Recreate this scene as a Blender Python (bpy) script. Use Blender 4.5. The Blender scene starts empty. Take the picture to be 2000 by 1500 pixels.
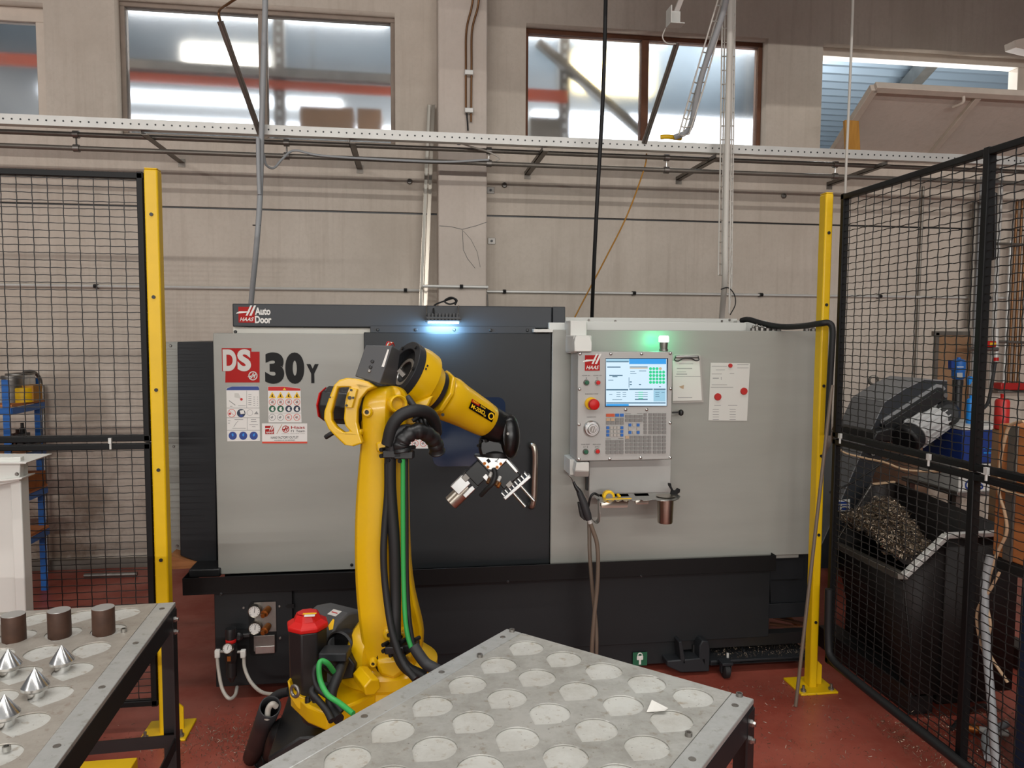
import bpy, bmesh, math, random
from mathutils import Vector, Matrix
random.seed(7)
S = bpy.context.scene
COL = S.collection
# ------------------------------------------------------------------ camera
FPX, YAW, PITCH, ROLL, CAMH = 1442.5, .1395, .0678, -.005, 1.8
FWD = Vector((math.sin(YAW)*math.cos(PITCH), math.cos(YAW)*math.cos(PITCH), -math.sin(PITCH)))
_r = Vector((math.cos(YAW), -math.sin(YAW), 0)); _d = FWD.cross(_r)
RGT = _r*math.cos(ROLL) + _d*math.sin(ROLL)
DWN = -_r*math.sin(ROLL) + _d*math.cos(ROLL)
UPV = -DWN
CAM = Vector((0, 0, CAMH))
cd = bpy.data.cameras.new('camera'); cam = bpy.data.objects.new('camera', cd); COL.objects.link(cam)
cd.sensor_fit = 'HORIZONTAL'; cd.sensor_width = 36.0; cd.lens = FPX*36/2000; cd.clip_start = .05
cam.matrix_world = Matrix(((RGT.x, UPV.x, -FWD.x, 0), (RGT.y, UPV.y, -FWD.y, 0), (RGT.z, UPV.z, -FWD.z, CAMH), (0, 0, 0, 1)))
S.camera = cam
# ------------------------------------------------------------------ view and world
S.view_settings.view_transform = 'Standard'; S.view_settings.look = 'None'
S.view_settings.gamma = 1; S.view_settings.use_curve_mapping = False
S.view_settings.exposure = -0.03
W = bpy.data.worlds.new('world'); S.world = W; W.use_nodes = True
W.node_tree.nodes['Background'].inputs[0].default_value = (.98, .98, 1., 1)
W.node_tree.nodes['Background'].inputs[1].default_value = .14
S.cycles.max_bounces = 7; S.cycles.diffuse_bounces = 3; S.cycles.glossy_bounces = 3
S.cycles.transmission_bounces = 5; S.cycles.sample_clamp_indirect = 4

# ------------------------------------------------------------------ the hall's strip lamp rows behind the camera, then added side and overhead fill lamps
# (centre x, y, z), length, power, heading of the beam (0 = toward the back wall), downward tilt from the horizontal, beam spread
LAMP_ROWS = [((-.2, -5.2, 5.3), 13.5, 360, 0, 42, 180), ((-.5, -14., 3.2), 15., 1000, 0, 8, 180), ((-5.2, -1.5, 4.9), 8., 85, -90, 45, 180), ((.3, 1.9, 5.3), 10., 68, 0, 90, 95), ((.3, -.6, 5.3), 10., 68, 0, 90, 95)]
for _c, _len, _p, _h, _t, _s in LAMP_ROWS:
    _l = bpy.data.lights.new('ceiling_lamp_light', 'AREA'); _l.shape = 'RECTANGLE'; _l.size = _len; _l.size_y = .12; _l.energy = _p; _l.spread = math.radians(_s); _l.color = (1., .97, .93)
    _o = bpy.data.objects.new('ceiling_lamp_light', _l); COL.objects.link(_o); _o.location = _c; _o.rotation_euler = (math.radians(90-_t), 0, math.radians(_h))

def at(px, py, X=None, Y=None, Z=None, d=None):
    """the point seen at pixel (px, py) of the 2000x1500 frame on a plane X, Y or Z = const, or at depth d"""
    r = RGT*((px-1000)/FPX) + DWN*((py-750)/FPX) + FWD
    if d is not None: t = d
    elif X is not None: t = X/r.x
    elif Y is not None: t = Y/r.y
    else: t = (Z-CAMH)/r.z
    return CAM + r*t

# ------------------------------------------------------------------ materials
def lin(c):
    if isinstance(c, str):
        c = [int(c[i:i+2], 16)/255 for i in (0, 2, 4)]
        c = [x/12.92 if x <= .04045 else ((x+.055)/1.055)**2.4 for x in c]
    return (c[0], c[1], c[2], 1)
MATS = {}
def mat(name, color, rough=.5, metal=0., var=.0, scale=6., spec=.5, emit=None, es=0., bump=0., bscale=60., coat=0., col2=None, stretch=None, alpha=1.):
    m = bpy.data.materials.new(name); m.use_nodes = True; MATS[name] = m
    nt = m.node_tree; b = nt.nodes['Principled BSDF']
    c = lin(color)
    b.inputs['Base Color'].default_value = c; b.inputs['Roughness'].default_value = rough; b.inputs['Metallic'].default_value = metal
    b.inputs['Specular IOR Level'].default_value = spec
    if coat: b.inputs['Coat Weight'].default_value = coat; b.inputs['Coat Roughness'].default_value = .12
    if emit is not None: b.inputs['Emission Color'].default_value = lin(emit); b.inputs['Emission Strength'].default_value = es
    if var > 0 or col2 is not None or bump > 0:
        tc = nt.nodes.new('ShaderNodeTexCoord'); mp = nt.nodes.new('ShaderNodeMapping')
        nt.links.new(tc.outputs['Object'], mp.inputs[0])
        if stretch: mp.inputs['Scale'].default_value = stretch
    if var > 0 or col2 is not None:
        n = nt.nodes.new('ShaderNodeTexNoise'); n.inputs['Scale'].default_value = scale; n.inputs['Detail'].default_value = 6; n.inputs['Roughness'].default_value = .6
        nt.links.new(mp.outputs[0], n.inputs['Vector'])
        r = nt.nodes.new('ShaderNodeValToRGB'); r.color_ramp.elements[0].position = .32; r.color_ramp.elements[1].position = .7
        d = lin(col2) if col2 is not None else tuple(x*(1-var) for x in c[:3])+(1,)
        r.color_ramp.elements[0].color = d
        r.color_ramp.elements[1].color = c if col2 is not None else tuple(min(1, x*(1+var*.6)) for x in c[:3])+(1,)
        nt.links.new(n.outputs['Fac'], r.inputs[0]); nt.links.new(r.outputs[0], b.inputs['Base Color'])
    if bump > 0:
        n2 = nt.nodes.new('ShaderNodeTexNoise'); n2.inputs['Scale'].default_value = bscale; n2.inputs['Detail'].default_value = 4
        nt.links.new(mp.outputs[0], n2.inputs['Vector'])
        bp = nt.nodes.new('ShaderNodeBump'); bp.inputs['Strength'].default_value = bump; bp.inputs['Distance'].default_value = .01
        nt.links.new(n2.outputs['Fac'], bp.inputs['Height']); nt.links.new(bp.outputs[0], b.inputs['Normal'])
    return m

def ramp_node(nt, fac, stops):
    r = nt.nodes.new('ShaderNodeValToRGB'); e = r.color_ramp.elements
    while len(e) < len(stops): e.new(.5)
    for i, (p, c) in enumerate(stops): e[i].position = p; e[i].color = lin(c) if isinstance(c, str) else (c, c, c, 1)
    nt.links.new(fac, r.inputs[0]); return r.outputs[0]
def noise_node(nt, vec, scale, detail=5, rough=.6, mapscale=None):
    if mapscale:
        mp = nt.nodes.new('ShaderNodeMapping'); mp.inputs['Scale'].default_value = mapscale; nt.links.new(vec, mp.inputs[0]); vec = mp.outputs[0]
    n = nt.nodes.new('ShaderNodeTexNoise'); n.inputs['Scale'].default_value = scale; n.inputs['Detail'].default_value = detail; n.inputs['Roughness'].default_value = rough
    nt.links.new(vec, n.inputs['Vector']); return n.outputs['Fac']
def mix_node(nt, fac, a, b, mode='MIX'):
    m = nt.nodes.new('ShaderNodeMix'); m.data_type = 'RGBA'; m.blend_type = mode
    if isinstance(fac, float): m.inputs[0].default_value = fac
    else: nt.links.new(fac, m.inputs[0])
    for s, v in ((6, a), (7, b)):
        if isinstance(v, str): m.inputs[s].default_value = lin(v)
        else: nt.links.new(v, m.inputs[s])
    return m.outputs[2]

def concrete(name, base, dark, streak, rough=.85, stain=True):
    m = bpy.data.materials.new(name); m.use_nodes = True; MATS[name] = m
    nt = m.node_tree; b = nt.nodes['Principled BSDF']; tc = nt.nodes.new('ShaderNodeTexCoord').outputs['Object']
    f1 = noise_node(nt, tc, 1.1, 6, .65); f2 = noise_node(nt, tc, 3.0, 5, .6, (7, 7, .35)); f3 = noise_node(nt, tc, 40, 4, .6)
    c = mix_node(nt, ramp_node(nt, f1, [(.35, 0.), (.7, .55)]), base, dark)
    c = mix_node(nt, ramp_node(nt, f2, [(.5, 0.), (.78, .5)]), c, streak)
    c = mix_node(nt, ramp_node(nt, f3, [(.3, .18), (.55, 0.)]), c, dark)
    if stain:
        sx = nt.nodes.new('ShaderNodeSeparateXYZ'); nt.links.new(tc, sx.inputs[0])
        f4 = noise_node(nt, tc, 2.2, 7, .7)
        mr = nt.nodes.new('ShaderNodeMapRange'); nt.links.new(sx.outputs['Z'], mr.inputs[0]); mr.inputs[1].default_value = 1.9; mr.inputs[2].default_value = .3
        mu = nt.nodes.new('ShaderNodeMath'); mu.operation = 'MULTIPLY'; nt.links.new(mr.outputs[0], mu.inputs[0])
        nt.links.new(ramp_node(nt, f4, [(.44, 0.), (.60, .75)]), mu.inputs[1])
        c = mix_node(nt, mu.outputs[0], c, '7d6a58')
    nt.links.new(c, b.inputs['Base Color']); b.inputs['Roughness'].default_value = rough; b.inputs['Specular IOR Level'].default_value = .25
    bp = nt.nodes.new('ShaderNodeBump'); bp.inputs['Strength'].default_value = .15; bp.inputs['Distance'].default_value = .01
    nt.links.new(f3, bp.inputs['Height']); nt.links.new(bp.outputs[0], b.inputs['Normal'])
    return m
concrete('concrete', 'd3c8bb', 'b2a698', 'b3a698')
concrete('concrete_column', 'd6cabf', 'bdb1a5', 'c3b7aa', stain=False)
def floor_mat():
    m = bpy.data.materials.new('red_floor'); m.use_nodes = True; MATS['red_floor'] = m
    nt = m.node_tree; b = nt.nodes['Principled BSDF']; tc = nt.nodes.new('ShaderNodeTexCoord').outputs['Object']
    f1 = noise_node(nt, tc, 2.3, 6, .62); f2 = noise_node(nt, tc, 5.5, 6, .7, (1, 1.8, 1)); f3 = noise_node(nt, tc, 70, 3, .6); f4 = noise_node(nt, tc, .9, 4, .5)
    c = mix_node(nt, ramp_node(nt, f1, [(.4, 0.), (.62, 1.)]), '9d5244', '8a3c2e')
    c = mix_node(nt, ramp_node(nt, f2, [(.55, 0.), (.74, .6)]), c, 'a66051')
    c = mix_node(nt, ramp_node(nt, f4, [(.56, 0.), (.72, .5)]), c, '54211a')
    c = mix_node(nt, ramp_node(nt, f3, [(.66, 0.), (.72, .45)]), c, '3a221c')
    nt.links.new(c, b.inputs['Base Color'])
    nt.links.new(ramp_node(nt, f1, [(.35, .28), (.65, .5)]), b.inputs['Roughness'])
    return m
floor_mat()
def plate_mat(name, base, dark, spots, rough=.42, metal=.35):
    m = bpy.data.materials.new(name); m.use_nodes = True; MATS[name] = m
    nt = m.node_tree; b = nt.nodes['Principled BSDF']; tc = nt.nodes.new('ShaderNodeTexCoord').outputs['Object']
    f1 = noise_node(nt, tc, 6, 7, .7); f2 = noise_node(nt, tc, 38, 5, .65); f3 = noise_node(nt, tc, 120, 2, .5); f4 = noise_node(nt, tc, 16, 6, .7, (1, 6, 1))
    c = mix_node(nt, ramp_node(nt, f1, [(.4, 0.), (.66, 1.)]), base, dark)
    c = mix_node(nt, ramp_node(nt, f4, [(.58, 0.), (.75, .6)]), c, dark)
    c = mix_node(nt, ramp_node(nt, f2, [(.57, 0.), (.7, .75)]), c, spots)
    c = mix_node(nt, ramp_node(nt, f3, [(.7, 0.), (.76, .6)]), c, '4a4238')
    nt.links.new(c, b.inputs['Base Color']); b.inputs['Metallic'].default_value = metal
    nt.links.new(ramp_node(nt, f1, [(.3, rough-.08), (.7, rough+.16)]), b.inputs['Roughness'])
    return m
plate_mat('worn_plate', 'afaea9', '918f88', '857c6b')
plate_mat('pocket_floor', 'c9c9c4', 'b3b1aa', '988a76', .4, .3)
plate_mat('side_strip', 'b5b6b4', 'a3a4a1', '8d8a80', .38, .45)
plate_mat('plate_left', 'aaa49b', '958d83', '8b7d6e', .42, .4)

mat('pendant_grey', 'acaba7', .4)
mat('motor_aluminium', 'd6d6d4', .35, .3)
mat('light_grey_paint', '9a9a93', .38, var=.05, scale=2.5, spec=.4, stretch=(.5, 1, 4))
mat('white_paint', 'cfcfc9', .4)
mat('cream_paint', 'd6d2c7', .45, var=.05, scale=9)
mat('charcoal_paint', '222527', .42, spec=.3, var=.10, scale=3)
mat('dark_grey_paint', '25272a', .45, spec=.3, var=.06, scale=4)
mat('beam_grey', '313438', .42, spec=.35, var=.06, scale=4)
mat('skirt_grey', '1d1f21', .5, spec=.3, var=.08, scale=3)
mat('black_paint', '0a0a0b', .5, spec=.3)
mat('wrist_black', '0a0a0b', .3)
mat('black_plastic', '141415', .45)
mat('black_satin', '1c1c1d', .4, var=.15, scale=14)
mat('black_rubber', '161617', .6)
mat('grey_rubber', '2c2d2f', .55)
mat('cover_grey', '4c4d4f', .5)
mat('wire_black', '191716', .5)
mat('conveyor_grey', '858687', .5, var=.06)
mat('robot_yellow', 'd6a902', .33, coat=.25, var=.03, scale=5)
mat('post_yellow', 'e2b806', .4, var=.06, scale=7)
mat('steel', 'b9b8b4', .28, 1., var=.08, scale=20)
mat('dull_steel', '8b8782', .45, .9, var=.2, scale=9)
mat('brushed_steel', 'b6aea2', .3, 1.)
mat('aluminium', 'd2d2d0', .3, 1., var=.05, scale=20)
mat('turned_aluminium', 'dddddc', .22, 1.)
mat('galvanised', 'd3d2cd', .42, .25, var=.07, scale=8)
mat('pipe_grey', '7a746c', .45, .55, var=.2, scale=6)
mat('rusty_stock', '5c4235', .55, .4, col2='443027', scale=14)
mat('stock_end', 'c2c2c0', .35, .7)
mat('rust_beam', 'a65f1e', .8, col2='7c4312', scale=12)
mat('red_paint', 'b3231f', .4)
mat('red_plastic', 'bf1b19', .4, spec=.3)
mat('red_decal', 'a51512', .5, spec=.2)
mat('white_decal', 'dcdad5', .45)
mat('silver_decal', 'c4c2bc', .4)
mat('grey_print', '8d8d8c', .6)
mat('black_decal', '070707', .45, spec=.2)
mat('blue_decal', '1b3a86', .45)
mat('green_decal', '16583c', .5)
mat('yellow_decal', 'e8b90c', .45)
mat('brass', 'a3632d', .35, .8)
mat('copper_pipe', '7d5a3c', .4, .7)
mat('blue_paint', '1d62b0', .45)
mat('blue_bright', '2185d8', .4)
mat('deep_blue', '15367f', .45)
mat('navy', '1c2c44', .55, var=.15)
mat('green_hose', '2f9c4b', .5)
mat('clear_tube', 'b9b4aa', .35)
mat('white_conduit', 'd8d4cb', .5)
mat('grey_hose', 'a4a7a9', .5)
mat('wood', 'b57a4a', .7, col2='9a6238', scale=5, stretch=(1, 6, 6))
mat('crate_wood', 'c98148', .7, col2='b06c3c', scale=4, stretch=(1, 1, 8))
mat('dark_wood', '6e4128', .8, col2='54301d', scale=9)
mat('plywood_yellow', 'bf8a36', .7, col2='a87428', scale=6, stretch=(6, 1, 1))
mat('cardboard', '9a7758', .85, var=.12, scale=7)
mat('drum_brown', '876a54', .8, var=.1, scale=7)
mat('paper', 'd9d7d1', .8)
mat('old_paper', 'cfcec8', .8)
mat('window_frame_white', 'cfc2b4', .6, var=.08, scale=8)
mat('window_frame_brown', '94867a', .7, var=.15, scale=8)
mat('window_frame_rust', '6d4630', .75, var=.2, scale=8)
mat('beige_cable', 'c5a583', .6)
mat('brown_hose', '6b5d50', .5)
mat('orange_red_print', 'd2462f', .6)
mat('chip_metal', 'c0b09a', .32, .7, col2='5a4534', scale=30)
mat('floor_chip', '9a8c7c', .4, .6, col2='3a2e26', scale=30)
mat('rusty_iron', '4a2e22', .75, .3, col2='2d211c', scale=6)
mat('bin_black', '100f0f', .6, 0., col2='1d1411', scale=5)
mat('rack_orange', 'c0502a', .5)
mat('warehouse_white', 'c9ced3', .6)
mat('roof_sheet', 'a9b8c4', .35, .4)
mat('lamp_glow', 'ffffff', .5, emit='fffaf0', es=11.)
mat('lamp_glow_warm', 'ffffff', .5, emit='ffe9ae', es=8.)
mat('added_glow_cool', 'ffffff', .5, emit='e8f2ff', es=3.)
mat('screen_glow', '101010', .3, emit='cfe8f8', es=1.05)
mat('screen_blue', '101010', .3, emit='1e9be8', es=1.)
mat('screen_mid', '101010', .3, emit='9fcfe6', es=.95)
mat('screen_dark', '101010', .3, emit='4f86a6', es=.6)
mat('screen_green', '101010', .3, emit='16d18c', es=1.)
mat('screen_tan', '101010', .3, emit='e6c9a0', es=.75)
mat('beacon_glow', 'ffffff', .3, emit='eafff2', es=5.)
mat('led_glow', 'ffffff', .3, emit='e6f3ff', es=12.)
mat('door_glass', '16263f', .12, spec=.6)
mat('key_grey', '7d7b78', .5)
mat('key_light', 'aaa69f', .5)
mat('key_tan', 'b59a7c', .5)
def frosted():
    m = bpy.data.materials.new('frosted_glass'); m.use_nodes = True; MATS['frosted_glass'] = m
    b = m.node_tree.nodes['Principled BSDF']
    b.inputs['Base Color'].default_value = (.97, .97, .97, 1); b.inputs['Roughness'].default_value = .2
    b.inputs['Transmission Weight'].default_value = 1.; b.inputs['IOR'].default_value = 1.35
frosted()

# ------------------------------------------------------------------ object helpers
def tag(o, label=None, cat=None, group=None, kind=None):
    if label: o['label'] = label
    if cat: o['category'] = cat
    if group: o['group'] = group
    if kind: o['kind'] = kind
    return o
WMAT = {}
def _depth(o):
    n = 0
    while o.parent is not None: o = o.parent; n += 1
    return n
def _parent(o, parent, M=None):
    """parent o so that its own basis matrix stays its world matrix; never deeper than thing > part > sub-part"""
    WMAT[o.name] = M if M is not None else Matrix.Identity(4)
    if parent is not None:
        while _depth(parent) >= 2: parent = parent.parent
        o.parent = parent; o.matrix_parent_inverse = WMAT[parent.name].inverted()
def empty(name, loc, label=None, cat=None, group=None, kind=None, parent=None):
    o = bpy.data.objects.new(name, None); o.location = loc; o.empty_display_size = .1
    COL.objects.link(o); _parent(o, parent, Matrix.Translation(loc)); return tag(o, label, cat, group, kind)
class MB:
    def __init__(s): s.v = []; s.f = []
    def add(s, vs, fs):
        n = len(s.v); s.v += [tuple(p) for p in vs]; s.f += [tuple(i+n for i in f) for f in fs]; return s
    def hexa(s, p):   # p: 8 corners, bottom ring 0-3 then top ring 4-7
        return s.add(p, [(3, 2, 1, 0), (4, 5, 6, 7), (0, 1, 5, 4), (1, 2, 6, 5), (2, 3, 7, 6), (3, 0, 4, 7)])
    def box(s, lo, hi):
        (a, b, c), (d, e, f) = lo, hi
        a, d = min(a, d), max(a, d); b, e = min(b, e), max(b, e); c, f = min(c, f), max(c, f)
        return s.hexa([(a, b, c), (d, b, c), (d, e, c), (a, e, c), (a, b, f), (d, b, f), (d, e, f), (a, e, f)])
    def obox(s, c, ax, ay, az):   # centre and half-axis vectors
        c = Vector(c); q = []
        for k in (-1, 1):
            for i, j in ((-1, -1), (1, -1), (1, 1), (-1, 1)): q.append(c+ax*i+ay*j+az*k)
        return s.hexa(q)
    def bar(s, a, b, w, h, up=(0, 0, 1)):
        a, b = Vector(a), Vector(b); d = (b-a); L = d.length; d.normalize(); u = Vector(up)
        x = d.cross(u)
        if x.length < 1e-4: x = d.cross(Vector((0, 1, 0)))
        x.normalize(); u = x.cross(d)
        return s.obox((a+b)/2, x*w/2, u*h/2, d*L/2) if False else s.obox((a+b)/2, d*L/2, -x*w/2, u*h/2)
    def prism(s, pts, ext):
        pts = [Vector(p) for p in pts]; e = Vector(ext); n = len(pts)
        return s.add(pts+[p+e for p in pts], [tuple(range(n))[::-1], tuple(range(n, 2*n))]+[(i, (i+1) % n, (i+1) % n+n, i+n) for i in range(n)])
    def loft(s, rings, caps=True, closed=False):
        n = len(rings[0]); vs = [p for r in rings for p in r]; fs = []
        m = len(rings)
        for k in range(m if closed else m-1):
            a, b = k*n, ((k+1) % m)*n
            for i in range(n): j = (i+1) % n; fs.append((a+i, a+j, b+j, b+i))
        if caps and not closed: fs += [tuple(range(n))[::-1], tuple(range((m-1)*n, m*n))]
        return s.add(vs, fs)
    def tube(s, pts, r, n=8, caps=True, closed=False):
        pts = [Vector(p) for p in pts]; m = len(pts)
        rs = r if isinstance(r, (list, tuple)) else [r]*m
        T = []
        for i in range(m):
            a = pts[(i-1) % m] if (closed or i > 0) else pts[i]; b = pts[(i+1) % m] if (closed or i < m-1) else pts[i]
            t = b-a; T.append(t.normalized() if t.length > 1e-9 else Vector((0, 0, 1)))
        u = T[0].orthogonal().normalized(); rings = []
        for i in range(m):
            u = (u - T[i]*u.dot(T[i])); u = u.normalized() if u.length > 1e-6 else T[i].orthogonal().normalized()
            w = T[i].cross(u)
            rings.append([pts[i]+(u*math.cos(2*math.pi*k/n)+w*math.sin(2*math.pi*k/n))*rs[i] for k in range(n)])
        return s.loft(rings, caps, closed)
    def cyl(s, a, b, r, n=20, r2=None): return s.tube([a, b], [r, r if r2 is None else r2], n)
    def lathe(s, o, axis, prof, n=24):   # prof: (radius, distance along axis)
        o, ax = Vector(o), Vector(axis).normalized(); u = ax.orthogonal().normalized(); w = ax.cross(u)
        return s.loft([[o+ax*h+(u*math.cos(2*math.pi*k/n)+w*math.sin(2*math.pi*k/n))*max(r, 1e-5) for k in range(n)] for r, h in prof])
    def torus(s, c, ax, R, r, n=24, m=8):
        c, ax = Vector(c), Vector(ax).normalized(); u = ax.orthogonal().normalized(); w = ax.cross(u)
        return s.tube([c+(u*math.cos(2*math.pi*k/n)+w*math.sin(2*math.pi*k/n))*R for k in range(n)], r, m, closed=True)
    def mesh(s, name, material, smooth=32):
        me = bpy.data.meshes.new(name); me.from_pydata(s.v, [], s.f)
        bm = bmesh.new(); bm.from_mesh(me); bmesh.ops.recalc_face_normals(bm, faces=bm.faces); bm.to_mesh(me); bm.free()
        me.materials.append(MATS[material])
        if smooth: me.shade_smooth(); me.set_sharp_from_angle(angle=math.radians(smooth))
        return me
    def build(s, name, material, parent=None, bevel=0., seg=2, smooth=32, **kw):
        o = bpy.data.objects.new(name, s.mesh(name, material, smooth)); COL.objects.link(o); _parent(o, parent)
        if bevel:
            md = o.modifiers.new('bevel', 'BEVEL'); md.width = bevel; md.segments = seg; md.limit_method = 'ANGLE'; md.angle_limit = math.radians(35)
        return tag(o, **kw)
def inst(me, name, M, parent=None, **kw):
    o = bpy.data.objects.new(name, me); COL.objects.link(o); _parent(o, parent, M.copy()); o.matrix_basis = M; return tag(o, **kw)
def frame(o, ux, uy, uz):
    return Matrix(((ux[0], uy[0], uz[0], o[0]), (ux[1], uy[1], uz[1], o[1]), (ux[2], uy[2], uz[2], o[2]), (0, 0, 0, 1)))
def spline(pts, k=8):
    """Catmull-Rom through the points"""
    pts = [Vector(p) for p in pts]; q = [pts[0]*2-pts[1]]+pts+[pts[-1]*2-pts[-2]]; out = []
    for i in range(1, len(q)-2):
        for j in range(k):
            t = j/k; a, b, c, d = q[i-1], q[i], q[i+1], q[i+2]
            out.append(.5*((2*b)+(c-a)*t+(2*a-5*b+4*c-d)*t*t+(3*b-a-3*c+d)*t**3))
    return out+[pts[-1]]
def box(name, lo, hi, m, parent=None, bevel=0., **kw): return MB().box(lo, hi).build(name, m, parent, bevel, **kw)
def rect(name, x0, y0, x1, y1, Y, depth, m, parent=None, bevel=0., **kw):
    """box whose front face lies on the plane Y and covers the pixel rectangle"""
    ym, xm = (y0+y1)/2, (x0+x1)/2
    return box(name, (at(x0, ym, Y=Y).x, Y, at(xm, y1, Y=Y).z), (at(x1, ym, Y=Y).x, Y+depth, at(xm, y0, Y=Y).z), m, parent, bevel, **kw)
def plate(name, pix, Y, t, m, parent=None, bevel=0., **kw):
    return MB().prism([at(x, y, Y=Y) for x, y in pix], (0, t, 0)).build(name, m, parent, bevel, **kw)
def tube(name, pts, r, m, parent=None, k=8, n=8, smooth=True, **kw):
    return MB().tube(spline(pts, k) if smooth else pts, r, n).build(name, m, parent, smooth=60, **kw)
def curve_plate(loops, t, name='plate'):
    """mesh (in XY, thickness t down from z=0) from 2D loops; inner loops become holes"""
    cu = bpy.data.curves.new(name, 'CURVE'); cu.dimensions = '2D'; cu.fill_mode = 'BOTH'; cu.extrude = t/2
    for lp in loops:
        sp = cu.splines.new('POLY'); sp.points.add(len(lp)-1); sp.use_cyclic_u = True
        for i, p in enumerate(lp): sp.points[i].co = (p[0], p[1], 0, 1)
    o = bpy.data.objects.new(name, cu); COL.objects.link(o)
    dg = bpy.context.evaluated_depsgraph_get(); me = bpy.data.meshes.new_from_object(o.evaluated_get(dg))
    bpy.data.objects.remove(o); bpy.data.curves.remove(cu)
    me.transform(Matrix.Translation((0, 0, -t/2)))
    bm = bmesh.new(); bm.from_mesh(me); bmesh.ops.remove_doubles(bm, verts=bm.verts, dist=1e-6); bm.to_mesh(me); bm.free()
    return me
def holes(name, loops, t, M, m, parent=None, **kw):
    me = curve_plate(loops, t, name); me.materials.clear(); me.materials.append(MATS[m]); me.transform(M); return inst(me, name, Matrix.Identity(4), parent, **kw)
def circ(c, r, n=24): return [(c[0]+r*math.cos(2*math.pi*k/n), c[1]+r*math.sin(2*math.pi*k/n)) for k in range(n)]
def rrect(x0, y0, x1, y1, r, n=5):
    out = []
    for cx, cy, a in ((x1-r, y1-r, 0), (x0+r, y1-r, 90), (x0+r, y0+r, 180), (x1-r, y0+r, 270)):
        for k in range(n+1): t = math.radians(a+90*k/n); out.append((cx+r*math.cos(t), cy+r*math.sin(t)))
    return out
XZ = lambda o: frame(o, (1, 0, 0), (0, 0, 1), (0, -1, 0))    # local XY -> world XZ, local +Z toward the camera side
TXT = {}
def text(body, origin, h, m, parent, width=None, bold=0., M=None, shear=0., ext=.0004, name='lettering', align='LEFT', spacing=1.):
    """flat lettering of cap height h at a world origin (left end of the base line), fitted to width"""
    cu = bpy.data.curves.new(name, 'FONT'); cu.body = body; cu.size = 1; cu.extrude = 0; cu.shear = shear; cu.resolution_u = 6; cu.space_line = .8*spacing; cu.align_x = align
    if bold: cu.offset = bold
    o = bpy.data.objects.new(name, cu); COL.objects.link(o)
    dg = bpy.context.evaluated_depsgraph_get(); me = bpy.data.meshes.new_from_object(o.evaluated_get(dg))
    bpy.data.objects.remove(o); bpy.data.curves.remove(cu)
    xs = [v.co.x for v in me.vertices]; x0, x1 = min(xs), max(xs)
    sy = h/.73; sx = width/(x1-x0) if width else sy
    off = x0 if align == 'LEFT' else (x0+x1)/2
    for v in me.vertices: v.co = ((v.co.x-off)*sx, v.co.y*sy, ext)
    me.materials.clear(); me.materials.append(MATS[m])
    return inst(me, name, (M if M is not None else XZ(origin)), parent)
# ================================================================== the room
WY = 5.94
box('floor', (-7, -4, -.1), (8, WY, 0), 'red_floor', label='red painted concrete floor with wear and metal chips', kind='structure')
wall = empty('wall_back', (0, WY, 0), label='beige concrete back wall with joint and window openings', kind='structure')
ZJ = at(950, 421, Y=WY).z
def xz(px, py, Y): p = at(px, py, Y=Y); return p.x, p.z
GY = WY+.13
# window openings (world X range, Z range)
def opening(xl, xr, yt, yb):
    ym, xm = (yt+yb)/2, (xl+xr)/2
    return at(xl, ym, Y=GY).x, at(xr, ym, Y=GY).x, at(xm, yb, Y=GY).z, at(xm, yt, Y=GY).z
WIN = [opening(-420, 104, 5, 246), opening(240, 772, 22, 280), opening(1022, 1484, 72, 304), opening(1588, 1996, 108, 312)]
box('wall_panel', (-7, WY, 0), (8, WY+.2, ZJ-.008), 'concrete', wall)
lo = [(-7, ZJ+.008), (8, ZJ+.008), (8, 6.2), (-7, 6.2)]
holes('wall_panel', [lo]+[[(a, c), (b, c), (b, d), (a, d)] for a, b, c, d in WIN], .2, XZ((0, WY, 0)), 'concrete', wall)
box('joint_backing', (-7, WY+.02, ZJ-.02), (8, WY+.18, ZJ+.02), 'black_satin', wall)
box('baseboard_back', (-7, WY-.04, 0), (-.6, WY, .07), 'pipe_grey', kind='structure', label='dark grimy concrete plinth along the foot of the back wall')
# column
col = empty('column', (.4, 5.7, 0), label='pale concrete column standing against the back wall', kind='structure')
cx0, cx1 = at(856, 300, Y=5.64).x, at(951.5, 300, Y=5.64).x
MB().box((cx0, 5.64, 0), (cx1, WY, 4.42)).build('shaft', 'concrete_column', col, .012)
MB().box((cx0-.01, 5.60, 4.43), (cx1+.01, WY, 6.2)).build('corbel', 'concrete_column', col, .01)
def crack(pix, w=.0035, Y=5.6385):
    b = MB()
    for (a, c) in zip(pix[:-1], pix[1:]): b.bar(at(*a, Y=Y), at(*c, Y=Y), w, .002, (0, -1, 0))
    return b
crack([(858, 441), (882, 443), (903, 448), (930, 441), (950, 434)]).build('crack', 'black_satin', col)
crack([(903, 449), (904, 470), (905, 488), (913, 505), (928, 524)], .003).build('crack', 'black_satin', col)
crack([(905, 451), (920, 468), (932, 492), (938, 522)], .002).build('crack', 'black_satin', col)
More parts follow.
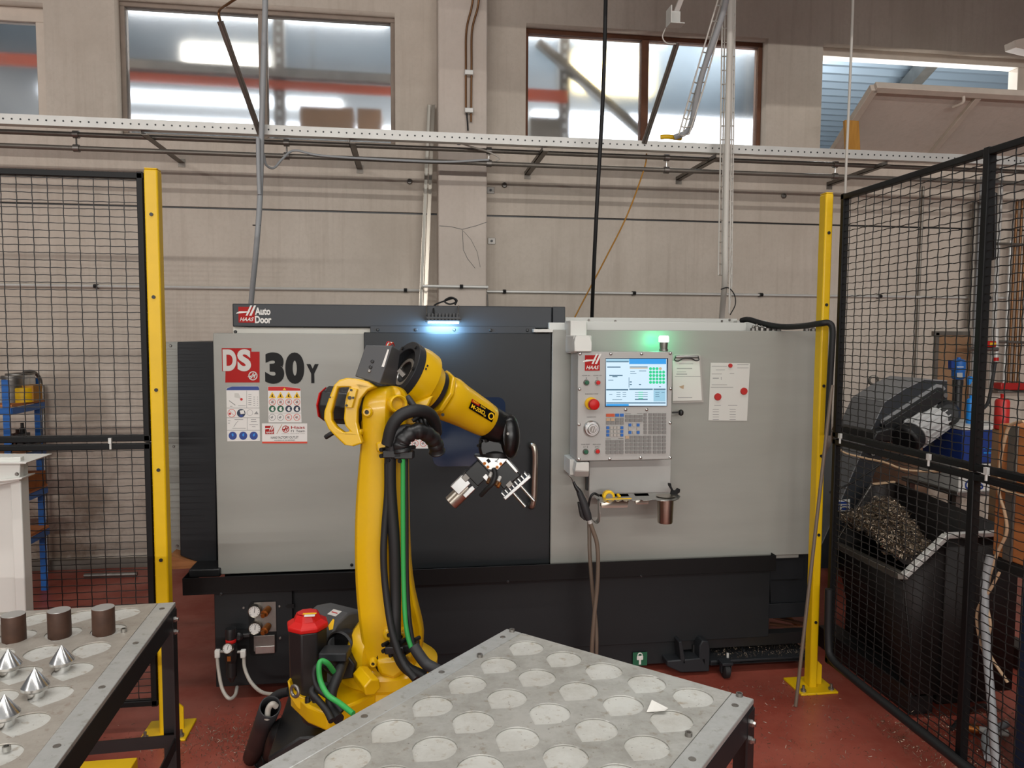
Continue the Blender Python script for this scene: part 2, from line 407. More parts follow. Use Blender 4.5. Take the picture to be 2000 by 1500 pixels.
# windows
def window(n, W, mx, fm, label, fw=.035):
    a, b, c, d = W
    e = empty('window_%d' % n, ((a+b)/2, GY, c), label=label, kind='structure')
    for q in ((a, c, b, c+fw), (a, d-fw, b, d), (a, c+fw, a+fw, d-fw), (b-fw, c+fw, b, d-fw)):
        MB().box((q[0], GY-.03, q[1]), (q[2], GY+.05, q[3])).build('frame', fm, e, .004)
    if mx is not None:
        MB().box((mx-.03, GY-.035, c+fw), (mx+.03, GY+.05, d-fw)).build('mullion', fm, e, .004)
    xs = [a+fw, b-fw] if mx is None else [a+fw, mx-.03, mx+.03, b-fw]
    for i in range(0, len(xs), 2):
        MB().box((xs[i], GY, c+fw), (xs[i+1], GY+.006, d-fw)).build('pane', 'frosted_glass', e)
    return e
window(1, WIN[0], None, 'window_frame_white', 'frosted window in a white frame cut off by the photo edge', .10)
window(2, WIN[1], at(515, 140, Y=GY).x, 'window_frame_brown', 'two-pane frosted window with an orange beam behind it, beside the column')
window(3, WIN[2], at(1257, 180, Y=GY).x, 'window_frame_rust', 'two-pane frosted window with a yellowish glow behind it')
w4 = empty('window_4', (4, GY, WIN[3][2]), label='open window with white frame and corrugated roof seen through it', kind='structure')
a, b, c, d = WIN[3]
for q in ((a, c, b, c+.05), (a, d-.07, b, d), (a, c+.05, a+.045, d-.07), (b-.1, c+.05, b, d-.07)):
    MB().box((q[0], GY-.05, q[1]), (q[2], GY+.06, q[3])).build('frame', 'window_frame_white', w4, .005)
# the sash of window 4 tilts in at its top
s0, s1 = at(1612, 296, Y=WY-.02), at(2110, 318, Y=WY-.02)
t0 = at(1707, 166, Y=WY-.62); t1 = at(2150, 205, Y=WY-.62)
z_t = (t0.z+t1.z)/2; z_b = (s0.z+s1.z)/2
bx0, bx1 = at(1590, 300, Y=WY-.05).x+.02, WIN[3][1]+.25
tl = Vector((at(1707, 168, Y=5.2).x, 5.2, at(1707, 168, Y=5.2).z)); bl = Vector((at(1625, 296, Y=5.86).x, 5.86, at(1625, 296, Y=5.86).z))
wv = Vector((1.75, 0, 0)); dv = tl-bl; nrm = wv.cross(dv).normalized()
MB().obox((tl+bl)/2+wv/2, wv/2, dv/2, nrm*.008).build('sash_panel', 'concrete_column', w4)
for p, q in ((tl, tl+wv), (bl, bl+wv), (bl, tl), (bl+wv, tl+wv)):
    MB().bar(p+nrm*.012, q+nrm*.012, .055, .055, nrm).build('sash_frame', 'window_frame_white', w4, .004)
MB().bar(bl+wv*.5+nrm*.012, tl+wv*.5+nrm*.012, .05, .045, nrm).build('sash_bar', 'window_frame_white', w4, .004)
tube('sash_handle', [tl+wv*.42+nrm*.03-dv*.02, tl+wv*.42+nrm*.07-dv*.06, tl+wv*.405+nrm*.05-dv*.16], .012, 'window_frame_white', w4)
RZ_ = (at(0, 224, Y=5.11).z+at(900, 258.5, Y=5.11).z+at(1825, 300, Y=5.11).z)/3+.004
p0 = at(1665, 290, Y=5.14); p0.z = RZ_; p1 = at(1662, 236, Y=5.14)
MB().obox((p0+p1)/2, Vector((.055, 0, 0)), Vector((0, .014, 0)), (p1-p0)/2).build('wood_wedge', 'plywood_yellow', None, .002, label='orange-yellow wooden wedge propping the tilted window sash', cat='wedge')
# ------------------------------------------------------------------ the store room behind the windows
box('wall_store_side', (2.6, 10.2, 0), (2.8, 19, 7), 'warehouse_white', kind='structure', label='pale side wall of the far store room')
box('wall_store_far', (2.6, 19, 0), (12, 19.2, 7), 'warehouse_white', kind='structure', label='pale end wall far beyond the open window')
box('wall_store', (-7, 10.0, 0), (2.8, 10.2, 7), 'warehouse_white', kind='structure', label='pale far wall of the store room behind the frosted windows')
box('floor_store', (-7, WY+.2, -.1), (12, 19.2, 0), 'warehouse_white', kind='structure', label='pale floor of the store room behind the frosted windows')
def corrugated():
    b = MB(); y = 6.2; prof = []
    while y < 18.9:
        z = 5.35-(y-6.2)*.03
        prof += [(y, z), (y+.06, z), (y+.10, z+.07), (y+.20, z+.07)]; y += .26
    v = []; f = []
    for i, (yy, zz) in enumerate(prof): v += [(-7, yy, zz), (12, yy, zz)]
    for i in range(len(prof)-1): f.append((2*i, 2*i+1, 2*i+3, 2*i+2))
    return b.add(v, f)
corrugated().build('ceiling_store', 'roof_sheet', None, smooth=0, kind='structure', label='corrugated metal roof seen through the open window')
for i, (x0, x1) in enumerate(((3.5, 5.6), (5.6, 7.6))):
    tag(MB().bar((x0, 6.6, 5.16), (x1, 12.0, 5.02), .14, .2).build('roof_beam', 'pipe_grey', None), ('dark steel roof beam under the corrugated sheet, at the left of the open window', 'dark steel roof beam under the corrugated sheet, at the right of the open window')[i], 'beam', 'roof beams in the store room')
def rackbeam(x0, x1, py0, py1, Y, h, label):
    p, q = at(x0, py0, Y=Y), at(x1, py1, Y=Y)
    MB().bar(p, q, .05, h).build('rack_beam', 'rack_orange', None, .004, label=label, cat='rack beam', group='orange rack beams in the store room')
rackbeam(225, 780, 148, 180, 6.45, .07, 'orange rack beam behind the two-pane window left of the column')
rackbeam(1000, 1108, 184, 190, 6.45, .10, 'short orange rack beam behind the yellowish window')
rackbeam(-60, 80, 112, 120, 6.45, .09, 'orange rack beam behind the white-framed window at the photo edge')
def upright(px, Y, label, w=.09, px2=None):
    p = at(px, 150, Y=Y)
    e = empty('rack_upright', (p.x, Y, 0), label, 'rack upright', 'rack uprights in the store room')
    MB().box((p.x-w/2, Y, 0), (p.x+w/2, Y+.07, 5.2)).build('post', 'dull_steel', e)
    me = MB().box((-.014, -.003, -.02), (.014, .001, .02)).mesh('slot', 'warehouse_white')
    for k in range(22): inst(me, 'slot', Matrix.Translation((p.x, Y, 3.2+k*.085)), e)
MB().bar(at(225, 132, Y=6.5), at(780, 164, Y=6.5), .25, .075).build('grey_bar', 'dull_steel', None, label='long grey bar above the orange beam behind the frosted panes', cat='pallet')  # bar added for the darker band above the orange beam
upright(545, 6.5, 'slotted rack upright behind the window left of the column')
upright(1103, 6.5, 'dark slotted rack upright behind the yellowish window')
MB().bar(at(1050, 82, Y=6.42), at(1262, 268, Y=6.42), .06, .09, (0, 1, 0)).build('diagonal_brace', 'pipe_grey', None, label='grey diagonal brace behind the yellowish frosted window', cat='brace')
rect('carton', 585, 208, 690, 262, 6.5, .35, 'cardboard', None, .005, label='brown carton behind the frosted window, nearer the mullion', cat='carton', group='cartons in the store room')
rect('carton', 698, 212, 745, 262, 6.52, .3, 'cardboard', None, .005, label='brown carton behind the frosted window, nearer the column', cat='carton', group='cartons in the store room')
box('shelf_board', (at(200, 205, Y=6.5).x, 6.44, at(640, 262, Y=6.5).z-.05), (at(790, 262, Y=6.5).x, 7.1, at(640, 262, Y=6.5).z-.001), 'dull_steel', None, label='grey shelf board behind the window left of the column', cat='shelf board')
rect('grey_crate', 1035, 228, 1095, 300, 6.5, .4, 'pipe_grey', None, .01, label='grey crate behind the yellowish frosted window', cat='crate')
def glow(px, py, w, h, Y, label, m='lamp_glow'):
    p = at(px, py, Y=Y)
    e = empty('store_lamp', p, label, 'lamp', 'lamps in the store room')
    MB().box((p.x-w/2, Y, p.z-h/2), (p.x+w/2, Y+.05, p.z+h/2)).build('diffuser', m, e)
    MB().box((p.x-w/2-.03, Y+.05, p.z-h/2-.03), (p.x+w/2+.03, Y+.12, p.z+h/2+.03)).build('housing', 'white_paint', e)
    for sx in (-.4, .4): MB().cyl((p.x+sx*w, Y+.085, p.z+h/2), (p.x+sx*w, Y+.085, 5.42), .006, 6).build('hanger', 'pipe_grey', e)
glow(440, 108, .75, .16, 7.6, 'bright store room lamp glowing behind the left pane by the strut')
glow(1200, 140, .8, .35, 7.4, 'yellowish store room lamp behind the middle window', 'lamp_glow_warm')
glow(380, 190, 2.6, .07, 7.2, 'added cool glow strip low in the store room behind the left panes', 'added_glow_cool')  # glowing strips added to brighten the lower part of the frosted panes
glow(500, 255, 3.2, .16, 7.0, 'added cool glow strip behind the bottom of the left panes', 'added_glow_cool')
glow(1280, 250, 2.4, .22, 7.0, 'added cool glow strip behind the bottom of the middle window', 'added_glow_cool')
for x in (-1.5, 1.5, 4.6):
    l = bpy.data.lights.new('store_light', 'AREA'); l.shape = 'RECTANGLE'; l.size = 2.6; l.size_y = .3; l.energy = 110; l.color = (.95, .98, 1)
    o = bpy.data.objects.new('store_light', l); COL.objects.link(o); o.location = (x, 7.9, 5.0)
l = bpy.data.lights.new('roof_fill_light', 'AREA'); l.shape = 'RECTANGLE'; l.size = 3.; l.size_y = .3; l.energy = 170; l.color = (.9, .96, 1)  # added upward fill light that brightens the corrugated roof, no fixture modelled
o = bpy.data.objects.new('roof_fill_light', l); COL.objects.link(o); o.location = (5.2, 7.2, 3.0); o.rotation_euler = (math.pi, 0, 0)
# ------------------------------------------------------------------ rail, brackets, pipes on the wall
RY = 5.11
zr = [at(x, y, Y=RY).z for x, y in ((0, 224), (900, 258.5), (1825, 300))]; zr1 = sum(zr)/3
zb = [at(x, y, Y=RY).z for x, y in ((0, 241), (900, 275.5), (1825, 316))]; zr0 = sum(zb)/3
rail = empty('cable_rail', (0, RY, zr0), 'long white perforated metal cable rail in front of the windows', 'rail')
MB().box((-4, RY, zr0), (6.5, RY+.003, zr1)).box((-4, RY, zr1), (6.5, RY+.06, zr1+.003)).box((-4, RY, zr0-.003), (6.5, RY+.06, zr0)).build('channel', 'galvanised', rail)
hb = MB(); x = -3.9; zm = (zr0+zr1)/2
while x < 6.4: hb.lathe((x, RY-.0015, zm), (0, 1, 0), [(.006, 0), (.006, .002)], 8); x += .05
hb.build('perforation', 'black_satin', rail, kind='stuff')
for i, (p, q, nm) in enumerate((((283, 250), (336, 305), 'first bracket arm from the white-framed window, under the cable rail'), ((688, 265), (700, 318), 'bracket arm under the cable rail just before the column'), ((1065, 281), (1037, 330), 'bracket arm under the cable rail just past the column'), ((1402, 301), (1355, 345), 'bracket arm under the cable rail beside the white riser'), ((1735, 313), (1655, 355), 'bracket arm under the cable rail below the open window'))):
    A = at(*p, Y=RY+.05); B = at(*q, Y=WY); A = Vector((B.x, RY+.03, zr0-.03)) if abs(A.x-B.x) > .3 else Vector((A.x, RY+.03, zr0-.03)); B.z = A.z
    B.x = A.x
    e = empty('bracket_arm', B, nm, 'bracket', 'bracket arms carrying the cable rail')
    MB().box((A.x-.022, A.y, A.z), (A.x+.022, B.y, A.z+.004)).box((A.x-.022, A.y, A.z), (A.x-.018, B.y, A.z+.03)).build('profile', 'pipe_grey', e)
    MB().box((A.x-.025, WY-.006, A.z-.03), (A.x+.025, WY, A.z+.03)).build('wall_plate', 'pipe_grey', e)
PY = 5.3
for i, (ya, yb, yc, lab) in enumerate(((258, 281, 331, 'upper grey steel pipe hanging under the cable rail'), (285, 308, 353, 'lower grey steel pipe hanging under the cable rail'))):
    z = (at(0, ya, Y=PY).z+at(700, yb, Y=PY).z+at(1825, yc, Y=PY).z)/3
    e = empty('steel_pipe', (0, PY, z), lab, 'pipe', 'pipes under the cable rail')
    MB().cyl((-4, PY, z), (6.5, PY, z), .0165, 12).build('pipe', 'pipe_grey', e)
    for px in (150, 560, 955, 1302, 1632, 1945):
        x = at(px, 300, Y=PY).x
        MB().cyl((x-.018, PY, z), (x+.018, PY, z), .025, 12).build('clamp', 'dull_steel', e)
        if i == 0: MB().cyl((x, PY, z), (x, PY, zr0), .005, 6).build('rod', 'dull_steel', e)
        else: MB().cyl((x, PY, z), (x, PY, z+.085), .006, 6).build('rod', 'steel', e)
# thin conduit low on the wall
zc = (at(311, 561, Y=WY-.04).z+at(1602, 577, Y=WY-.04).z)/2
cnd = empty('wall_conduit', (0, WY-.04, zc), 'thin bright conduit running along the wall above the lathe', 'conduit')
c_l, c_r = at(822, 560, Y=5.5).x, at(960, 565, Y=5.5).x
MB().tube([(-4, WY-.03, zc), (c_l, WY-.03, zc), (c_l+.02, 5.60, zc+.015), (c_r-.02, 5.60, zc+.015), (c_r, WY-.03, zc), (6.5, WY-.03, zc)], .011, 8).build('pipe', 'galvanised', cnd)
me = MB().box((-.010, -.012, -.016), (.010, .03, .016)).cyl((-.012, -.012, .0), (.012, -.012, 0), .016, 8).mesh('clip', 'black_satin')
for px in (188, 792, 985, 1238, 1486, 1718, 1930): inst(me, 'clip', Matrix.Translation((at(px, 565, Y=WY-.03).x, WY-.03, zc)), cnd)
x = at(901, 560, Y=5.6).x; inst(me, 'clip', Matrix.Translation((x, 5.60, zc+.015)), cnd)
tube('conduit_drop', [(c_r, WY-.05, zc+.0), (c_r+.012, WY-.05, zc-.1), (c_r+.012, WY-.05, 1.4)], .006, 'dull_steel', cnd)
# wall sockets, plates
me = MB().lathe((0, 0, 0), (0, -1, 0), [(.022, 0), (.022, .015), (.016, .02), (.016, .006), (.0, .006)], 14).mesh('wall_anchor', 'dull_steel')
for (px, py), lb in (((800, 355), 'round anchor socket in the wall left of the column'), ((985, 362), 'round anchor socket in the wall right of the column'), ((1530, 383), 'round anchor socket in the wall left of the yellow post')):
    inst(me, 'wall_anchor', Matrix.Translation(at(px, py, Y=WY)), None, label=lb, cat='anchor', group='anchor sockets in the back wall')
for (px, py), lb in (((958, 372), 'small steel plate on the wall beside the column, the upper one'), ((960, 471), 'small steel plate on the wall beside the column, the lower one')):
    p = at(px, py, Y=WY); e = empty('wall_plate', p, lb, 'plate', 'steel plates beside the column')
    MB().box((p.x-.03, WY-.01, p.z-.025), (p.x+.03, WY, p.z+.025)).build('body', 'dull_steel', e, .002)
    MB().lathe((p.x, WY-.01, p.z), (0, -1, 0), [(.01, 0), (.01, .008), (0, .008)], 8).build('bolt', 'black_satin', e)
# hangings
g = empty('cable_drop', at(517, 0, Y=5.0), 'pale grey flexible conduit hanging down behind the lathe', 'conduit')
tube('hose', [at(518, -160, Y=5.02), at(518, 0, Y=5.02), at(514, 150, Y=5.03), at(511, 255, Y=5.04), at(508, 380, Y=5.02), at(501, 480, Y=5.0), at(489, 610, Y=5.25), at(486, 700, Y=5.4), at(486, 900, Y=5.42)], .018, 'grey_hose', g)
tube('hose', [at(504, 270, Y=5.0), at(505, 330, Y=5.0), at(507, 380, Y=5.0)], .014, 'grey_hose', g)
me = MB().cyl((-.024, 0, 0), (.024, 0, 0), .004, 6).mesh('tie', 'black_plastic')
inst(me, 'tie', Matrix.Translation(at(501, 440, Y=4.98)), g)
tube('thin_grey_cable', [at(515, 300, Y=5.08), at(520, 322, Y=5.1), at(535, 328, Y=5.15), at(552, 310, Y=5.2), at(575, 294, Y=5.26), at(620, 303, Y=5.27), at(700, 309, Y=5.27), at(860, 316, Y=5.27), at(955, 312, Y=5.27)], .008, 'grey_hose', None, label='thin grey cable looping onto the lower pipe', cat='cable')
tube('thin_grey_cable', [at(893, 276, Y=5.12), at(915, 285, Y=5.2), at(950, 295, Y=5.24), at(975, 308, Y=5.25), at(968, 314, Y=5.26)], .006, 'clear_tube', None, label='thin clear tube curling off the upper pipe at the column', cat='cable')
def strut(p, q, Ya, Yb, label):
    A, B = at(*p, Y=Ya), at(*q, Y=Yb)
    e = empty('hanger_strut', B, label, 'strut', 'diagonal hanger struts above the rail')
    MB().bar(A, B, .035, .012, (0, -1, 0)).build('profile', 'pipe_grey', e)
    MB().bar(A+Vector((0, -.012, 0)), B+Vector((0, -.012, 0)), .008, .02, (0, -1, 0)).build('web', 'dull_steel', e)
    return A
A = strut((430, 42), (508, 262), 4.7, RY, 'grey diagonal strut rising from the rail in front of the left window')
tube('hanger_wire', [A, at(428, 22, Y=4.7), at(445, 8, Y=4.6), at(480, -15, Y=4.5)], .008, 'copper_pipe', None, label='bent brown hanger wire at the top of the left strut', cat='wire')
A = strut((1322, 85), (1258, 280), 4.7, RY, 'grey diagonal strut rising from the rail in front of the middle window')
bk = at(1313, 40, Y=4.6); e = empty('junction_box', bk, 'small open white metal box hanging above the middle window', 'box')
MB().box((bk.x-.045, 4.58, bk.z-.05), (bk.x+.045, 4.59, bk.z+.05)).box((bk.x-.045, 4.5, bk.z-.05), (bk.x-.038, 4.58, bk.z+.05)).box((bk.x-.045, 4.5, bk.z-.055), (bk.x+.045, 4.58, bk.z-.05)).build('case', 'white_paint', e)
MB().bar(at(1318, 30, Y=4.62), at(1345, -40, Y=4.5), .03, .02, (0, -1, 0)).build('bracket', 'galvanised', e)
tube('thin_wire', [at(1300, 55, Y=4.62), at(1294, 72, Y=4.64), at(1302, 84, Y=4.66), at(1320, 86, Y=4.69)], .004, 'white_conduit', e)
tube('hanging_black_cable', [at(1186, -160, Y=4.85), at(1183, 0, Y=4.85), at(1178, 180, Y=4.85), at(1167, 380, Y=4.85), at(1160, 520, Y=5.0), at(1156, 625, Y=5.3), at(1154, 720, Y=5.42), at(1154, 900, Y=5.45)], .0135, 'black_rubber', None, label='thick black cable hanging straight down behind the control panel', cat='cable')
tube('yellow_rope', [at(1263, 300, Y=5.3), at(1258, 330, Y=5.3), at(1225, 420, Y=5.2), at(1180, 510, Y=5.3), at(1120, 625, Y=5.4), at(1090, 690, Y=5.45)], .0055, 'plywood_yellow', None, label='thin yellow rope hanging diagonally behind the lathe', cat='rope')
MB().box((at(1142, 294, Y=5.98).x, 5.945, WIN[2][2]), (at(1305, 294, Y=5.98).x, 6.03, WIN[2][2]+.05)).build('rusty_board', 'rust_beam', None, label='rust-brown board lying on the sill of the middle window', cat='board')
tube('yellow_cable', [at(1290, 268, Y=5.14), at(1303, 267, Y=5.13), at(1320, 269, Y=5.13), at(1330, 270, Y=5.14)], .016, 'yellow_decal', None, label='bundle of bright yellow cable lying on the rail', cat='cable')
# white riser with wire basket trays
rz = empty('white_riser', at(1420, 0, Y=4.9), 'tall white conduit riser with wire basket tray', 'conduit')
tube('pipe', [at(1427, -160, Y=4.95), at(1427, 0, Y=4.95), at(1421, 250, Y=4.95), at(1417, 450, Y=4.95), at(1416, 540, Y=4.98), at(1409, 630, Y=5.3), at(1405, 720, Y=5.42), at(1404, 900, Y=5.45)], .021, 'white_conduit', rz, n=12)
def basket(rails, e, m='white_conduit', n=34, r=.0055):
    for q in rails: MB().tube(q, r, 6).build('tray_wire', m, e)
    a, b = rails[0], rails[-1]; bb = MB()
    def lerp(P, t):
        k = t*(len(P)-1); i = min(int(k), len(P)-2); return P[i].lerp(P[i+1], k-i)
    for i in range(n):
        t = i/(n-1); bb.tube([lerp(q, t) for q in rails], r*.8, 5)
    bb.build('rung', m, e, kind='stuff')
basket([[at(1418, -150, Y=5.0), at(1411, 0, Y=5.0), at(1407, 300, Y=5.0), at(1403, 537, Y=5.0)], [at(1422, -150, Y=5.08), at(1416, 0, Y=5.08), at(1412, 300, Y=5.08), at(1409, 537, Y=5.08)], [at(1442, -150, Y=5.08), at(1436, 0, Y=5.08), at(1432, 300, Y=5.08), at(1429, 560, Y=5.08)], [at(1440, -150, Y=5.0), at(1433, 0, Y=5.0), at(1428, 300, Y=5.0), at(1424, 612, Y=5.0)]], rz)
bt = empty('basket_tray', at(1340, 270, Y=5.0), 'wire basket tray with cable slanting up from the rail', 'cable tray')
basket([[at(1326, 262, Y=5.0), at(1352, 170, Y=4.9), at(1402, 0, Y=4.7), at(1425, -80, Y=4.6)], [at(1332, 266, Y=5.06), at(1360, 172, Y=4.96), at(1410, 0, Y=4.76), at(1432, -80, Y=4.66)], [at(1346, 262, Y=5.0), at(1375, 170, Y=4.9), at(1422, 0, Y=4.7), at(1446, -80, Y=4.6)]], bt, n=18)
tube('cable', [at(1318, 268, Y=5.1), at(1340, 258, Y=5.05), at(1352, 235, Y=5.0), at(1370, 150, Y=4.88), at(1412, 25, Y=4.72), at(1428, -60, Y=4.6)], .02, 'grey_hose', bt)
tube('thin_black_wire', [at(1408, 565, Y=5.0), at(1422, 562, Y=5.0), at(1434, 575, Y=5.0), at(1436, 595, Y=5.0), at(1426, 615, Y=5.0)], .004, 'black_rubber', None, label='thin black wire arc beside the foot of the white riser', cat='wire')
tube('white_hanging_cable', [at(1668, -160, Y=4.9), at(1666, 0, Y=4.9), at(1660, 160, Y=4.9), at(1652, 340, Y=4.9), at(1647, 480, Y=5.1), at(1640, 700, Y=5.5), at(1636, 900, Y=5.85)], .009, 'white_conduit', None, label='thin white cable hanging in front of the open window', cat='cable')
# twin copper pipes on the column
tp = empty('copper_pipes', at(913, 100, Y=5.6), 'pair of brown copper pipes clipped to the column', 'pipe')
tube('pipe', [at(926, -20, Y=5.58), at(921, 15, Y=5.6), at(911, 60, Y=5.61), at(910, 130, Y=5.61), at(910, 218, Y=5.61)], .008, 'copper_pipe', tp)
tube('pipe', [at(937, -20, Y=5.58), at(933, 15, Y=5.6), at(922, 60, Y=5.61), at(921, 130, Y=5.61), at(920, 238, Y=5.61)], .008, 'copper_pipe', tp)
tube('tail', [at(911, 215, Y=5.61), at(913, 238, Y=5.61), at(914, 255, Y=5.61)], .006, 'black_rubber', tp)
for py in (142, 216):
    p = at(916, py, Y=5.6); MB().box((p.x-.032, 5.585, p.z-.018), (p.x+.032, 5.64, p.z+.018)).build('clip', 'galvanised', tp, .004)
# steel profiles leaning by the column
for k, (xa, xb, lab) in enumerate(((838, 820, 'pale steel profile leaning beside the column, the outer one'), (846, 829, 'steel profile leaning beside the column, the inner one'))):
    A, B = at(xa, 205, Y=5.88), at(xb, 640, Y=5.70)
    e = empty('leaning_profile', (B.x, B.y, 0), lab, 'steel profile', 'steel profiles leaning by the column')
    dirv = (B-A); C0 = B+dirv*(B.z/(-dirv.z)) if dirv.z else B
    MB().bar(A, C0, .026, .004, (0, -1, 0)).build('web', 'cream_paint' if k == 0 else 'brushed_steel', e)
    MB().bar(A+Vector((-.012, -.01, 0)), C0+Vector((-.012, -.01, 0)), .003, .022, (0, -1, 0)).build('flange', 'brushed_steel', e)
    MB().bar(A+Vector((.012, -.01, 0)), C0+Vector((.012, -.01, 0)), .003, .022, (0, -1, 0)).build('flange', 'brushed_steel', e)
bf = at(896, 277, Y=5.28)
MB().lathe(bf, (0, 0, 1), [(.012, -.02), (.012, .01), (.02, .012), (.02, .02), (0, .022)], 10).build('pipe_tap', 'blue_paint', None, label='small blue tap on the upper pipe at the column', cat='tap')
# lamp housings, and an added unseen girder that shades the upper right wall
for i, (c_, len_, p_, h_, t_, s_) in enumerate(LAMP_ROWS):
    e = empty('ceiling_lamp', c_, ('long fluorescent strip lamp high behind the viewer', 'farthest row of fluorescent strip lamps behind the viewer', 'added fill strip lamp along the left side of the hall', 'added downward fill lamp over the robot', 'added downward fill lamp over the viewer')[i], 'lamp', 'ceiling lamps')
    R_ = Matrix.Rotation(math.radians(h_), 3, 'Z') @ Matrix.Rotation(math.radians(90-t_), 3, 'X')
    n_ = R_ @ Vector((0, 0, 1)); m_ = R_ @ Vector((0, 1, 0)); l_ = R_ @ Vector((1, 0, 0))
    MB().obox(Vector(c_)+n_*.045, l_*(len_/2), m_*.09, n_*.03).build('housing', 'white_paint', e)
gd = empty('shade_girder', (4, 3.4, 4.09), 'added dark girder out of view, shading the upper right wall', 'girder')
MB().box((.75, 3.3, 4.09), (9, 3.6, 4.11)).box((.75, 3.44, 4.11), (9, 3.46, 5.0)).box((.75, 3.3, 5.0), (9, 3.6, 5.02)).build('beam', 'dark_grey_paint', gd)
# ================================================================== the lathe
MY = 3.72
LA = empty('cnc_lathe', (.65, 4.3, 0), 'large grey and charcoal machine tool with sliding door behind the robot', 'machine tool')
bolt_me = MB().lathe((0, 0, 0), (0, -1, 0), [(.007, 0), (.007, .002), (.005, .005), (0, .005)], 10).mesh('bolt', 'dull_steel')
dark_bolt = MB().lathe((0, 0, 0), (0, -1, 0), [(.008, 0), (.008, .004), (.005, .006), (0, .006)], 10).mesh('bolt', 'black_satin')
def bolts(pix, Y, parent, me=bolt_me):
    for x, y in pix: inst(me, 'bolt', Matrix.Translation(at(x, y, Y=Y)), parent)
def X_(px, py, Y=MY): return at(px, py, Y=Y).x
def Z_(px, py, Y=MY): return at(px, py, Y=Y).z
xL, xD0, xD1, xR = X_(421, 890), X_(713, 850), X_(1074, 850), X_(1592, 860)
zB = (Z_(427, 1120)+Z_(1072, 1103)+Z_(1584, 1075))/3
zT = (Z_(415, 663)+Z_(1590, 645))/2
# front sheets
pl = MB().box((xL, MY, zB), (xD0+.05, MY+.04, zT)).build('front_panel', 'light_grey_paint', LA, .004)
dr = MB().box((xD0, MY-.035, zB), (xD1-.003, MY-.002, Z_(900, 650, MY-.035))).build('door', 'charcoal_paint', LA, .004)
pr = MB().box((xD1, MY-.04, zB), (xR, MY+.02, Z_(1300, 645, MY-.04))).build('front_panel', 'light_grey_paint', LA, .004)
box('enclosure', (xL+.02, MY+.045, .45), (xR-.02, 5.3, zT-.02), 'dark_grey_paint', LA)
bolts([(687, 1103), (960-5, 1300)][:1], MY, pl, dark_bolt)
# left flank: charcoal side cover, pale edge strip
fl = MB().prism([at(346, 668, Y=MY+.12), at(418, 668, Y=MY+.12), at(424, 1106, Y=MY+.12), at(400, 1104, Y=MY+.12), at(352, 1085, Y=MY+.12)], (0, .9, 0)).build('side_cover', 'dark_grey_paint', LA, .004)
es = MB().prism([at(316, 668, Y=MY+.22), at(347, 668, Y=MY+.22), at(356, 1064, Y=MY+.22), at(356, 1074, Y=MY+.22), at(333, 1092, Y=MY+.22), at(326, 1085, Y=MY+.22)], (0, .7, 0)).build('edge_strip', 'light_grey_paint', LA, .003)
bolts([(333, 675), (339, 872), (346, 1066)], MY+.219, es)
MB().prism([at(330, 1086, Y=MY+.1), at(420, 1108, Y=MY+.1), at(330, 1112, Y=MY+.1)], (0, .5, 0)).build('wooden_board', 'wood', None, label='reddish brown wooden board wedged beside the lathe base', cat='board')
# top: cream strip, door beam, hanger plate
st = rect('top_strip', 455, 640, 740, 664, MY+.06, .5, 'cream_paint', LA, .003)
bolts([(460, 648)], MY+.06, st, dark_bolt)
bm = rect('door_beam', 454, 596, 1078, 640, MY+.03, .35, 'beam_grey', LA, .005)
rect('beam_end_cap', 1079, 599, 1104, 634, MY+.05, .33, 'beam_grey', LA, .004)
hp = rect('hanger_plate', 723, 637, 1046, 651, MY-.01, .02, 'beam_grey', LA, .002)
bolts([(738, 644), (812, 644), (887, 644), (958, 645), (1030, 645)], MY-.01, hp, dark_bolt)
# right roof
rect('roof_cover', 1104, 621, 1440, 646, MY+.35, 1.0, 'white_paint', LA, .004)
rf = rect('roof_lip', 1140, 629, 1458, 646, MY+.12, .05, 'white_paint', LA, .003)
rect('roof_step', 1072, 630, 1147, 652, MY-.0, .5, 'white_paint', LA, .005)
rect('roof_cover', 1440, 626, 1498, 647, MY+.3, .8, 'white_paint', LA, .004)
rect('door_ledge', 1042, 643, 1080, 649, MY-.05, .08, 'white_paint', LA, .002)
bolts([(1150, 625), (1202, 627), (1410, 627), (1425, 625)], MY+.349, rf)
for x, y in ((1471, 641), (1478, 638), (1488, 640), (1499, 641), (1510, 640), (1520, 641), (1575, 642), (1588, 642)):
    MB().lathe(at(x, y, Y=MY+.05), (0, 0, 1), [(.016, -.02), (.016, .0), (.007, .004), (.007, .014), (0, .016)], 8).build('roof_fitting', 'dull_steel', LA)
# door handle, door window
hd = MB().tube(spline([at(1038, 872, Y=MY-.03), at(1040, 869, Y=MY-.075), at(1044, 878, Y=MY-.085), at(1045, 900, Y=MY-.085), at(1044, 930, Y=MY-.085), at(1043, 965, Y=MY-.085), at(1041, 982, Y=MY-.085), at(1038, 989, Y=MY-.075), at(1036, 986, Y=MY-.03)], 6), .0165, 14).build('handle', 'brushed_steel', dr, smooth=60)
wx0, wx1, wz0, wz1 = X_(845, 850), X_(985, 850), Z_(900, 908), Z_(900, 775)
holes('door_window', [rrect(wx0, wz0, wx1, wz1, .04)], .004, XZ((0, MY-.038, 0)), 'door_glass', dr)
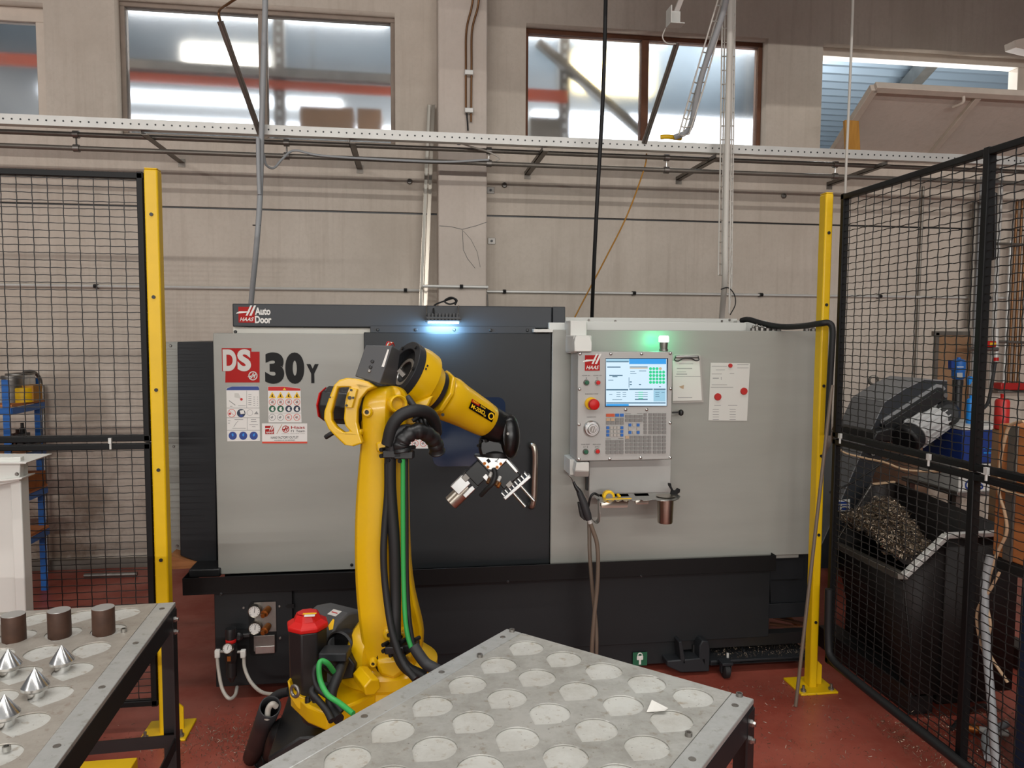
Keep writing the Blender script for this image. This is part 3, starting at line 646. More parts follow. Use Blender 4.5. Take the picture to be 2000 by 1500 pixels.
# tray and skirt
zt1 = (Z_(357, 1128.6, MY-.09)+Z_(1515, 1086, MY-.09))/2; zt0 = (Z_(357, 1160, MY-.09)+Z_(1515, 1118, MY-.09))/2
tx0, tx1 = X_(356, 1140, MY-.09), X_(1516, 1100, MY-.09)
tr = MB().box((tx0, MY-.09, zt0), (tx1, MY-.085, zt1)).box((tx0, MY-.085, zt0), (tx1, MY+.1, zt0+.006)).box((tx0, MY-.085, zt0), (tx0+.005, MY+.3, zt1)).box((tx1-.005, MY-.085, zt0), (tx1, MY+.1, zt1)).build('coolant_tray', 'black_paint', LA, .002)
bolts([(992, 1136), (1252, 1125), (432, 1160)], MY-.09, tr, dark_bolt)
rect('tray_step', 368, 1112, 430, 1128, MY-.02, .3, 'black_satin', LA, .006)
sk = box('skirt', (X_(424, 1250, MY-.03), MY-.03, .16), (X_(1503, 1180, MY-.03), MY+.1, zt0), 'skirt_grey', LA, .003)
MB().box((X_(420, 1250, MY-.06), MY-.06, Z_(425, 1342, MY-.06)), (X_(572, 1250, MY-.06), MY-.03, zt0-.002)).build('service_panel', 'skirt_grey', LA, .003)
lowb = box('skirt_lower', (X_(572, 1250), MY-.02, .04), (X_(1322, 1270), MY+.1, .17), 'skirt_grey', LA, .003)
box('base_frame', (xL+.1, MY+.15, .0), (xR-.2, 5.2, .5), 'black_satin', LA)
# sliding rear corner on the right: bent dark housing
MB().prism([at(1500, 1094, Y=MY+.1), at(1590, 1076, Y=MY+.1), at(1584, 1195, Y=MY+.1), at(1506, 1200, Y=MY+.1), at(1504, 1125, Y=MY+.1), at(1532, 1118, Y=MY+.1), at(1548, 1105, Y=MY+.1)], (0, .6, 0)).build('conveyor_housing', 'dark_grey_paint', LA, .003)
rect('corner_guard', 1512, 1076, 1560, 1090, MY-.03, .1, 'light_grey_paint', LA, .002)
rect('rear_sheet', 1500, 1178, 1592, 1206, MY+.08, .1, 'dark_grey_paint', LA, .002)
# base casting on the right: levelling foot, shelf with gussets, caster
by = MY-.1
ft = empty('lathe_base', (1.8, by, 0), 'dark cast machine base with levelling foot and chip shelf', 'machine base')
MB().prism([at(1303, 1291, Y=by), at(1386, 1284, Y=by), at(1386, 1312, Y=by), at(1330, 1314, Y=by), at(1303, 1302, Y=by)], (0, .25, 0)).build('foot_block', 'dark_grey_paint', ft, .006)
MB().prism([at(1326, 1254, Y=by), at(1332, 1253, Y=by), at(1340, 1296, Y=by), at(1330, 1297, Y=by)], (0, .2, 0)).build('rib', 'dark_grey_paint', ft, .004)
MB().prism([at(1366, 1262, Y=by), at(1372, 1251, Y=by), at(1384, 1253, Y=by), at(1387, 1262, Y=by), at(1387, 1300, Y=by), at(1366, 1300, Y=by)], (0, .2, 0)).build('rib', 'dark_grey_paint', ft, .006)
p = at(1355, 1290, Y=by+.08); MB().lathe(p, (0, 0, 1), [(.025, 0), (.025, .02), (.014, .022), (.014, .09), (0, .095)], 8).build('levelling_screw', 'black_satin', ft)
MB().lathe(p, (0, 0, 1), [(.022, .018), (.022, .034), (.015, .035)], 6).build('nut', 'galvanised', ft)
MB().prism([at(1388, 1291, Y=by), at(1586, 1281, Y=by), at(1586, 1290, Y=by), at(1388, 1300, Y=by)], (0, .3, 0)).build('shelf_lip', 'dark_grey_paint', ft, .003)
box('shelf_floor', (X_(1388, 1290, by), by, Z_(1480, 1294, by)), (X_(1590, 1290, by), by+.35, Z_(1480, 1290, by)), 'dark_grey_paint', ft)
rect('shelf_back', 1325, 1240, 1592, 1262, MY-.02, .06, 'black_satin', ft)
for a_, b_ in ((1442, 1458), (1540, 1562)):
    MB().prism([at(a_, 1253, Y=by+.16), at(b_, 1285, Y=by+.02), at(b_, 1288, Y=by+.02), at(a_, 1290, Y=by+.16)], (.012, 0, 0)).build('gusset', 'dark_grey_paint', ft)
p = at(1421, 1290, Y=by+.03); MB().lathe(p, (0, 0, 1), [(.008, -.02), (.008, .0), (.012, .0), (.012, .01), (.007, .012), (.007, .04), (0, .042)], 8).build('stud', 'galvanised', ft)
ca = at(1418, 1325, Z=0); 
cs = empty('caster', ca, 'small black swivel caster under the chip shelf', 'caster')
MB().lathe((ca.x-.018, ca.y+.01, .04), (1, 0, 0), [(.03, 0), (.04, .006), (.04, .03), (.03, .036)], 18).build('wheel', 'black_rubber', cs)
MB().box((ca.x-.03, ca.y-.02, .075), (ca.x+.03, ca.y+.045, .09)).box((ca.x-.028, ca.y-.005, .03), (ca.x-.022, ca.y+.025, .08)).box((ca.x+.022, ca.y-.005, .03), (ca.x+.028, ca.y+.025, .08)).build('fork', 'dark_grey_paint', cs, .003)
# rusty planks and chips under the right end
for i, (p0, p1, lb) in enumerate((((1503, 1218), (1590, 1230), 'rusty flat bar lying under the lathe end, front one'), ((1510, 1205), (1585, 1222), 'rusty flat bar lying under the lathe end, rear one'), ((1530, 1200), (1560, 1222), 'short rusty bar lying across the others under the lathe'))):
    MB().bar(at(*p0, Y=MY+.15+.1*i), at(*p1, Y=MY+.05+.1*i), .03, .012).build('rusty_bar', 'rust_beam' if i == 2 else 'dark_wood', None, label=lb, cat='bar', group='rusty bars under the lathe end')
# ------------------------------------------------------------------ pneumatics on the service panel
SY = MY-.06
sp = LA
pw = [xz(x, y, SY) for x, y in ((485, 1175), (541, 1278))]
sv = holes('service_window', [rrect(pw[0][0], pw[1][1], pw[1][0], pw[0][1], .025)], .003, XZ((0, SY-.003, 0)), 'black_paint', LA)
rect('plate', 497, 1176, 539, 1234, SY-.006, .004, 'dull_steel', sv)
rect('plate', 495, 1241, 537, 1272, SY-.012, .01, 'dull_steel', sv, .003)
rect('plate', 498, 1262, 537, 1277, SY-.014, .01, 'steel', sv, .003)
def gauge(px, py, Y, r, parent, d=.03, ax=(0, -1, 0)):
    c = at(px, py, Y=Y); ax = Vector(ax).normalized()
    g = MB().lathe(c, ax, [(r, 0), (r, d), (r*.94, d+.004), (r*.88, d+.002), (r*.88, d-.002), (0, d-.002)], 28).build('gauge_case', 'brushed_steel', parent)
    u = ax.orthogonal().normalized()
    MB().lathe(c, ax, [(r*.86, d-.002), (r*.86, d), (0, d)], 28).build('dial', 'white_decal', g)
    up = Vector((0, 0, 1)); sd = up.cross(ax).normalized(); up = ax.cross(sd)
    MB().bar(c+ax*(d+.0012)-up*r*.2, c+ax*(d+.0012)+up*r*.62+sd*r*.12, r*.07, .0008, ax).build('needle', 'black_decal', g)
    for k in range(-5, 6):
        t = k*.45; v = up*math.cos(t)+sd*math.sin(t)
        MB().bar(c+ax*(d+.0006)+v*r*.62, c+ax*(d+.0006)+v*r*.78, r*.06, .0008, ax).build('tick', 'black_decal', g)
gauge(499, 1190, SY-.006, .030, sv); gauge(500, 1223, SY-.006, .030, sv)
for px, py in ((524, 1189), (524, 1222)):
    c = at(px, py, Y=SY-.006); MB().lathe(c, (-.25, -1, -.2), [(.016, 0), (.018, .02), (.018, .045), (.011, .047), (.011, .065), (0, .066)], 14).build('regulator_knob', 'brass', sv)
bolts([(476, 1187), (546, 1184), (547, 1246)], SY, LA)
MB().prism([at(557, 1184, Y=SY-.001), at(562, 1180, Y=SY-.001), at(574, 1180, Y=SY-.001), at(574, 1188, Y=SY-.001), at(562, 1188, Y=SY-.001)], (0, .001, 0)).build('slot', 'black_paint', LA)
# filter regulator unit
fr = empty('air_regulator', at(452, 1300, Y=SY-.1), 'black air filter regulator with gauge and clear tubes on the lathe', 'regulator')
c = at(451, 1250, Y=SY-.09); zz = lambda py: at(451, py, Y=SY-.09).z-c.z
MB().lathe(c, (0, 0, 1), [(.0, zz(1226)), (.024, zz(1227)), (.026, zz(1232)), (.024, zz(1247)), (.02, zz(1248))], 16).build('knob', 'black_satin', fr)
MB().lathe(c, (0, 0, 1), [(.022, zz(1248)), (.024, zz(1249)), (.024, zz(1254)), (.02, zz(1255))], 16).build('collar', 'red_plastic', fr)
MB().lathe(c, (0, 0, 1), [(.02, zz(1255)), (.026, zz(1257)), (.03, zz(1262)), (.03, zz(1287)), (.024, zz(1292)), (.0, zz(1292))], 16).build('body', 'black_plastic', fr)
MB().lathe(c, (0, 0, 1), [(.024, zz(1292)), (.024, zz(1320)), (.014, zz(1326)), (.006, zz(1333)), (0, zz(1333))], 16).build('bowl', 'black_satin', fr)
MB().box((c.x-.03, SY-.06, c.z+zz(1252)), (c.x+.08, SY, c.z+zz(1244))).build('bracket', 'black_satin', fr, .004)
q = at(467, 1241, Y=SY-.05); MB().lathe(q, (0, -1, 0), [(.022, 0), (.022, .02), (.012, .03), (0, .03)], 14).build('clamp_knob', 'black_plastic', fr)
gauge(447, 1266, SY-.12, .024, fr, .02, (-.1, -1, .35))
q = at(447, 1287, Y=SY-.122); MB().box((q.x-.008, q.y, q.z-.012), (q.x+.008, q.y+.01, q.z+.012)).build('badge', 'brass', fr)
for xx, s in ((425, -1), (475, 1)):
    q = at(xx, 1276, Y=SY-.09); MB().box((q.x-.012, q.y-.012, q.z-.02), (q.x+.012, q.y+.012, q.z+.018)).build('elbow', 'paper', fr, .004)
    MB().cyl(q+Vector((-s*.01, 0, .008)), q+Vector((-s*.035, 0, .008)), .008, 10).build('nipple', 'dull_steel', fr)
tube('tube', [at(424, 1280, Y=SY-.09), at(427, 1310, Y=SY-.1), at(434, 1345, Y=SY-.13), at(447, 1364, Y=SY-.16), at(459, 1358, Y=SY-.12), at(463, 1342, Y=SY-.05)], .0085, 'clear_tube', fr)
tube('tube', [at(476, 1280, Y=SY-.09), at(478, 1305, Y=SY-.1), at(490, 1332, Y=SY-.14), at(512, 1352, Y=SY-.22), at(545, 1357, Y=SY-.34)], .0085, 'clear_tube', fr)
# lockout sign
gs = rect('lockout_sticker', 1236, 1274, 1264, 1300, MY-.034, .002, 'green_decal', LA)
holes('padlock_mark', [rrect(X_(1244, 1285, MY-.037), Z_(1250, 1289, MY-.037), X_(1256, 1285, MY-.037), Z_(1250, 1281, MY-.037), .003)], .001, XZ((0, MY-.037, 0)), 'white_decal', gs)
MB().torus(at(1250, 1280, Y=MY-.036), (0, 1, 0), .012, .003, 14, 5).build('padlock_shackle', 'white_decal', gs)
rect('arrow_mark', 1248, 1289, 1252, 1298, MY-.036, .001, 'white_decal', gs)
# ------------------------------------------------------------------ decals on the front panel
DY = MY-.0012
def px2(x, y, Y=DY): p = at(x, y, Y=Y); return p
def haas_logo(o, s, parent, red='red_decal', white='white_decal', badge=True, t=.0006, M=None):
    """square badge of side s with slanted double-stroke letter and short name; o = lower left corner"""
    M = M if M is not None else XZ(o)
    P = lambda pts, m, nm, z: inst(_flat([[(x*s, y*s) for x, y in pts]], z, m), nm, M, bd if bd else parent)
    bd = None
    if badge: bd = inst(_flat([[(0, 0), (s, 0), (s, s), (0, s)]], t, red), 'logo_badge', M, parent)
    z = 2*t
    P([(.44, .44), (.56, .44), (.86, 1.1), (.74, 1.1)], white, 'logo_stroke', z)
    P([(.66, .44), (.80, .44), (1.10, 1.1), (.97, 1.1)], white, 'logo_stroke', z)
    P([(-.14, .56), (.70, .66), (.72, .72), (.08, .72), (-.12, .62)], white, 'logo_bar', z+t*.2)
    text('HAAS', None, s*.24, white, bd if bd else parent, s*.86, .02, M @ Matrix.Translation((s*.08, s*.10, z)), .35)
def _flat(loops, z, m):
    b = MB()
    for lp in loops: b.add([(x, y, z) for x, y in lp], [tuple(range(len(lp)))])
    me = bpy.data.meshes.new('flat'); me.from_pydata(b.v, [], b.f); me.materials.append(MATS[m]); return me
def flat_px(name, pix, m, parent, Y=DY, dz=0.):
    q = [at(x, y, Y=Y-dz) for x, y in pix]
    me = bpy.data.meshes.new(name); me.from_pydata([tuple(v) for v in q], [], [tuple(range(len(q)))]); me.materials.append(MATS[m])
    return inst(me, name, Matrix.Identity(4), parent)
def disc_px(name, x, y, r, m, parent, Y=DY, dz=0., n=20): return flat_px(name, [(x+r*math.cos(2*math.pi*k/n), y+r*math.sin(2*math.pi*k/n)) for k in range(n)], m, parent, Y, dz)
def ring_px(name, x, y, r, w, m, parent, Y=DY, dz=0., n=20, slash=False):
    b = MB(); o_ = [at(x+r*math.cos(2*math.pi*k/n), y+r*math.sin(2*math.pi*k/n), Y=Y-dz) for k in range(n)]
    i_ = [at(x+(r-w)*math.cos(2*math.pi*k/n), y+(r-w)*math.sin(2*math.pi*k/n), Y=Y-dz) for k in range(n)]
    b.add(o_+i_, [(k, (k+1) % n, (k+1) % n+n, k+n) for k in range(n)])
    if slash:
        c = .7; b.add([at(x-r*c, y-r*c+w*.5, Y=Y-dz), at(x-r*c+w*.5, y-r*c, Y=Y-dz), at(x+r*c, y+r*c-w*.5, Y=Y-dz), at(x+r*c-w*.5, y+r*c, Y=Y-dz)], [(0, 1, 2, 3)])
    me = bpy.data.meshes.new(name); me.from_pydata(b.v, [], b.f); me.materials.append(MATS[m]); return inst(me, name, Matrix.Identity(4), parent)
def rpx(x0, y0, x1, y1): return [(x0, y0), (x1, y0), (x1, y1), (x0, y1)]
def pxs(Y=DY): return (at(600, 700, Y=Y)-at(599, 700, Y=Y)).length
U = pxs()
# model badge DS 30Y
mb = flat_px('model_badge', [(441, 687), (507, 687), (507, 747), (440, 747)], 'red_decal', LA)
flat_px('badge_tab', [(433, 680), (491, 680), (491, 725), (434, 725)], 'red_decal', mb, DY, .0001)
text('D', at(435.5, 722, Y=DY-.0008), 40*U, 'silver_decal', mb, 26*U, .05)
text('S', at(464, 722, Y=DY-.0008), 40*U, 'silver_decal', mb, 26*U, .05)
ring_px('emblem_ring', 494, 734, 9, 2, 'silver_decal', mb, DY, .0006)
flat_px('emblem_bar', [(483, 736), (497, 731), (497, 735), (489, 737)], 'silver_decal', mb, DY, .0006)
flat_px('emblem_bar', [(489, 739), (494, 728), (496, 728), (492, 739)], 'silver_decal', mb, DY, .0006)
flat_px('emblem_bar', [(495, 739), (499, 728), (501, 728), (497, 739)], 'silver_decal', mb, DY, .0006)
text('3', at(518, 744.5, Y=DY-.0004), 56*U, 'black_decal', LA, 37*U, .06)
text('0', at(557.5, 744.5, Y=DY-.0004), 56*U, 'black_decal', LA, 37*U, .06)
text('Y', at(599, 745.5, Y=DY-.0004), 35*U, 'black_decal', LA, 24*U, .06)
# auto door lettering
BYm = MY+.03
haas_logo(at(466, 630, Y=BYm-.001), 31*U*1.01, bm)
text('Auto', at(498, 614, Y=BYm-.0014), 14*U, 'white_decal', bm, 30*U, .04)
text('Door', at(498, 630.5, Y=BYm-.0014), 14*U, 'white_decal', bm, 32*U, .04)
# blue instruction decal
d1 = flat_px('instruction_decal', [(442, 762), (443, 758), (452, 755), (470, 754), (504, 754), (506, 757), (508, 861), (444, 862)], 'white_decal', LA)
flat_px('header', [(442, 762), (444, 758), (453, 755), (470, 754.5), (504, 754.5), (506, 758), (506, 762)], 'blue_decal', d1, DY, .0004)
for q in (rpx(443, 796.5, 507, 797.3), rpx(443, 815.5, 507, 816.3), rpx(443, 840, 508, 840.8), rpx(481.5, 763, 482.2, 797), rpx(482.5, 816, 483.2, 840)): flat_px('rule', q, 'grey_print', d1, DY, .0004)
disc_px('red_spot', 471.5, 780, 2.6, 'red_plastic', d1, DY, .0004); flat_px('drawing', [(458, 768), (466, 768), (471, 779), (458, 776)], 'silver_decal', d1, DY, .0003)
for k, (x0, x1, y) in enumerate([(449, 454, 793), (465, 480, 792)]+[(485, 491, 770+4*i) for i in range(6)]+[(495, 498, 775+4*i) for i in range(5)]+[(502, 504, 775+4*i) for i in range(5)]+[(458, 475, 819), (445, 450, 821), (445, 449, 826), (454, 480, 836), (490, 500, 819), (487, 504, 829), (492, 499, 833), (490, 501, 823)]):
    flat_px('print_line', rpx(x0, y, x1, y+1), 'grey_print', d1, DY, .0004)
for q in ([(447, 783), (448, 782), (460, 791), (459, 792)], [(456, 834), (457, 834), (462, 826), (466, 822), (465, 822), (461, 826)]): flat_px('drawing', q, 'grey_print', d1, DY, .0004)
ring_px('forbid_ring', 452.5, 807, 8, .9, 'orange_red_print', d1, DY, .0004, slash=True); disc_px('hand', 449, 808, 2.2, 'red_plastic', d1, DY, .0003)
disc_px('sign_disc', 471, 807, 8.2, 'navy', d1, DY, .0004); flat_px('sign_mark', [(468, 802), (476, 801), (478, 808), (470, 809)], 'white_decal', d1, DY, .0006); flat_px('sign_mark', rpx(468, 810, 474, 814), 'blue_decal', d1, DY, .0006)
ring_px('sketch_ring', 488, 806, 6, .6, 'grey_print', d1, DY, .0004); flat_px('sketch', [(496, 809), (501, 803), (505, 809)], 'grey_print', d1, DY, .0004)
for k, x in enumerate((454.5, 475, 495.5)):
    dd = disc_px('mandatory_disc', x, 851, 8, 'blue_decal', d1, DY, .0004)
    flat_px('mark', [(x-2+k, 847), (x+1+k, 846), (x+2, 851), (x, 853), (x-2, 850)], 'blue_bright', dd, DY, .0007)
# red safety decal
def safety(x0, y0, s, parent, Y=DY, clip=None):
    d = flat_px('safety_decal', [(x0, y0), (x0+30*s, y0-.5*s), (x0+64*s, y0+3.5*s), (x0+66*s, y0+70*s), (x0+1.5*s, y0+70*s)], 'white_decal', parent, Y)
    flat_px('header', [(x0+.5*s, y0+.4*s), (x0+30*s, y0), (x0+63.5*s, y0+3.8*s), (x0+63.7*s, y0+8*s), (x0+.6*s, y0+8*s)], 'red_plastic', d, Y, .0004)
    flat_px('header_mark', [(x0+29*s, y0+7*s), (x0+32.5*s, y0+2*s), (x0+36*s, y0+7*s)], 'yellow_decal', d, Y, .0007)
    flat_px('rule', rpx(x0+1.5*s, y0+51.3*s, x0+65.5*s, y0+52*s), 'grey_print', d, Y, .0004)
    for k in range(4):
        x = x0+(8.8+16*k)*s
        tr_ = flat_px('warning_triangle', [(x-7*s, y0+22.5*s), (x, y0+10*s), (x+7*s, y0+22.5*s)], 'yellow_decal', d, Y, .0004)
        flat_px('mark', [(x-2*s, y0+20*s), (x-.5*s, y0+15*s), (x+2*s, y0+16*s), (x+.5*s, y0+18*s), (x+3*s, y0+21*s)], 'black_decal', tr_, Y, .0007)
        r1 = ring_px('forbid_ring', x, y0+30.3*s, 6.6*s, .9*s, 'orange_red_print', d, Y, .0005, slash=True)
        flat_px('mark', [(x-3*s, y0+32*s), (x-1*s, y0+28*s), (x+2*s, y0+27*s), (x+3*s, y0+31*s), (x, y0+33*s)], 'grey_print', r1, Y, .0003)
        g_ = disc_px('mandatory_disc', x, y0+43.5*s, 6.6*s, 'navy' if k > 1 else 'green_decal', d, Y, .0004)
        flat_px('mark', [(x-3*s, y0+45*s), (x-1*s, y0+40*s), (x+3*s, y0+40*s), (x+2*s, y0+44*s), (x+4*s, y0+46*s), (x, y0+48*s)], 'white_decal', g_, Y, .0007)
        r2_ = ring_px('forbid_ring' if k > 1 else 'sketch_ring', x, y0+60*s, 6.6*s, .9*s, 'orange_red_print' if k > 1 else 'grey_print', d, Y, .0005, slash=k > 1)
        flat_px('mark', [(x-4*s, y0+60*s), (x+1*s, y0+57*s), (x+2*s, y0+60*s), (x-1*s, y0+63*s)], 'grey_print', r2_, Y, .0003)
    return d
safety(523, 755, 1., LA)
safety(770, 806, 1., LA, MY-.0365)
# dealer sticker
d3 = flat_px('dealer_sticker', [(511.5, 827), (600, 827), (600, 866), (512, 866)], 'white_decal', LA)
haas_logo(at(518, 848, Y=DY-.0004), 17*U, d3, white='white_decal')
flat_px('slash', [(540, 847), (541, 847), (551.5, 828.5), (550.5, 828.5)], 'brass', d3, DY, .0004)
ring_px('emblem_ring', 558, 838, 7, 1.5, 'red_decal', d3, DY, .0004)
for q in ([(550, 839), (561, 836), (561, 838), (554, 840)], [(554, 842), (558, 833), (560, 833), (556, 842)], [(558, 842), (562, 833), (564, 833), (560, 842)]): flat_px('emblem_bar', q, 'red_decal', d3, DY, .0005)
text('Haas', at(568.5, 837.5, Y=DY-.0006), 6.2*U, 'red_decal', d3, 27*U, .005)
text('F1 Team', at(568.5, 844, Y=DY-.0006), 4.6*U, 'black_decal', d3, 27*U)
text('OFFICIAL MACHINE TOOL', at(550, 847.8, Y=DY-.0006), 1.6*U, 'grey_print', d3, 46*U)
text('HAAS FACTORY OUTLET', at(529, 857, Y=DY-.0006), 5*U, 'black_decal', d3, 54*U)
text('A DIVISION OF VAN BEMMELEN', at(536, 861, Y=DY-.0006), 2*U, 'black_decal', d3, 40*U)
flat_px('red_strip', rpx(512, 862.5, 600, 866), 'orange_red_print', d3, DY, .0004)
# ------------------------------------------------------------------ work light on the beam, beacon
wl = empty('work_light', at(866, 620, Y=MY-.06), 'black finned LED bar lighting the door from the beam', 'work light')
for k in range(9):
    x0 = 836+k*6.9
    MB().prism([at(x0, 612, Y=MY-.08), at(x0+3.6, 612, Y=MY-.08), at(x0+3.6, 626, Y=MY-.08), at(x0, 626, Y=MY-.08)], (0, .06, 0)).build('fin', 'black_satin', wl)
rect('bar', 833, 619, 899, 623, MY-.085, .07, 'black_satin', wl)
rect('base', 832, 625, 900, 629, MY-.09, .08, 'black_satin', wl)
lo_ = at(836, 629.6, Y=MY-.08); hi_ = at(896, 629.6, Y=MY-.08)
box('lens', (lo_.x, MY-.08, lo_.z-.004), (hi_.x, MY-.02, lo_.z), 'led_glow', wl)
for x in (833, 895): tube('arm', [at(x, 616, Y=MY-.05), at(x, 600, Y=MY+.0), at(x+.5, 597, Y=MY+.03)], .003, 'dull_steel', wl, smooth=False)
tube('cable', [at(847, 612, Y=MY-.02), at(847, 600, Y=MY+.05), at(852, 594, Y=MY+.1), at(868, 588, Y=MY+.12), at(885, 583, Y=MY+.14), at(890, 590, Y=MY+.12), at(878, 594, Y=MY+.1), at(868, 588, Y=MY+.1), at(880, 581, Y=MY+.12), at(892, 586, Y=MY+.12), at(889, 595, Y=MY+.1)], .0045, 'black_rubber', wl)
l = bpy.data.lights.new('work_light_lamp', 'AREA'); l.shape = 'RECTANGLE'; l.size = .15; l.size_y = .04; l.energy = 3.2; l.color = (.28, .62, 1.)
o = bpy.data.objects.new('work_light_lamp', l); COL.objects.link(o); o.location = ((lo_.x+hi_.x)/2, MY-.10, lo_.z-.014); o.rotation_euler = (math.radians(72), 0, 0)
# ================================================================== control panel
CY = MY-.24
CP = empty('control_panel', at(1216, 900, Y=CY), 'grey operator control panel with blue screen, keypad and red stop button', 'control panel')
cp0, cp1 = at(1128, 795, Y=CY), at(1312, 795, Y=CY)
cz0, cz1 = at(1220, 899, Y=CY).z, at(1220, 687, Y=CY).z
MB().box((cp0.x, CY, cz0), (cp1.x, CY+.16, cz1)).build('case', 'pendant_grey', CP, .004)
UC = (at(1201, 800, Y=CY)-at(1200, 800, Y=CY)).length
scr = MB().lathe((0, 0, 0), (0, -1, 0), [(.008, 0), (.008, .002), (.005, .005), (0, .006)], 10).mesh('screw', 'steel')
for q in ((1133, 691), (1193, 691), (1253, 691), (1309, 690), (1132, 760), (1310, 759), (1131, 829), (1309, 826), (1131, 897), (1191, 896), (1251, 894), (1309, 894), (1222, 800), (1263, 800)): inst(scr, 'screw', Matrix.Translation(at(*q, Y=CY)), CP)
haas_logo(at(1142, 724, Y=CY-.001), 29*UC, CP, t=.0012)
# screen with its picture
scn = rect('screen', 1182.5, 699.5, 1304, 794, CY-.004, .006, 'navy', CP, .001)
def sc(name, x0, y0, x1, y1, m, dz=.0005): return flat_px(name, rpx(x0, y0, x1, y1), m, scn, CY-.004, dz)
sc('display', 1183.5, 701, 1302, 792.5, 'screen_glow')
sc('pane', 1184, 701, 1229, 706.5, 'screen_mid', .0008); sc('pane', 1229, 701, 1301, 711, 'screen_blue', .0008)
for q in ((1184, 705.5, 1228, 707.5), (1184, 760, 1227, 762.5), (1229, 759, 1275, 761.5), (1276.5, 759, 1300, 761.5), (1230, 716, 1265, 717.5), (1184, 786, 1300, 788)): sc('title_bar', *q, 'screen_dark', .001)
sc('pane', 1276.5, 762, 1300, 784, 'screen_mid', .0008); sc('pane', 1184, 789, 1228, 793, 'screen_blue', .0012); sc('highlight', 1230, 718, 1265, 720, 'screen_tan', .001)
for k in range(5):
    for j in range(5):
        if k == 0 and j == 4: continue
        disc_px('part_dot', 1270.5+6.4*j, 720+6.7*k, 2.9, 'screen_tan' if (k == 0 and j == 3) else 'screen_green', scn, CY-.004, .001, 12)
for q in ((1186, 716, 1212, 718), (1190, 732, 1216, 734.5), (1196, 735, 1206, 736.5), (1188, 742, 1198, 743), (1231, 725, 1240, 726), (1248, 724, 1262, 725), (1231, 729, 1243, 730), (1230, 745, 1234, 747), (1230, 750, 1234, 752), (1248, 750, 1252, 752), (1287, 754.5, 1291, 756), (1190, 770, 1196, 771), (1204, 766, 1212, 767), (1204, 770, 1212, 771), (1204, 774, 1212, 775), (1216, 766, 1223, 767), (1216, 770, 1223, 771), (1216, 774, 1223, 775), (1196, 780, 1215, 781), (1240, 766, 1265, 767), (1240, 770, 1265, 771), (1240, 774, 1265, 775), (1240, 779, 1265, 781), (1280, 766, 1288, 767), (1280, 770, 1287, 771), (1280, 774, 1288, 775), (1292, 766, 1298, 767), (1228, 737, 1229, 757)): sc('text_line', *q, 'screen_dark', .001)
for y in (766, 770, 774, 778): sc('bar_graph', 1247, y-.6, 1256, y+.8, 'screen_green', .0013)
# buttons
def button(px, py, m, ringm='steel', r=5.6, s=1.):
    c = at(px, py, Y=CY)
    b = MB().lathe(c, (0, -1, 0), [(r*UC, 0), (r*UC, .006), (r*UC*.8, .012), (r*UC*.74, .012), (0, .010)], 20).build('button_bezel', ringm, CP)
    MB().lathe(c, (0, -1, 0), [(r*UC*.72, .008), (r*UC*.7, .017), (r*UC*.5, .019), (0, .019)], 20).build('button_cap', m, b)
button(1145, 747, 'green_decal', 'dull_steel'); button(1167, 747, 'red_plastic'); button(1143.5, 882, 'green_decal', 'dull_steel'); button(1166, 881, 'red_plastic')
for body, x, y, w, h in (('POWER ON', 1137, 734.5, 15, 2), ('POWER OFF', 1159, 734.5, 16, 2), ('I', 1144.4, 740, 1, 3), ('O', 1165, 739.5, 3, 3), ('EMERGENCY STOP', 1143, 770.5, 25, 2), ('HANDLE JOG', 1146, 815.5, 18, 2), ('CYCLE START', 1135, 869, 17, 2), ('FEED HOLD', 1158, 869, 15, 2), ('[ I ]', 1140, 874, 8, 3), ('[ O ]', 1162, 874, 8, 3)):
    text(body, at(x, y, Y=CY-.0006), h*UC, 'black_decal', CP, w*UC)
es_ = empty('emergency_stop', at(1154, 787, Y=CY), parent=CP)
c = at(1154, 788, Y=CY)
MB().lathe(c, (0, -1, 0), [(.031, 0), (.031, .012), (.029, .016), (0, .016)], 28).build('stop_base', 'yellow_decal', es_)
MB().lathe(c, (.03, -1, 0), [(.014, .01), (.014, .035), (.022, .037), (.0265, .045), (.0265, .06), (.024, .067), (.016, .07), (0, .071)], 28).build('stop_button', 'red_plastic', es_)
c = at(1155, 837, Y=CY)
jd = MB().lathe(c, (0, -1, 0), [(.041, 0), (.041, .005), (.036, .014), (.033, .016), (.026, .016), (.025, .03), (.022, .034), (0, .034)], 36).build('jog_dial', 'aluminium', CP)
MB().lathe(c+Vector((0, -.034, 0)), (0, -1, 0), [(.017, 0), (.017, .002), (0, .002)], 24).build('dial_insert', 'dull_steel', jd)
for t in (-.008, .004): MB().prism([c+Vector((t, -.0365, -.011)), c+Vector((t+.004, -.0365, -.011)), c+Vector((t+.010, -.0365, .011)), c+Vector((t+.006, -.0365, .011))], (0, .0006, 0)).build('dial_mark', 'aluminium', jd)
# keys
def keymesh(w, h, m): return MB().box((-w/2*UC, -.006, -h/2*UC), (w/2*UC, 0, h/2*UC)).mesh('key', m)
KM = {}
def key(px, py, w, h, m):
    k = (w, h, m)
    if k not in KM: KM[k] = keymesh(w, h, m)
    inst(KM[k], 'key', Matrix.Translation(at(px, py, Y=CY)), CP)
def kz(zx, zy): return 1100+zx/6.25, 670+zy/6.25
key(*kz(573, 880), 16, 5.5, 'rack_orange')
for x in (657, 714): key(*kz(x, 879), 7, 5.5, 'blue_paint')
for i, x in enumerate((545, 600, 657, 713)):
    key(*kz(x, 933), 7, 5.5, 'key_tan' if i < 2 else 'key_grey'); key(*kz(x, 975), 7, 5.5, 'key_grey')
for y in (1032, 1078, 1122):
    for i, x in enumerate((542, 586, 628, 671, 714)): key(*kz(x, y), 5.2, 5.2, 'blue_paint' if i in (0, 4) else 'key_light')
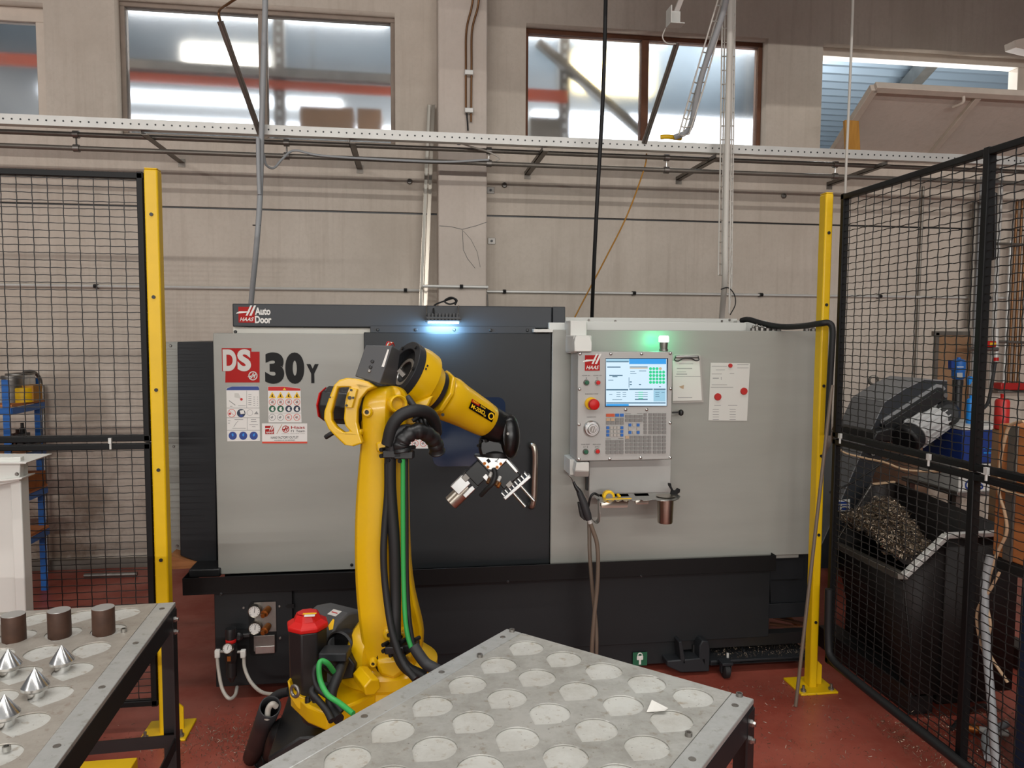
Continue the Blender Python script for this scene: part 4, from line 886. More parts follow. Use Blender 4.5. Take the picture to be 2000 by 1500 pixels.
for y in (1200, 1244, 1289, 1333):
    for x in (541, 597, 653, 710): key(*kz(x, y), 7.4, 5.2, 'key_grey')
for y in (893, 940):
    for x in (780, 834, 889, 944): key(*kz(x, y), 7.2, 5.5, 'key_grey')
for (x, y, m) in ((812, 999, 'blue_paint'), (862, 1000, 'key_light'), (912, 999, 'blue_paint'), (812, 1045, 'key_light'), (912, 1045, 'key_light'), (812, 1090, 'blue_paint'), (862, 1090, 'key_light'), (912, 1090, 'blue_paint')): key(*kz(x, y), 5.2, 5.2, m)
for y in (872, 916, 960, 1003, 1046, 1090):
    key(*kz(999, y), 5.6, 5.2, 'key_grey')
    for x in (1063, 1120, 1175, 1231): key(*kz(x, y), 7, 5.2, 'key_grey')
for y in (1148, 1192, 1237, 1282, 1328):
    for i, x in enumerate((778, 833, 887, 942, 997, 1051)): key(*kz(x, y), 6.8, 5.2, 'key_tan' if (i == 0 and y == 1148) else 'key_grey')
    for x in (1116, 1172, 1228): key(*kz(x, y), 6.8, 5.2, 'key_grey')
for q in ((518, 1168, 580, 1172), (673, 1166, 735, 1170), (757, 861, 825, 865), (900, 859, 968, 863)): flat_px('key_rule', rpx(*kz(q[0], q[1]), *kz(q[2], q[3])), 'black_decal', CP, CY-.0006)
# suspension: brackets and lower plate
rect('arm_bracket', 1120, 655, 1156, 689, CY+.02, .24, 'white_paint', CP, .006)
MB().prism([at(1125, 655, Y=CY-.0), at(1151, 655, Y=CY-.0), at(1156, 668, Y=CY-.02), at(1156, 687, Y=CY-.02), at(1122, 687, Y=CY-.02), at(1122, 668, Y=CY-.02)], (0, .06, 0)).build('arm_cover', 'white_paint', CP, .004)
rect('arm_bracket', 1114, 626, 1146, 690, CY+.1, .14, 'white_paint', CP, .004)
MB().prism([at(1126, 903, Y=CY), at(1151, 903, Y=CY), at(1151, 921, Y=CY), at(1123, 920, Y=CY)], (0, .24, 0)).build('lower_bracket', 'white_paint', CP, .004)
MB().prism([at(1123, 920, Y=CY), at(1151, 921, Y=CY), at(1150, 931, Y=CY+.05), at(1122, 931, Y=CY+.05)], (0, .2, 0)).build('lower_bracket', 'white_paint', CP, .003)
rect('left_cheek', 1113, 897, 1128, 928, CY+.06, .16, 'white_paint', CP, .003)
rect('lower_plate', 1151, 899, 1310, 972, CY+.12, .1, 'pendant_grey', CP, .003)
rect('cable_tail', 1146, 930, 1152, 958, CY+.14, .03, 'black_plastic', CP)
# beacon
bc = empty('beacon', at(1296, 687, Y=CY+.05), 'small beacon lamp glowing green on top of the control panel', 'beacon')
c = at(1296, 686, Y=CY+.07); zz = lambda py: at(1296, py, Y=CY+.07).z-c.z
MB().lathe(c, (0, 0, 1), [(.022, 0), (.022, zz(682)), (.019, zz(681)), (.021, zz(670)), (.021, zz(668)), (0, zz(668))], 20).build('stem', 'dull_steel', bc)
MB().lathe(c, (0, 0, 1), [(.024, zz(668)), (.025, zz(664)), (.025, zz(659)), (.022, zz(656)), (0, zz(656))], 20).build('lens', 'beacon_glow', bc)
l = bpy.data.lights.new('beacon_lamp', 'POINT'); l.energy = .75; l.color = (.0, 1., .40); l.shadow_soft_size = .03
o = bpy.data.objects.new('beacon_lamp', l); COL.objects.link(o); o.location = at(1291, 664, Y=CY+.112)
# clipboard, note, magnets
PYf = MY-.04
cb = empty('clipboard', at(1343, 787, Y=PYf), 'clipboard with creased white paper hanging beside the control panel', 'clipboard')
MB().prism([at(1313, 695, Y=PYf-.006), at(1318, 692, Y=PYf-.006), at(1364, 691, Y=PYf-.006), at(1368, 694, Y=PYf-.006), at(1374, 786, Y=PYf-.006), at(1313, 787, Y=PYf-.006)], (0, .004, 0)).build('board', 'key_light', cb)
MB().prism([at(1314, 705, Y=PYf-.009), at(1366, 704, Y=PYf-.009), at(1371, 782, Y=PYf-.009), at(1314, 783, Y=PYf-.009)], (0, .002, 0)).build('sheet', 'paper', cb)
rect('clip', 1320, 694, 1364, 699, PYf-.02, .012, 'steel', cb, .003)
tube('clip_wire', [at(1320, 696, Y=PYf-.018), at(1318, 703, Y=PYf-.018), at(1325, 705, Y=PYf-.018), at(1335, 700, Y=PYf-.018), at(1350, 700, Y=PYf-.018), at(1358, 704, Y=PYf-.018), at(1365, 703, Y=PYf-.018), at(1363, 695, Y=PYf-.018)], .0028, 'black_satin', cb)
for q in ((1326, 710, 1354, 711), (1322, 719, 1352, 720.5), (1322, 726, 1340, 727), (1321, 730, 1342, 731.5), (1324, 776, 1352, 777), (1318, 735, 1368, 735.6)): flat_px('print_line', rpx(*q), 'grey_print', cb, PYf-.0092)
flat_px('torn_mark', [(1326, 755), (1336, 752), (1335, 760), (1330, 758)], 'key_tan', cb, PYf-.0094)
nt_ = MB().prism([at(1388, 708.5, Y=PYf-.003), at(1465, 709.5, Y=PYf-.003), at(1459, 822, Y=PYf-.003), at(1383.5, 821, Y=PYf-.003)], (0, .001, 0)).build('paper_note', 'old_paper', None, label='handwritten white paper note held by red magnets', cat='paper')
for k, q in enumerate(((1390, 715, 1420, 716), (1440, 712, 1462, 713), (1398, 722, 1416, 723), (1440, 718, 1462, 719), (1390, 730, 1410, 731), (1425, 729, 1434, 730), (1392, 738, 1404, 739.5), (1408, 736, 1409, 742), (1390, 751, 1420, 752), (1388, 756, 1432, 757), (1395, 791, 1408, 792), (1422, 791, 1440, 792))+tuple((1392+j*33, 799+5*i, 1404+j*33, 800+5*i) for i in range(5) for j in range(2))): flat_px('handwriting', rpx(*q), 'grey_print', nt_, PYf-.0032)
for (x, y, r), lb in (((1426, 714, .011), 'small red magnet at the top of the paper note'), ((1401.5, 775, .019), 'large red magnet low on the paper note, nearer the clipboard'), ((1452.5, 764, .019), 'large red magnet on the paper note, nearer the fence')):
    MB().lathe(at(x, y, Y=PYf-.003), (0, -1, 0), [(r, 0), (r, .006), (r*.9, .009), (0, .009)], 24).build('magnet', 'red_paint', None, label=lb, cat='magnet', group='red magnets on the paper note')
kb = empty('coat_hook', at(1330, 806, Y=PYf), 'small black knob on a pin beside the clipboard', 'hook')
MB().lathe(at(1330, 806, Y=PYf-.05), (0, 0, 1), [(.004, -.016), (.012, -.01), (.014, 0), (.012, .01), (.004, .016)], 12).build('ball', 'black_plastic', kb)
MB().bar(at(1313, 806, Y=PYf-.05), at(1328, 805, Y=PYf-.05), .008, .008).build('pin', 'black_satin', kb)
# ------------------------------------------------------------------ tool tray
TY = CY+.0
tt = empty('tool_tray', at(1240, 1000, Y=TY), 'steel tool tray with two bins, a cup and notched edge below the control panel', 'tool tray')
zt = at(1240, 974, Y=TY-.04).z
def tp(px, py): p = at(px, py, Z=zt); return (p.x, p.y)
outline = [tp(1158, 966), tp(1310, 962), tp(1322, 964), tp(1329, 969), tp(1326, 974), tp(1318, 977), tp(1296, 978), tp(1283, 977.5), tp(1281, 975.6), tp(1257, 978), tp(1253, 975.6), tp(1237, 978), tp(1233, 975.6), tp(1226, 978.4), tp(1219, 978.6), tp(1216, 975.8), tp(1210, 979), tp(1204, 979), tp(1201, 976), tp(1196, 979.6), tp(1190, 979.8), tp(1187, 976.4), tp(1182, 981), tp(1172, 982)]
bins = [[tp(1168, 964.8), tp(1226, 963.5), tp(1229, 969.5), tp(1173, 970.5)], [tp(1237, 963.3), tp(1265, 962.8), tp(1268, 968.2), tp(1241, 968.8)]]
cc = at(1300, 969.5, Z=zt); rr = .042
holes('tray_plate', [outline]+bins+[circ((cc.x, cc.y), rr, 28)], .003, Matrix.Translation((0, 0, zt)), 'steel', tt)
def bin_(lp, dz, m):
    a = [Vector((x, y, zt-.001)) for x, y in lp]; c = sum(a, Vector())/4; bt_ = [c+(p-c)*.9+Vector((0, 0, -dz)) for p in a]
    b = MB(); b.add(a+bt_, [(0, 1, 5, 4), (1, 2, 6, 5), (2, 3, 7, 6), (3, 0, 4, 7), (4, 5, 6, 7)]); o = b.build('bin', m, tt); md = o.modifiers.new('s', 'SOLIDIFY'); md.thickness = .0015; return o
bin_(bins[0], .055, 'brushed_steel'); bin_(bins[1], .042, 'brushed_steel')
MB().lathe((cc.x, cc.y, zt), (0, 0, 1), [(rr*.96, .004), (rr+.006, .004), (rr, 0), (rr*.9, -.125), (rr*.84, -.132), (0, -.132), (0, -.128), (rr*.84, -.128), (rr*.95, 0)], 32).build('cup', 'brushed_steel', tt)
hk = spline([at(1171, 981, Y=TY-.06), at(1172, 1010, Y=TY-.06), at(1170, 1020, Y=TY-.05), at(1165, 1023, Y=TY-.03), at(1159, 1018, Y=TY-.01)], 5)
MB().loft([[p+Vector((-.001, .0, 0)), p+Vector((.001, 0, 0)), p+Vector((.001, .04, .004)), p+Vector((-.001, .04, .004))] for p in hk]).build('hook', 'steel', tt)
c = at(1188, 970, Y=TY+.02); tmz = at(1188, 958, Y=TY+.02).z
tm = empty('tape_measure', c, 'round yellow tape measure standing in the tool tray', 'tape measure')
cz = at(1188, 969, Y=TY+.02)
MB().lathe(cz+Vector((0, .012, 0)), (0, -1, 0), [(.024, 0), (.030, .004), (.030, .026), (.024, .030), (.018, .030), (.018, .028), (0, .028)], 24).build('case', 'yellow_decal', tm)
MB().lathe(cz+Vector((0, .012, 0)), (0, -1, 0), [(.017, .028), (.017, .031), (0, .031)], 20).build('badge', 'dull_steel', tm)
MB().bar(at(1206, 965, Y=TY+.02), at(1211, 971, Y=TY+.0), .012, .012).build('yellow_marker', 'yellow_decal', None, .003, label='short yellow marker beside the tape measure', cat='marker')
MB().bar(at(1183, 975.2, Z=zt+.006), at(1233, 973.6, Z=zt+.006), .006, .004).build('folding_ruler', 'yellow_decal', None, label='thin yellow ruler lying along the tool tray edge', cat='ruler')
MB().prism([at(x, y, Y=TY+.03) for x, y in ((1308, 975), (1312, 958), (1306, 948), (1306, 944), (1311, 944.5), (1312, 951), (1316, 958), (1320, 958.5), (1324, 953.5), (1329, 956), (1328, 962), (1322, 966), (1318, 976))], (0, .015, 0)).build('hook_wrench', 'black_paint', None, .002, label='black hook spanner standing in the steel cup', cat='spanner')
# air gun
ag = empty('air_gun', at(1140, 990, Y=TY-.03), 'black air blow gun with hose hanging at the tool tray', 'air gun')
def gp(x, y): return at(x, y, Y=TY-.05)
MB().tube(spline([gp(1110, 927), gp(1116, 933), gp(1121, 944)], 4), [.0035]*9, 8).build('nozzle', 'steel', ag)
MB().tube([gp(1120, 941), gp(1124, 950), gp(1130, 958), gp(1135, 966)], [.006, .008, .012, .013], 10).build('neck', 'black_satin', ag)
MB().tube([gp(1131, 960), gp(1140, 982), gp(1147, 1005), gp(1150, 1015)], [.014, .019, .02, .016], 12).build('grip', 'grey_rubber', ag)
MB().prism([gp(1129, 982), gp(1132, 981), gp(1146, 1013), gp(1142, 1017), gp(1134, 1010), gp(1131, 995)], (0, .02, 0)).build('trigger', 'black_plastic', ag, .003)
MB().tube([gp(1150, 1014), gp(1153, 1022)], .011, 10).build('coupling', 'galvanised', ag)
tube('hose', [gp(1153, 1022), gp(1158, 1036), gp(1166, 1062), gp(1168, 1100), gp(1166, 1150), at(1160, 1210, Y=TY-.04), at(1156, 1270, Y=TY-.02), at(1156, 1340, Y=TY)], .0105, 'brown_hose', ag)
tube('air_hose', [at(1150, 1000, Y=CY+.08), at(1151, 1040, Y=CY+.05), at(1152, 1085, Y=CY+.02), at(1157, 1150, Y=CY), at(1164, 1220, Y=CY), at(1165, 1270, Y=CY), at(1162, 1340, Y=CY+.02)], .010, 'brown_hose', None, label='brown air hose crossing the blow gun hose below the tool tray', cat='hose')
tube('looped_black_strap', [at(1170, 968, Y=TY), at(1160, 964, Y=TY-.02), at(1153, 972, Y=TY-.02), at(1149, 990, Y=TY)], .006, 'black_rubber', None, label='short black cable loop at the left end of the tool tray', cat='cable')
# thick black cable from the lathe roof over to the fence
tube('black_cable_sleeve', [at(1448, 626, Y=MY+.2), at(1462, 624, Y=MY+.15), at(1490, 632, Y=MY+.05), at(1525, 638, Y=MY-.05), at(1565, 637, Y=MY-.2), at(1600, 632, Y=MY-.35), at(1619, 631, Y=3.34), at(1626, 645, Y=3.33), at(1624, 690, Y=3.33), at(1620, 760, Y=3.34), at(1616, 850, Y=3.34)], [.015]*81, 'black_rubber', None, label='thick black sleeved cable running from the lathe roof to the fence post', cat='cable')
# ================================================================== safety fence
FX = 2.082; LFY = 3.40; FZ = 2.49
def wire_panel(e, o, u, L, z0, z1, cu, cv, crimp, r=.0022):
    """crimped wire mesh between z0 and z1 along direction u"""
    o, u = Vector(o), Vector(u); n_ = Vector((u.y, -u.x, 0)); b = MB()
    k = int(L/cu)
    for i in range(1, k+1):
        p = []; m = int((z1-z0)/cv*2)
        for j in range(m+1): t = (z1-z0)*j/m; p.append(o+u*(i*cu+crimp*math.sin(j*math.pi/2+i))+Vector((0, 0, z0+t)) + n_*(.002*math.sin(j*math.pi)))
        b.tube(p, r, 4, caps=False)
    for i in range(1, int((z1-z0)/cv)+1):
        p = []; m = int(L/cu*4)
        for j in range(m+1): t = L*j/m; p.append(o+u*t+Vector((0, 0, z0+i*cv+crimp*.8*math.sin(j*math.pi/2+i*1.3)))+n_*.004)
        b.tube(p, r, 4, caps=False)
    b.build('wire_mesh', 'wire_black', e, kind='stuff')
def fence_panel(o, u, L, z0, z1, label, cu, cv, crimp, stiff=None, fw=.032):
    o, u = Vector(o), Vector(u); n_ = Vector((u.y, -u.x, 0)); up = Vector((0, 0, 1))
    e = empty('mesh_fence', o+up*z0, label, 'fence', 'black wire mesh fence panels')
    def fb(a, b, w=fw): MB().bar(a, b, w*.8, w, n_).build('frame_rail', 'black_paint', e, .003)
    fb(o+up*(z0+fw/2), o+u*L+up*(z0+fw/2)); fb(o+up*(z1-fw/2), o+u*L+up*(z1-fw/2))
    fb(o+up*z0+u*fw/2, o+up*z1+u*fw/2); fb(o+up*z0+u*(L-fw/2), o+up*z1+u*(L-fw/2))
    if stiff: fb(o+u*stiff+up*z0, o+u*stiff+up*z1, .034)
    wire_panel(e, o, u, L, z0, z1, cu, cv, crimp)
    return e
def post(px, py, Y, x0p, x1p, label):
    x0, x1 = at(x0p, 700, Y=Y).x, at(x1p, 700, Y=Y).x
    e = empty('fence_post', ((x0+x1)/2, Y+.03, 0), label, 'fence post', 'yellow fence posts')
    MB().box((x0, Y, 0), (x1, Y+.06, FZ)).build('tube', 'post_yellow', e, .007)
    MB().box((x0+.002, Y+.002, FZ), (x1-.002, Y+.058, FZ+.006)).build('cap', 'post_yellow', e, .002)
    cx_ = (x0+x1)/2
    bp = MB().box((cx_-.10, Y-.06, 0), (cx_+.10, Y+.12, .012)).build('base_plate', 'post_yellow', e, .003)
    MB().prism([(x1, Y+.03, .012), (x1+.04, Y+.03, .012), (x1+.04, Y+.03, .11), (x1, Y+.03, .15)], (0, .008, 0)).build('gusset', 'post_yellow', e)
    for sx in (-.075, .075): MB().lathe((cx_+sx, Y-.035, .012), (0, 0, 1), [(.014, 0), (.014, .01), (.007, .011), (.007, .03), (0, .03)], 8).build('anchor_bolt', 'dull_steel', e)
    sm = MB().lathe((0, 0, 0), (0, -1, 0), [(.008, 0), (.008, .004), (0, .004)], 8).mesh('screw', 'black_satin')
    for z in (.35, .8, 1.2, 1.55, 1.95, 2.3): inst(sm, 'screw', Matrix.Translation((cx_, Y, z)), e)
    return e
post(0, 0, 3.37, 290, 317, 'yellow steel fence post in front of the left-hand mesh panels')
post(0, 0, 3.40, 1603, 1618, 'yellow steel fence post beside the leaning rod')
zmid_l = [at(150, y, Y=LFY).z for y in (853, 877)]
lx1 = at(292, 700, Y=LFY).x
fence_panel((lx1-1.9, LFY, 0), (1, 0, 0), 1.9, sum(zmid_l)/2+.002, FZ-.01, 'upper black mesh panel in front of the blue shelf rack', .0605, .0312, .0009)
fence_panel((lx1-1.9, LFY, 0), (1, 0, 0), 1.9, at(240, 1381, Y=LFY).z, sum(zmid_l)/2-.002, 'lower black mesh panel behind the cone-covered table', .0605, .0312, .0009)
FY1 = 3.36; FL = 1.9; stf = FY1-at(1905, 900, X=FX).y
zmr = at(1620, 852, X=FX).z
fence_panel((FX, FY1, 0), (0, -1, 0), FL, zmr+.002, FZ-.01, 'upper black mesh panel in front of the chip conveyor head', .0605, .0312, .0018, stf)
fence_panel((FX, FY1, 0), (0, -1, 0), FL, at(1700, 1358, X=FX).z, zmr-.002, 'lower black mesh panel in front of the chip bin', .0605, .0312, .0018, stf)
me = MB().box((-.012, -.008, -.012), (.0, .008, .012)).lathe((-.006, 0, -.012), (0, 0, -1), [(.005, 0), (.005, .025), (0, .025)], 8).mesh('panel_clamp', 'galvanised')
for (x, y), lb in (((1650, 850), 'silver clamp joining the right mesh panels, next to the post'), ((1825, 886), 'silver clamp joining the right mesh panels, before the stiffener bar'), ((1939, 910), 'silver clamp joining the right mesh panels, past the stiffener bar')):
    inst(me, 'panel_clamp', Matrix.Translation(Vector((FX-.018, at(x, y, X=FX).y, zmr+.02))), None, label=lb, cat='clamp', group='clamps joining the right mesh panels')
inst(me, 'panel_clamp', Matrix.Translation(Vector((at(222, 862, Y=LFY).x, LFY-.02, sum(zmid_l)/2+.01))), None, label='silver clamp joining the mesh panels behind the left table', cat='clamp')
sl = [at(x, y, X=FX-.05) for x, y in ((1622, 1255), (1628, 1290))]
tube('floor_cable_sleeve', [(FX-.03, 3.32, .55), (FX-.03, 3.31, .30), (FX-.032, 3.27, .22), (FX-.034, 3.1, .205), (FX-.034, 2.7, .20), (FX-.036, 2.4, .20), (FX-.036, 2.2, .195), (FX-.04, 2.05, .185), (FX-.04, 1.7, .19)], .019, 'black_rubber', None, label='thick black cable sleeve strapped along the foot of the right fence', cat='cable')
A = at(1554, 1377, Z=.01); B = at(1625, 752, Y=3.33)
MB().cyl((A.x, A.y, 0.004), B, .0085, 10).build('leaning_rod', 'brown_hose', None, label='thin brown metal rod leaning against the right fence post', cat='rod')
# ================================================================== tables
TZ = .95; SC = (CAMH-TZ)
def teardrop(c, r, ang, n=26):
    """round pocket with one pointed corner in direction ang"""
    out = []; a0 = math.radians(42)
    for k in range(n+1):
        t = ang+a0+(2*math.pi-2*a0)*k/n; out.append((c[0]+r*math.cos(t), c[1]+r*math.sin(t)))
    out.append((c[0]+1.32*r*math.cos(ang), c[1]+1.32*r*math.sin(ang))); return out
def table(org, ang, L, Wd, rows, cols, pu, pv, off, rad, tang, label, mats, skip=(), strips=True):
    """org: far corner; u along ang, v toward the viewer; L along u, Wd along v"""
    u = Vector((math.cos(ang), math.sin(ang), 0)); v = Vector((math.sin(ang), -math.cos(ang), 0)); o = Vector((org[0], org[1], TZ))
    M = frame(o, u, -v, (0, 0, 1))
    e = empty('part_table', (o.x, o.y, 0), label, 'table', 'tables with teardrop pockets')
    sw = .052; x0, x1 = (sw, L-sw) if strips else (0, L-sw)
    cs_ = [(off[0]+i*pu, -(off[1]+j*pv)) for j in range(rows) for i in range(cols)]
    T = .004
    holes('top_plate', [[(x0+.001, 0), (x1-.001, 0), (x1-.001, -Wd), (x0+.001, -Wd)]]+[teardrop(c, rad, tang) for c in cs_], T, M, mats[0], e)
    b = MB().add([M @ Vector(p) for p in ((x0, 0, -T), (x1, 0, -T), (x1, -Wd, -T), (x0, -Wd, -T), (x0, 0, -T-.008), (x1, 0, -T-.008), (x1, -Wd, -T-.008), (x0, -Wd, -T-.008))], [(0, 1, 2, 3), (7, 6, 5, 4), (0, 4, 5, 1), (1, 5, 6, 2), (2, 6, 7, 3), (3, 7, 4, 0)]); b.build('base_plate', mats[1], e)
    def ob(nm, a, c, m, bev=.002):
        pts = [M @ Vector(p) for p in ((a[0], a[1], a[2]), (c[0], a[1], a[2]), (c[0], c[1], a[2]), (a[0], c[1], a[2]), (a[0], a[1], c[2]), (c[0], a[1], c[2]), (c[0], c[1], c[2]), (a[0], c[1], c[2]))]
        return MB().hexa(pts).build(nm, m, e, bev)
    for s0 in ([(0, sw), (L-sw, L)] if strips else [(L-sw, L)]):
        ob('edge_strip', (s0[0], 0, -.012), (s0[1], -Wd, .0006), mats[2])
        s_ = 0 if s0[0] == 0 else L
        ob('frame_side', (min(s_, s_+(.004 if s_ == 0 else -.004)), 0, -.075), (max(s_, s_+(.004 if s_ == 0 else -.004)), -Wd, -.012), 'skirt_grey')
        for f in (.06, .34, .62, .9):
            c = M @ Vector(((s0[0]+s0[1])/2, -Wd*f, .0006)); MB().lathe(c, (0, 0, 1), [(.008, 0), (.008, .0012), (.005, .0014), (0, .0002)], 10).build('rivet', 'dull_steel', e)
    ob('frame_end', (0, 0, -.075), (L, -.004, -.012), 'skirt_grey'); ob('frame_end', (0, -Wd+.004, -.075), (L, -Wd, -.012), 'skirt_grey')
    for (lx, sx) in ((0, 1), (L, -1)):
        for (ly, sy) in ((0, -1), (-Wd, 1)):
            a = MB()
            def bb(p, q): a.hexa([M @ Vector(t) for t in ((p[0], p[1], p[2]), (q[0], p[1], p[2]), (q[0], q[1], p[2]), (p[0], q[1], p[2]), (p[0], p[1], q[2]), (q[0], p[1], q[2]), (q[0], q[1], q[2]), (p[0], q[1], q[2]))])
            bb((lx-.002*sx, ly-.002*sy, -TZ), (lx+.045*sx, ly+.003*sy, -.02)); bb((lx-.002*sx, ly+.003*sy, -TZ), (lx+.003*sx, ly+.045*sy, -.02))
            lg = a.build('leg', 'black_satin', e)
            for dx, dy, z, ax in ((.025*sx, -.002*sy, -.05, (0, -sy, 0)), (-.002*sx, .028*sy, -.045, (-sx, 0, 0)), (.0-.002*sx, .028*sy, -.085, (-sx, 0, 0)), (.025*sx, -.002*sy, -.42, (0, -sy, 0))):
                p = M @ Vector((lx+dx, ly+dy, z)); axw = (M.to_3x3() @ Vector(ax)); MB().lathe(p, axw, [(.009, 0), (.009, .006), (.006, .0065), (.006, .012), (0, .012)], 6).build('bolt', 'steel', lg)
    ob('lower_rail', (.0, -.02, -.46), (L, -.024, -.42), 'black_satin', 0); ob('lower_rail', (L-.004, 0, -.46), (L, -Wd, -.42), 'black_satin', 0)
    return e, M, cs_
k = SC/.65
# right-hand table, turned about 43 degrees
ga = -.749; A0 = Vector((.3694*SC, 2.2678*SC)); pu, pv = .1387*SC, .1513*SC
u2 = Vector((math.cos(ga), math.sin(ga))); v2 = Vector((math.sin(ga), -math.cos(ga)))
c0 = at(990, 1228, Z=TZ); c1 = at(1475, 1362, Z=TZ); L_ = ((c1-c0).xy).length
offu = (A0-c0.xy).dot(u2); offv = (A0-c0.xy).dot(v2)
tb, TM, _ = table((c0.x, c0.y), ga, L_, offv+6.75*pv, 7, 5, pu, pv, (offu, offv), .395*pu, math.radians(270), 'large pale part table with empty teardrop pockets in the foreground', ('worn_plate', 'pocket_floor', 'side_strip'))
for x, y in ((1345, 1437), (937, 1283), (1000, 1234), (1444, 1360)):
    p = at(x, y, Z=TZ); MB().lathe(p, (0, 0, 1), [(.008, 0), (.008, .008), (.005, .008), (.005, .004), (0, .004)], 12).build('cap_screw', 'dull_steel', tb)
fp = [at(x, y, Z=TZ+.002) for x, y in ((1263, 1391), (1273, 1371), (1305, 1384), (1298, 1391))]
fp[1].z += .004; fp[3].z += .003
MB().prism(fp, (0, 0, .0012)).build('paper_scrap', 'paper', None, label='small torn white paper scrap lying on the front table', cat='paper')
# left-hand table, square to the wall
l0 = at(343, 1176, Z=TZ); lr = at(40, 1500, Z=TZ)
la = math.atan2(-(at(0, 1196, Z=TZ)-l0).y, -(at(0, 1196, Z=TZ)-l0).x)
LL = 5*pu+.16
o2 = l0.xy-Vector((math.cos(la), math.sin(la)))*LL
spots_cyl = [at(x, y, Z=TZ) for x, y in ((203, 1226), (117, 1233), (28, 1240))]
lu = Vector((math.cos(la), math.sin(la))); lv = Vector((math.sin(la), -math.cos(la)))
pc = at(252, 1197, Z=TZ).xy-o2; pc2 = at(122, 1310, Z=TZ).xy-o2
prow = (pc2.dot(lv)-pc.dot(lv))/3
tl_, LM, lcs = table((o2.x, o2.y), la, LL, pc.dot(lv)+6.6*prow, 7, 5, pu, prow, (LL-.052-.02-.5*pu-4*pu, pc.dot(lv)), .395*pu, math.radians(270), 'part table with aluminium cones and brown steel blanks on it', ('plate_left', 'pocket_floor', 'side_strip'))
rowx = lambda i: LL-.072-.5*pu-(4-i)*pu
def lp(i, j, dx=0, dy=0): return LM @ Vector((rowx(i)+dx, -(pc.dot(lv)+j*prow)+dy, 0))
for x, y in ((145, 1160+0), ):
    pass
for x, y in ((242, 1234), (13, 1466)):
    p = at(x, y, Z=TZ); MB().lathe(p, (0, 0, 1), [(.008, 0), (.008, .010), (.005, .010), (.005, .004), (0, .004)], 12).build('cap_screw', 'steel', tl_)
FL_ = TZ-.004
def blank(p, lb):
    e = empty('steel_blank', (p.x, p.y, FL_), lb, 'steel blank', 'brown steel blanks on the left table')
    r = .25*pu; h = .076
    MB().lathe((p.x, p.y, FL_), (0, 0, 1), [(r*.97, 0), (r, .002), (r, h-.002), (r*.985, h-.0003)], 40).build('body', 'rusty_stock', e)
    MB().lathe((p.x, p.y, FL_+h-.0008), (0, 0, 1), [(r*.985, 0), (r*.975, .001), (0, .001)], 40).build('sawn_face', 'stock_end', e)
def pocket(px, py):   # nearest pocket centre to a pixel
    q = at(px, py, Z=FL_); best = min(lcs, key=lambda c: ((LM @ Vector((c[0], c[1], 0))).xy-q.xy).length); return LM @ Vector((best[0], best[1], 0))
for (x, y), lb in (((203, 1237), 'brown steel cylinder blank nearest the fence post on the left table'), ((117, 1243), 'brown steel cylinder blank in the middle of the three on the left table'), ((28, 1252), 'brown steel cylinder blank cut nearest the photo edge on the left table')):
    q = at(x, y, Z=FL_); blank(q, lb)
def cone(px, py, lb, ytip):
    c = at(px, py, Z=FL_); d_ = (c-CAM).dot(FWD); H_ = (py-ytip)/FPX*d_*1.0; r = H_*.42
    e = empty('aluminium_cone', (c.x, c.y, FL_), lb, 'turned part', 'turned aluminium cones on the left table')
    MB().lathe(c, (0, 0, 1), [(r*.60, 0), (r*.60, H_*.20), (r*.56, H_*.205)], 40).build('spigot', 'turned_aluminium', e)
    MB().lathe(c, (0, 0, 1), [(r*.56, H_*.205), (r*.56, H_*.27), (r*.90, H_*.275), (r, H_*.31), (r, H_*.40)], 40).build('collar', 'turned_aluminium', e)
    MB().lathe(c, (0, 0, 1), [(r, H_*.40), (r*.015, H_), (0, H_+.0003)], 48).build('cone', 'turned_aluminium', e)
for a_ in ((122, 1310, 'aluminium cone standing nearest the table edge, just behind the others', 1258), (18, 1319, 'aluminium cone cut by the photo edge, in the same row as the rearmost', 1265), (70, 1361, 'aluminium cone in the second row of the left table', 1302), (11, 1417, 'aluminium cone nearest the viewer on the left table', 1354)): cone(*a_)
# yellow beam and clutter on the floor under the left table
yb = at(225, 1490, Z=.05)
MB().box((at(140, 1498, Z=.05).x, yb.y-.05, 0), (at(262, 1490, Z=.05).x, yb.y+.03, .05)).build('yellow_floor_beam', 'post_yellow', None, .003, label='yellow steel beam lying on the floor under the left table', cat='beam')
cp = at(118, 1492, Z=.06); e = empty('toggle_clamp', (cp.x, cp.y, 0), 'small steel toggle clamp on the floor by the yellow beam', 'clamp')
MB().box((cp.x-.05, cp.y-.04, 0), (cp.x+.05, cp.y+.04, .04)).build('base', 'dull_steel', e, .004)
MB().bar((cp.x-.03, cp.y, .05), (cp.x+.06, cp.y, .085), .012, .012).build('arm', 'steel', e); MB().bar((cp.x-.01, cp.y-.03, .04), (cp.x+.02, cp.y-.03, .09), .01, .01).build('arm', 'steel', e)
MB().cyl((cp.x-.06, cp.y, .045), (cp.x-.11, cp.y, .05), .014, 10).build('grip', 'red_plastic', e)
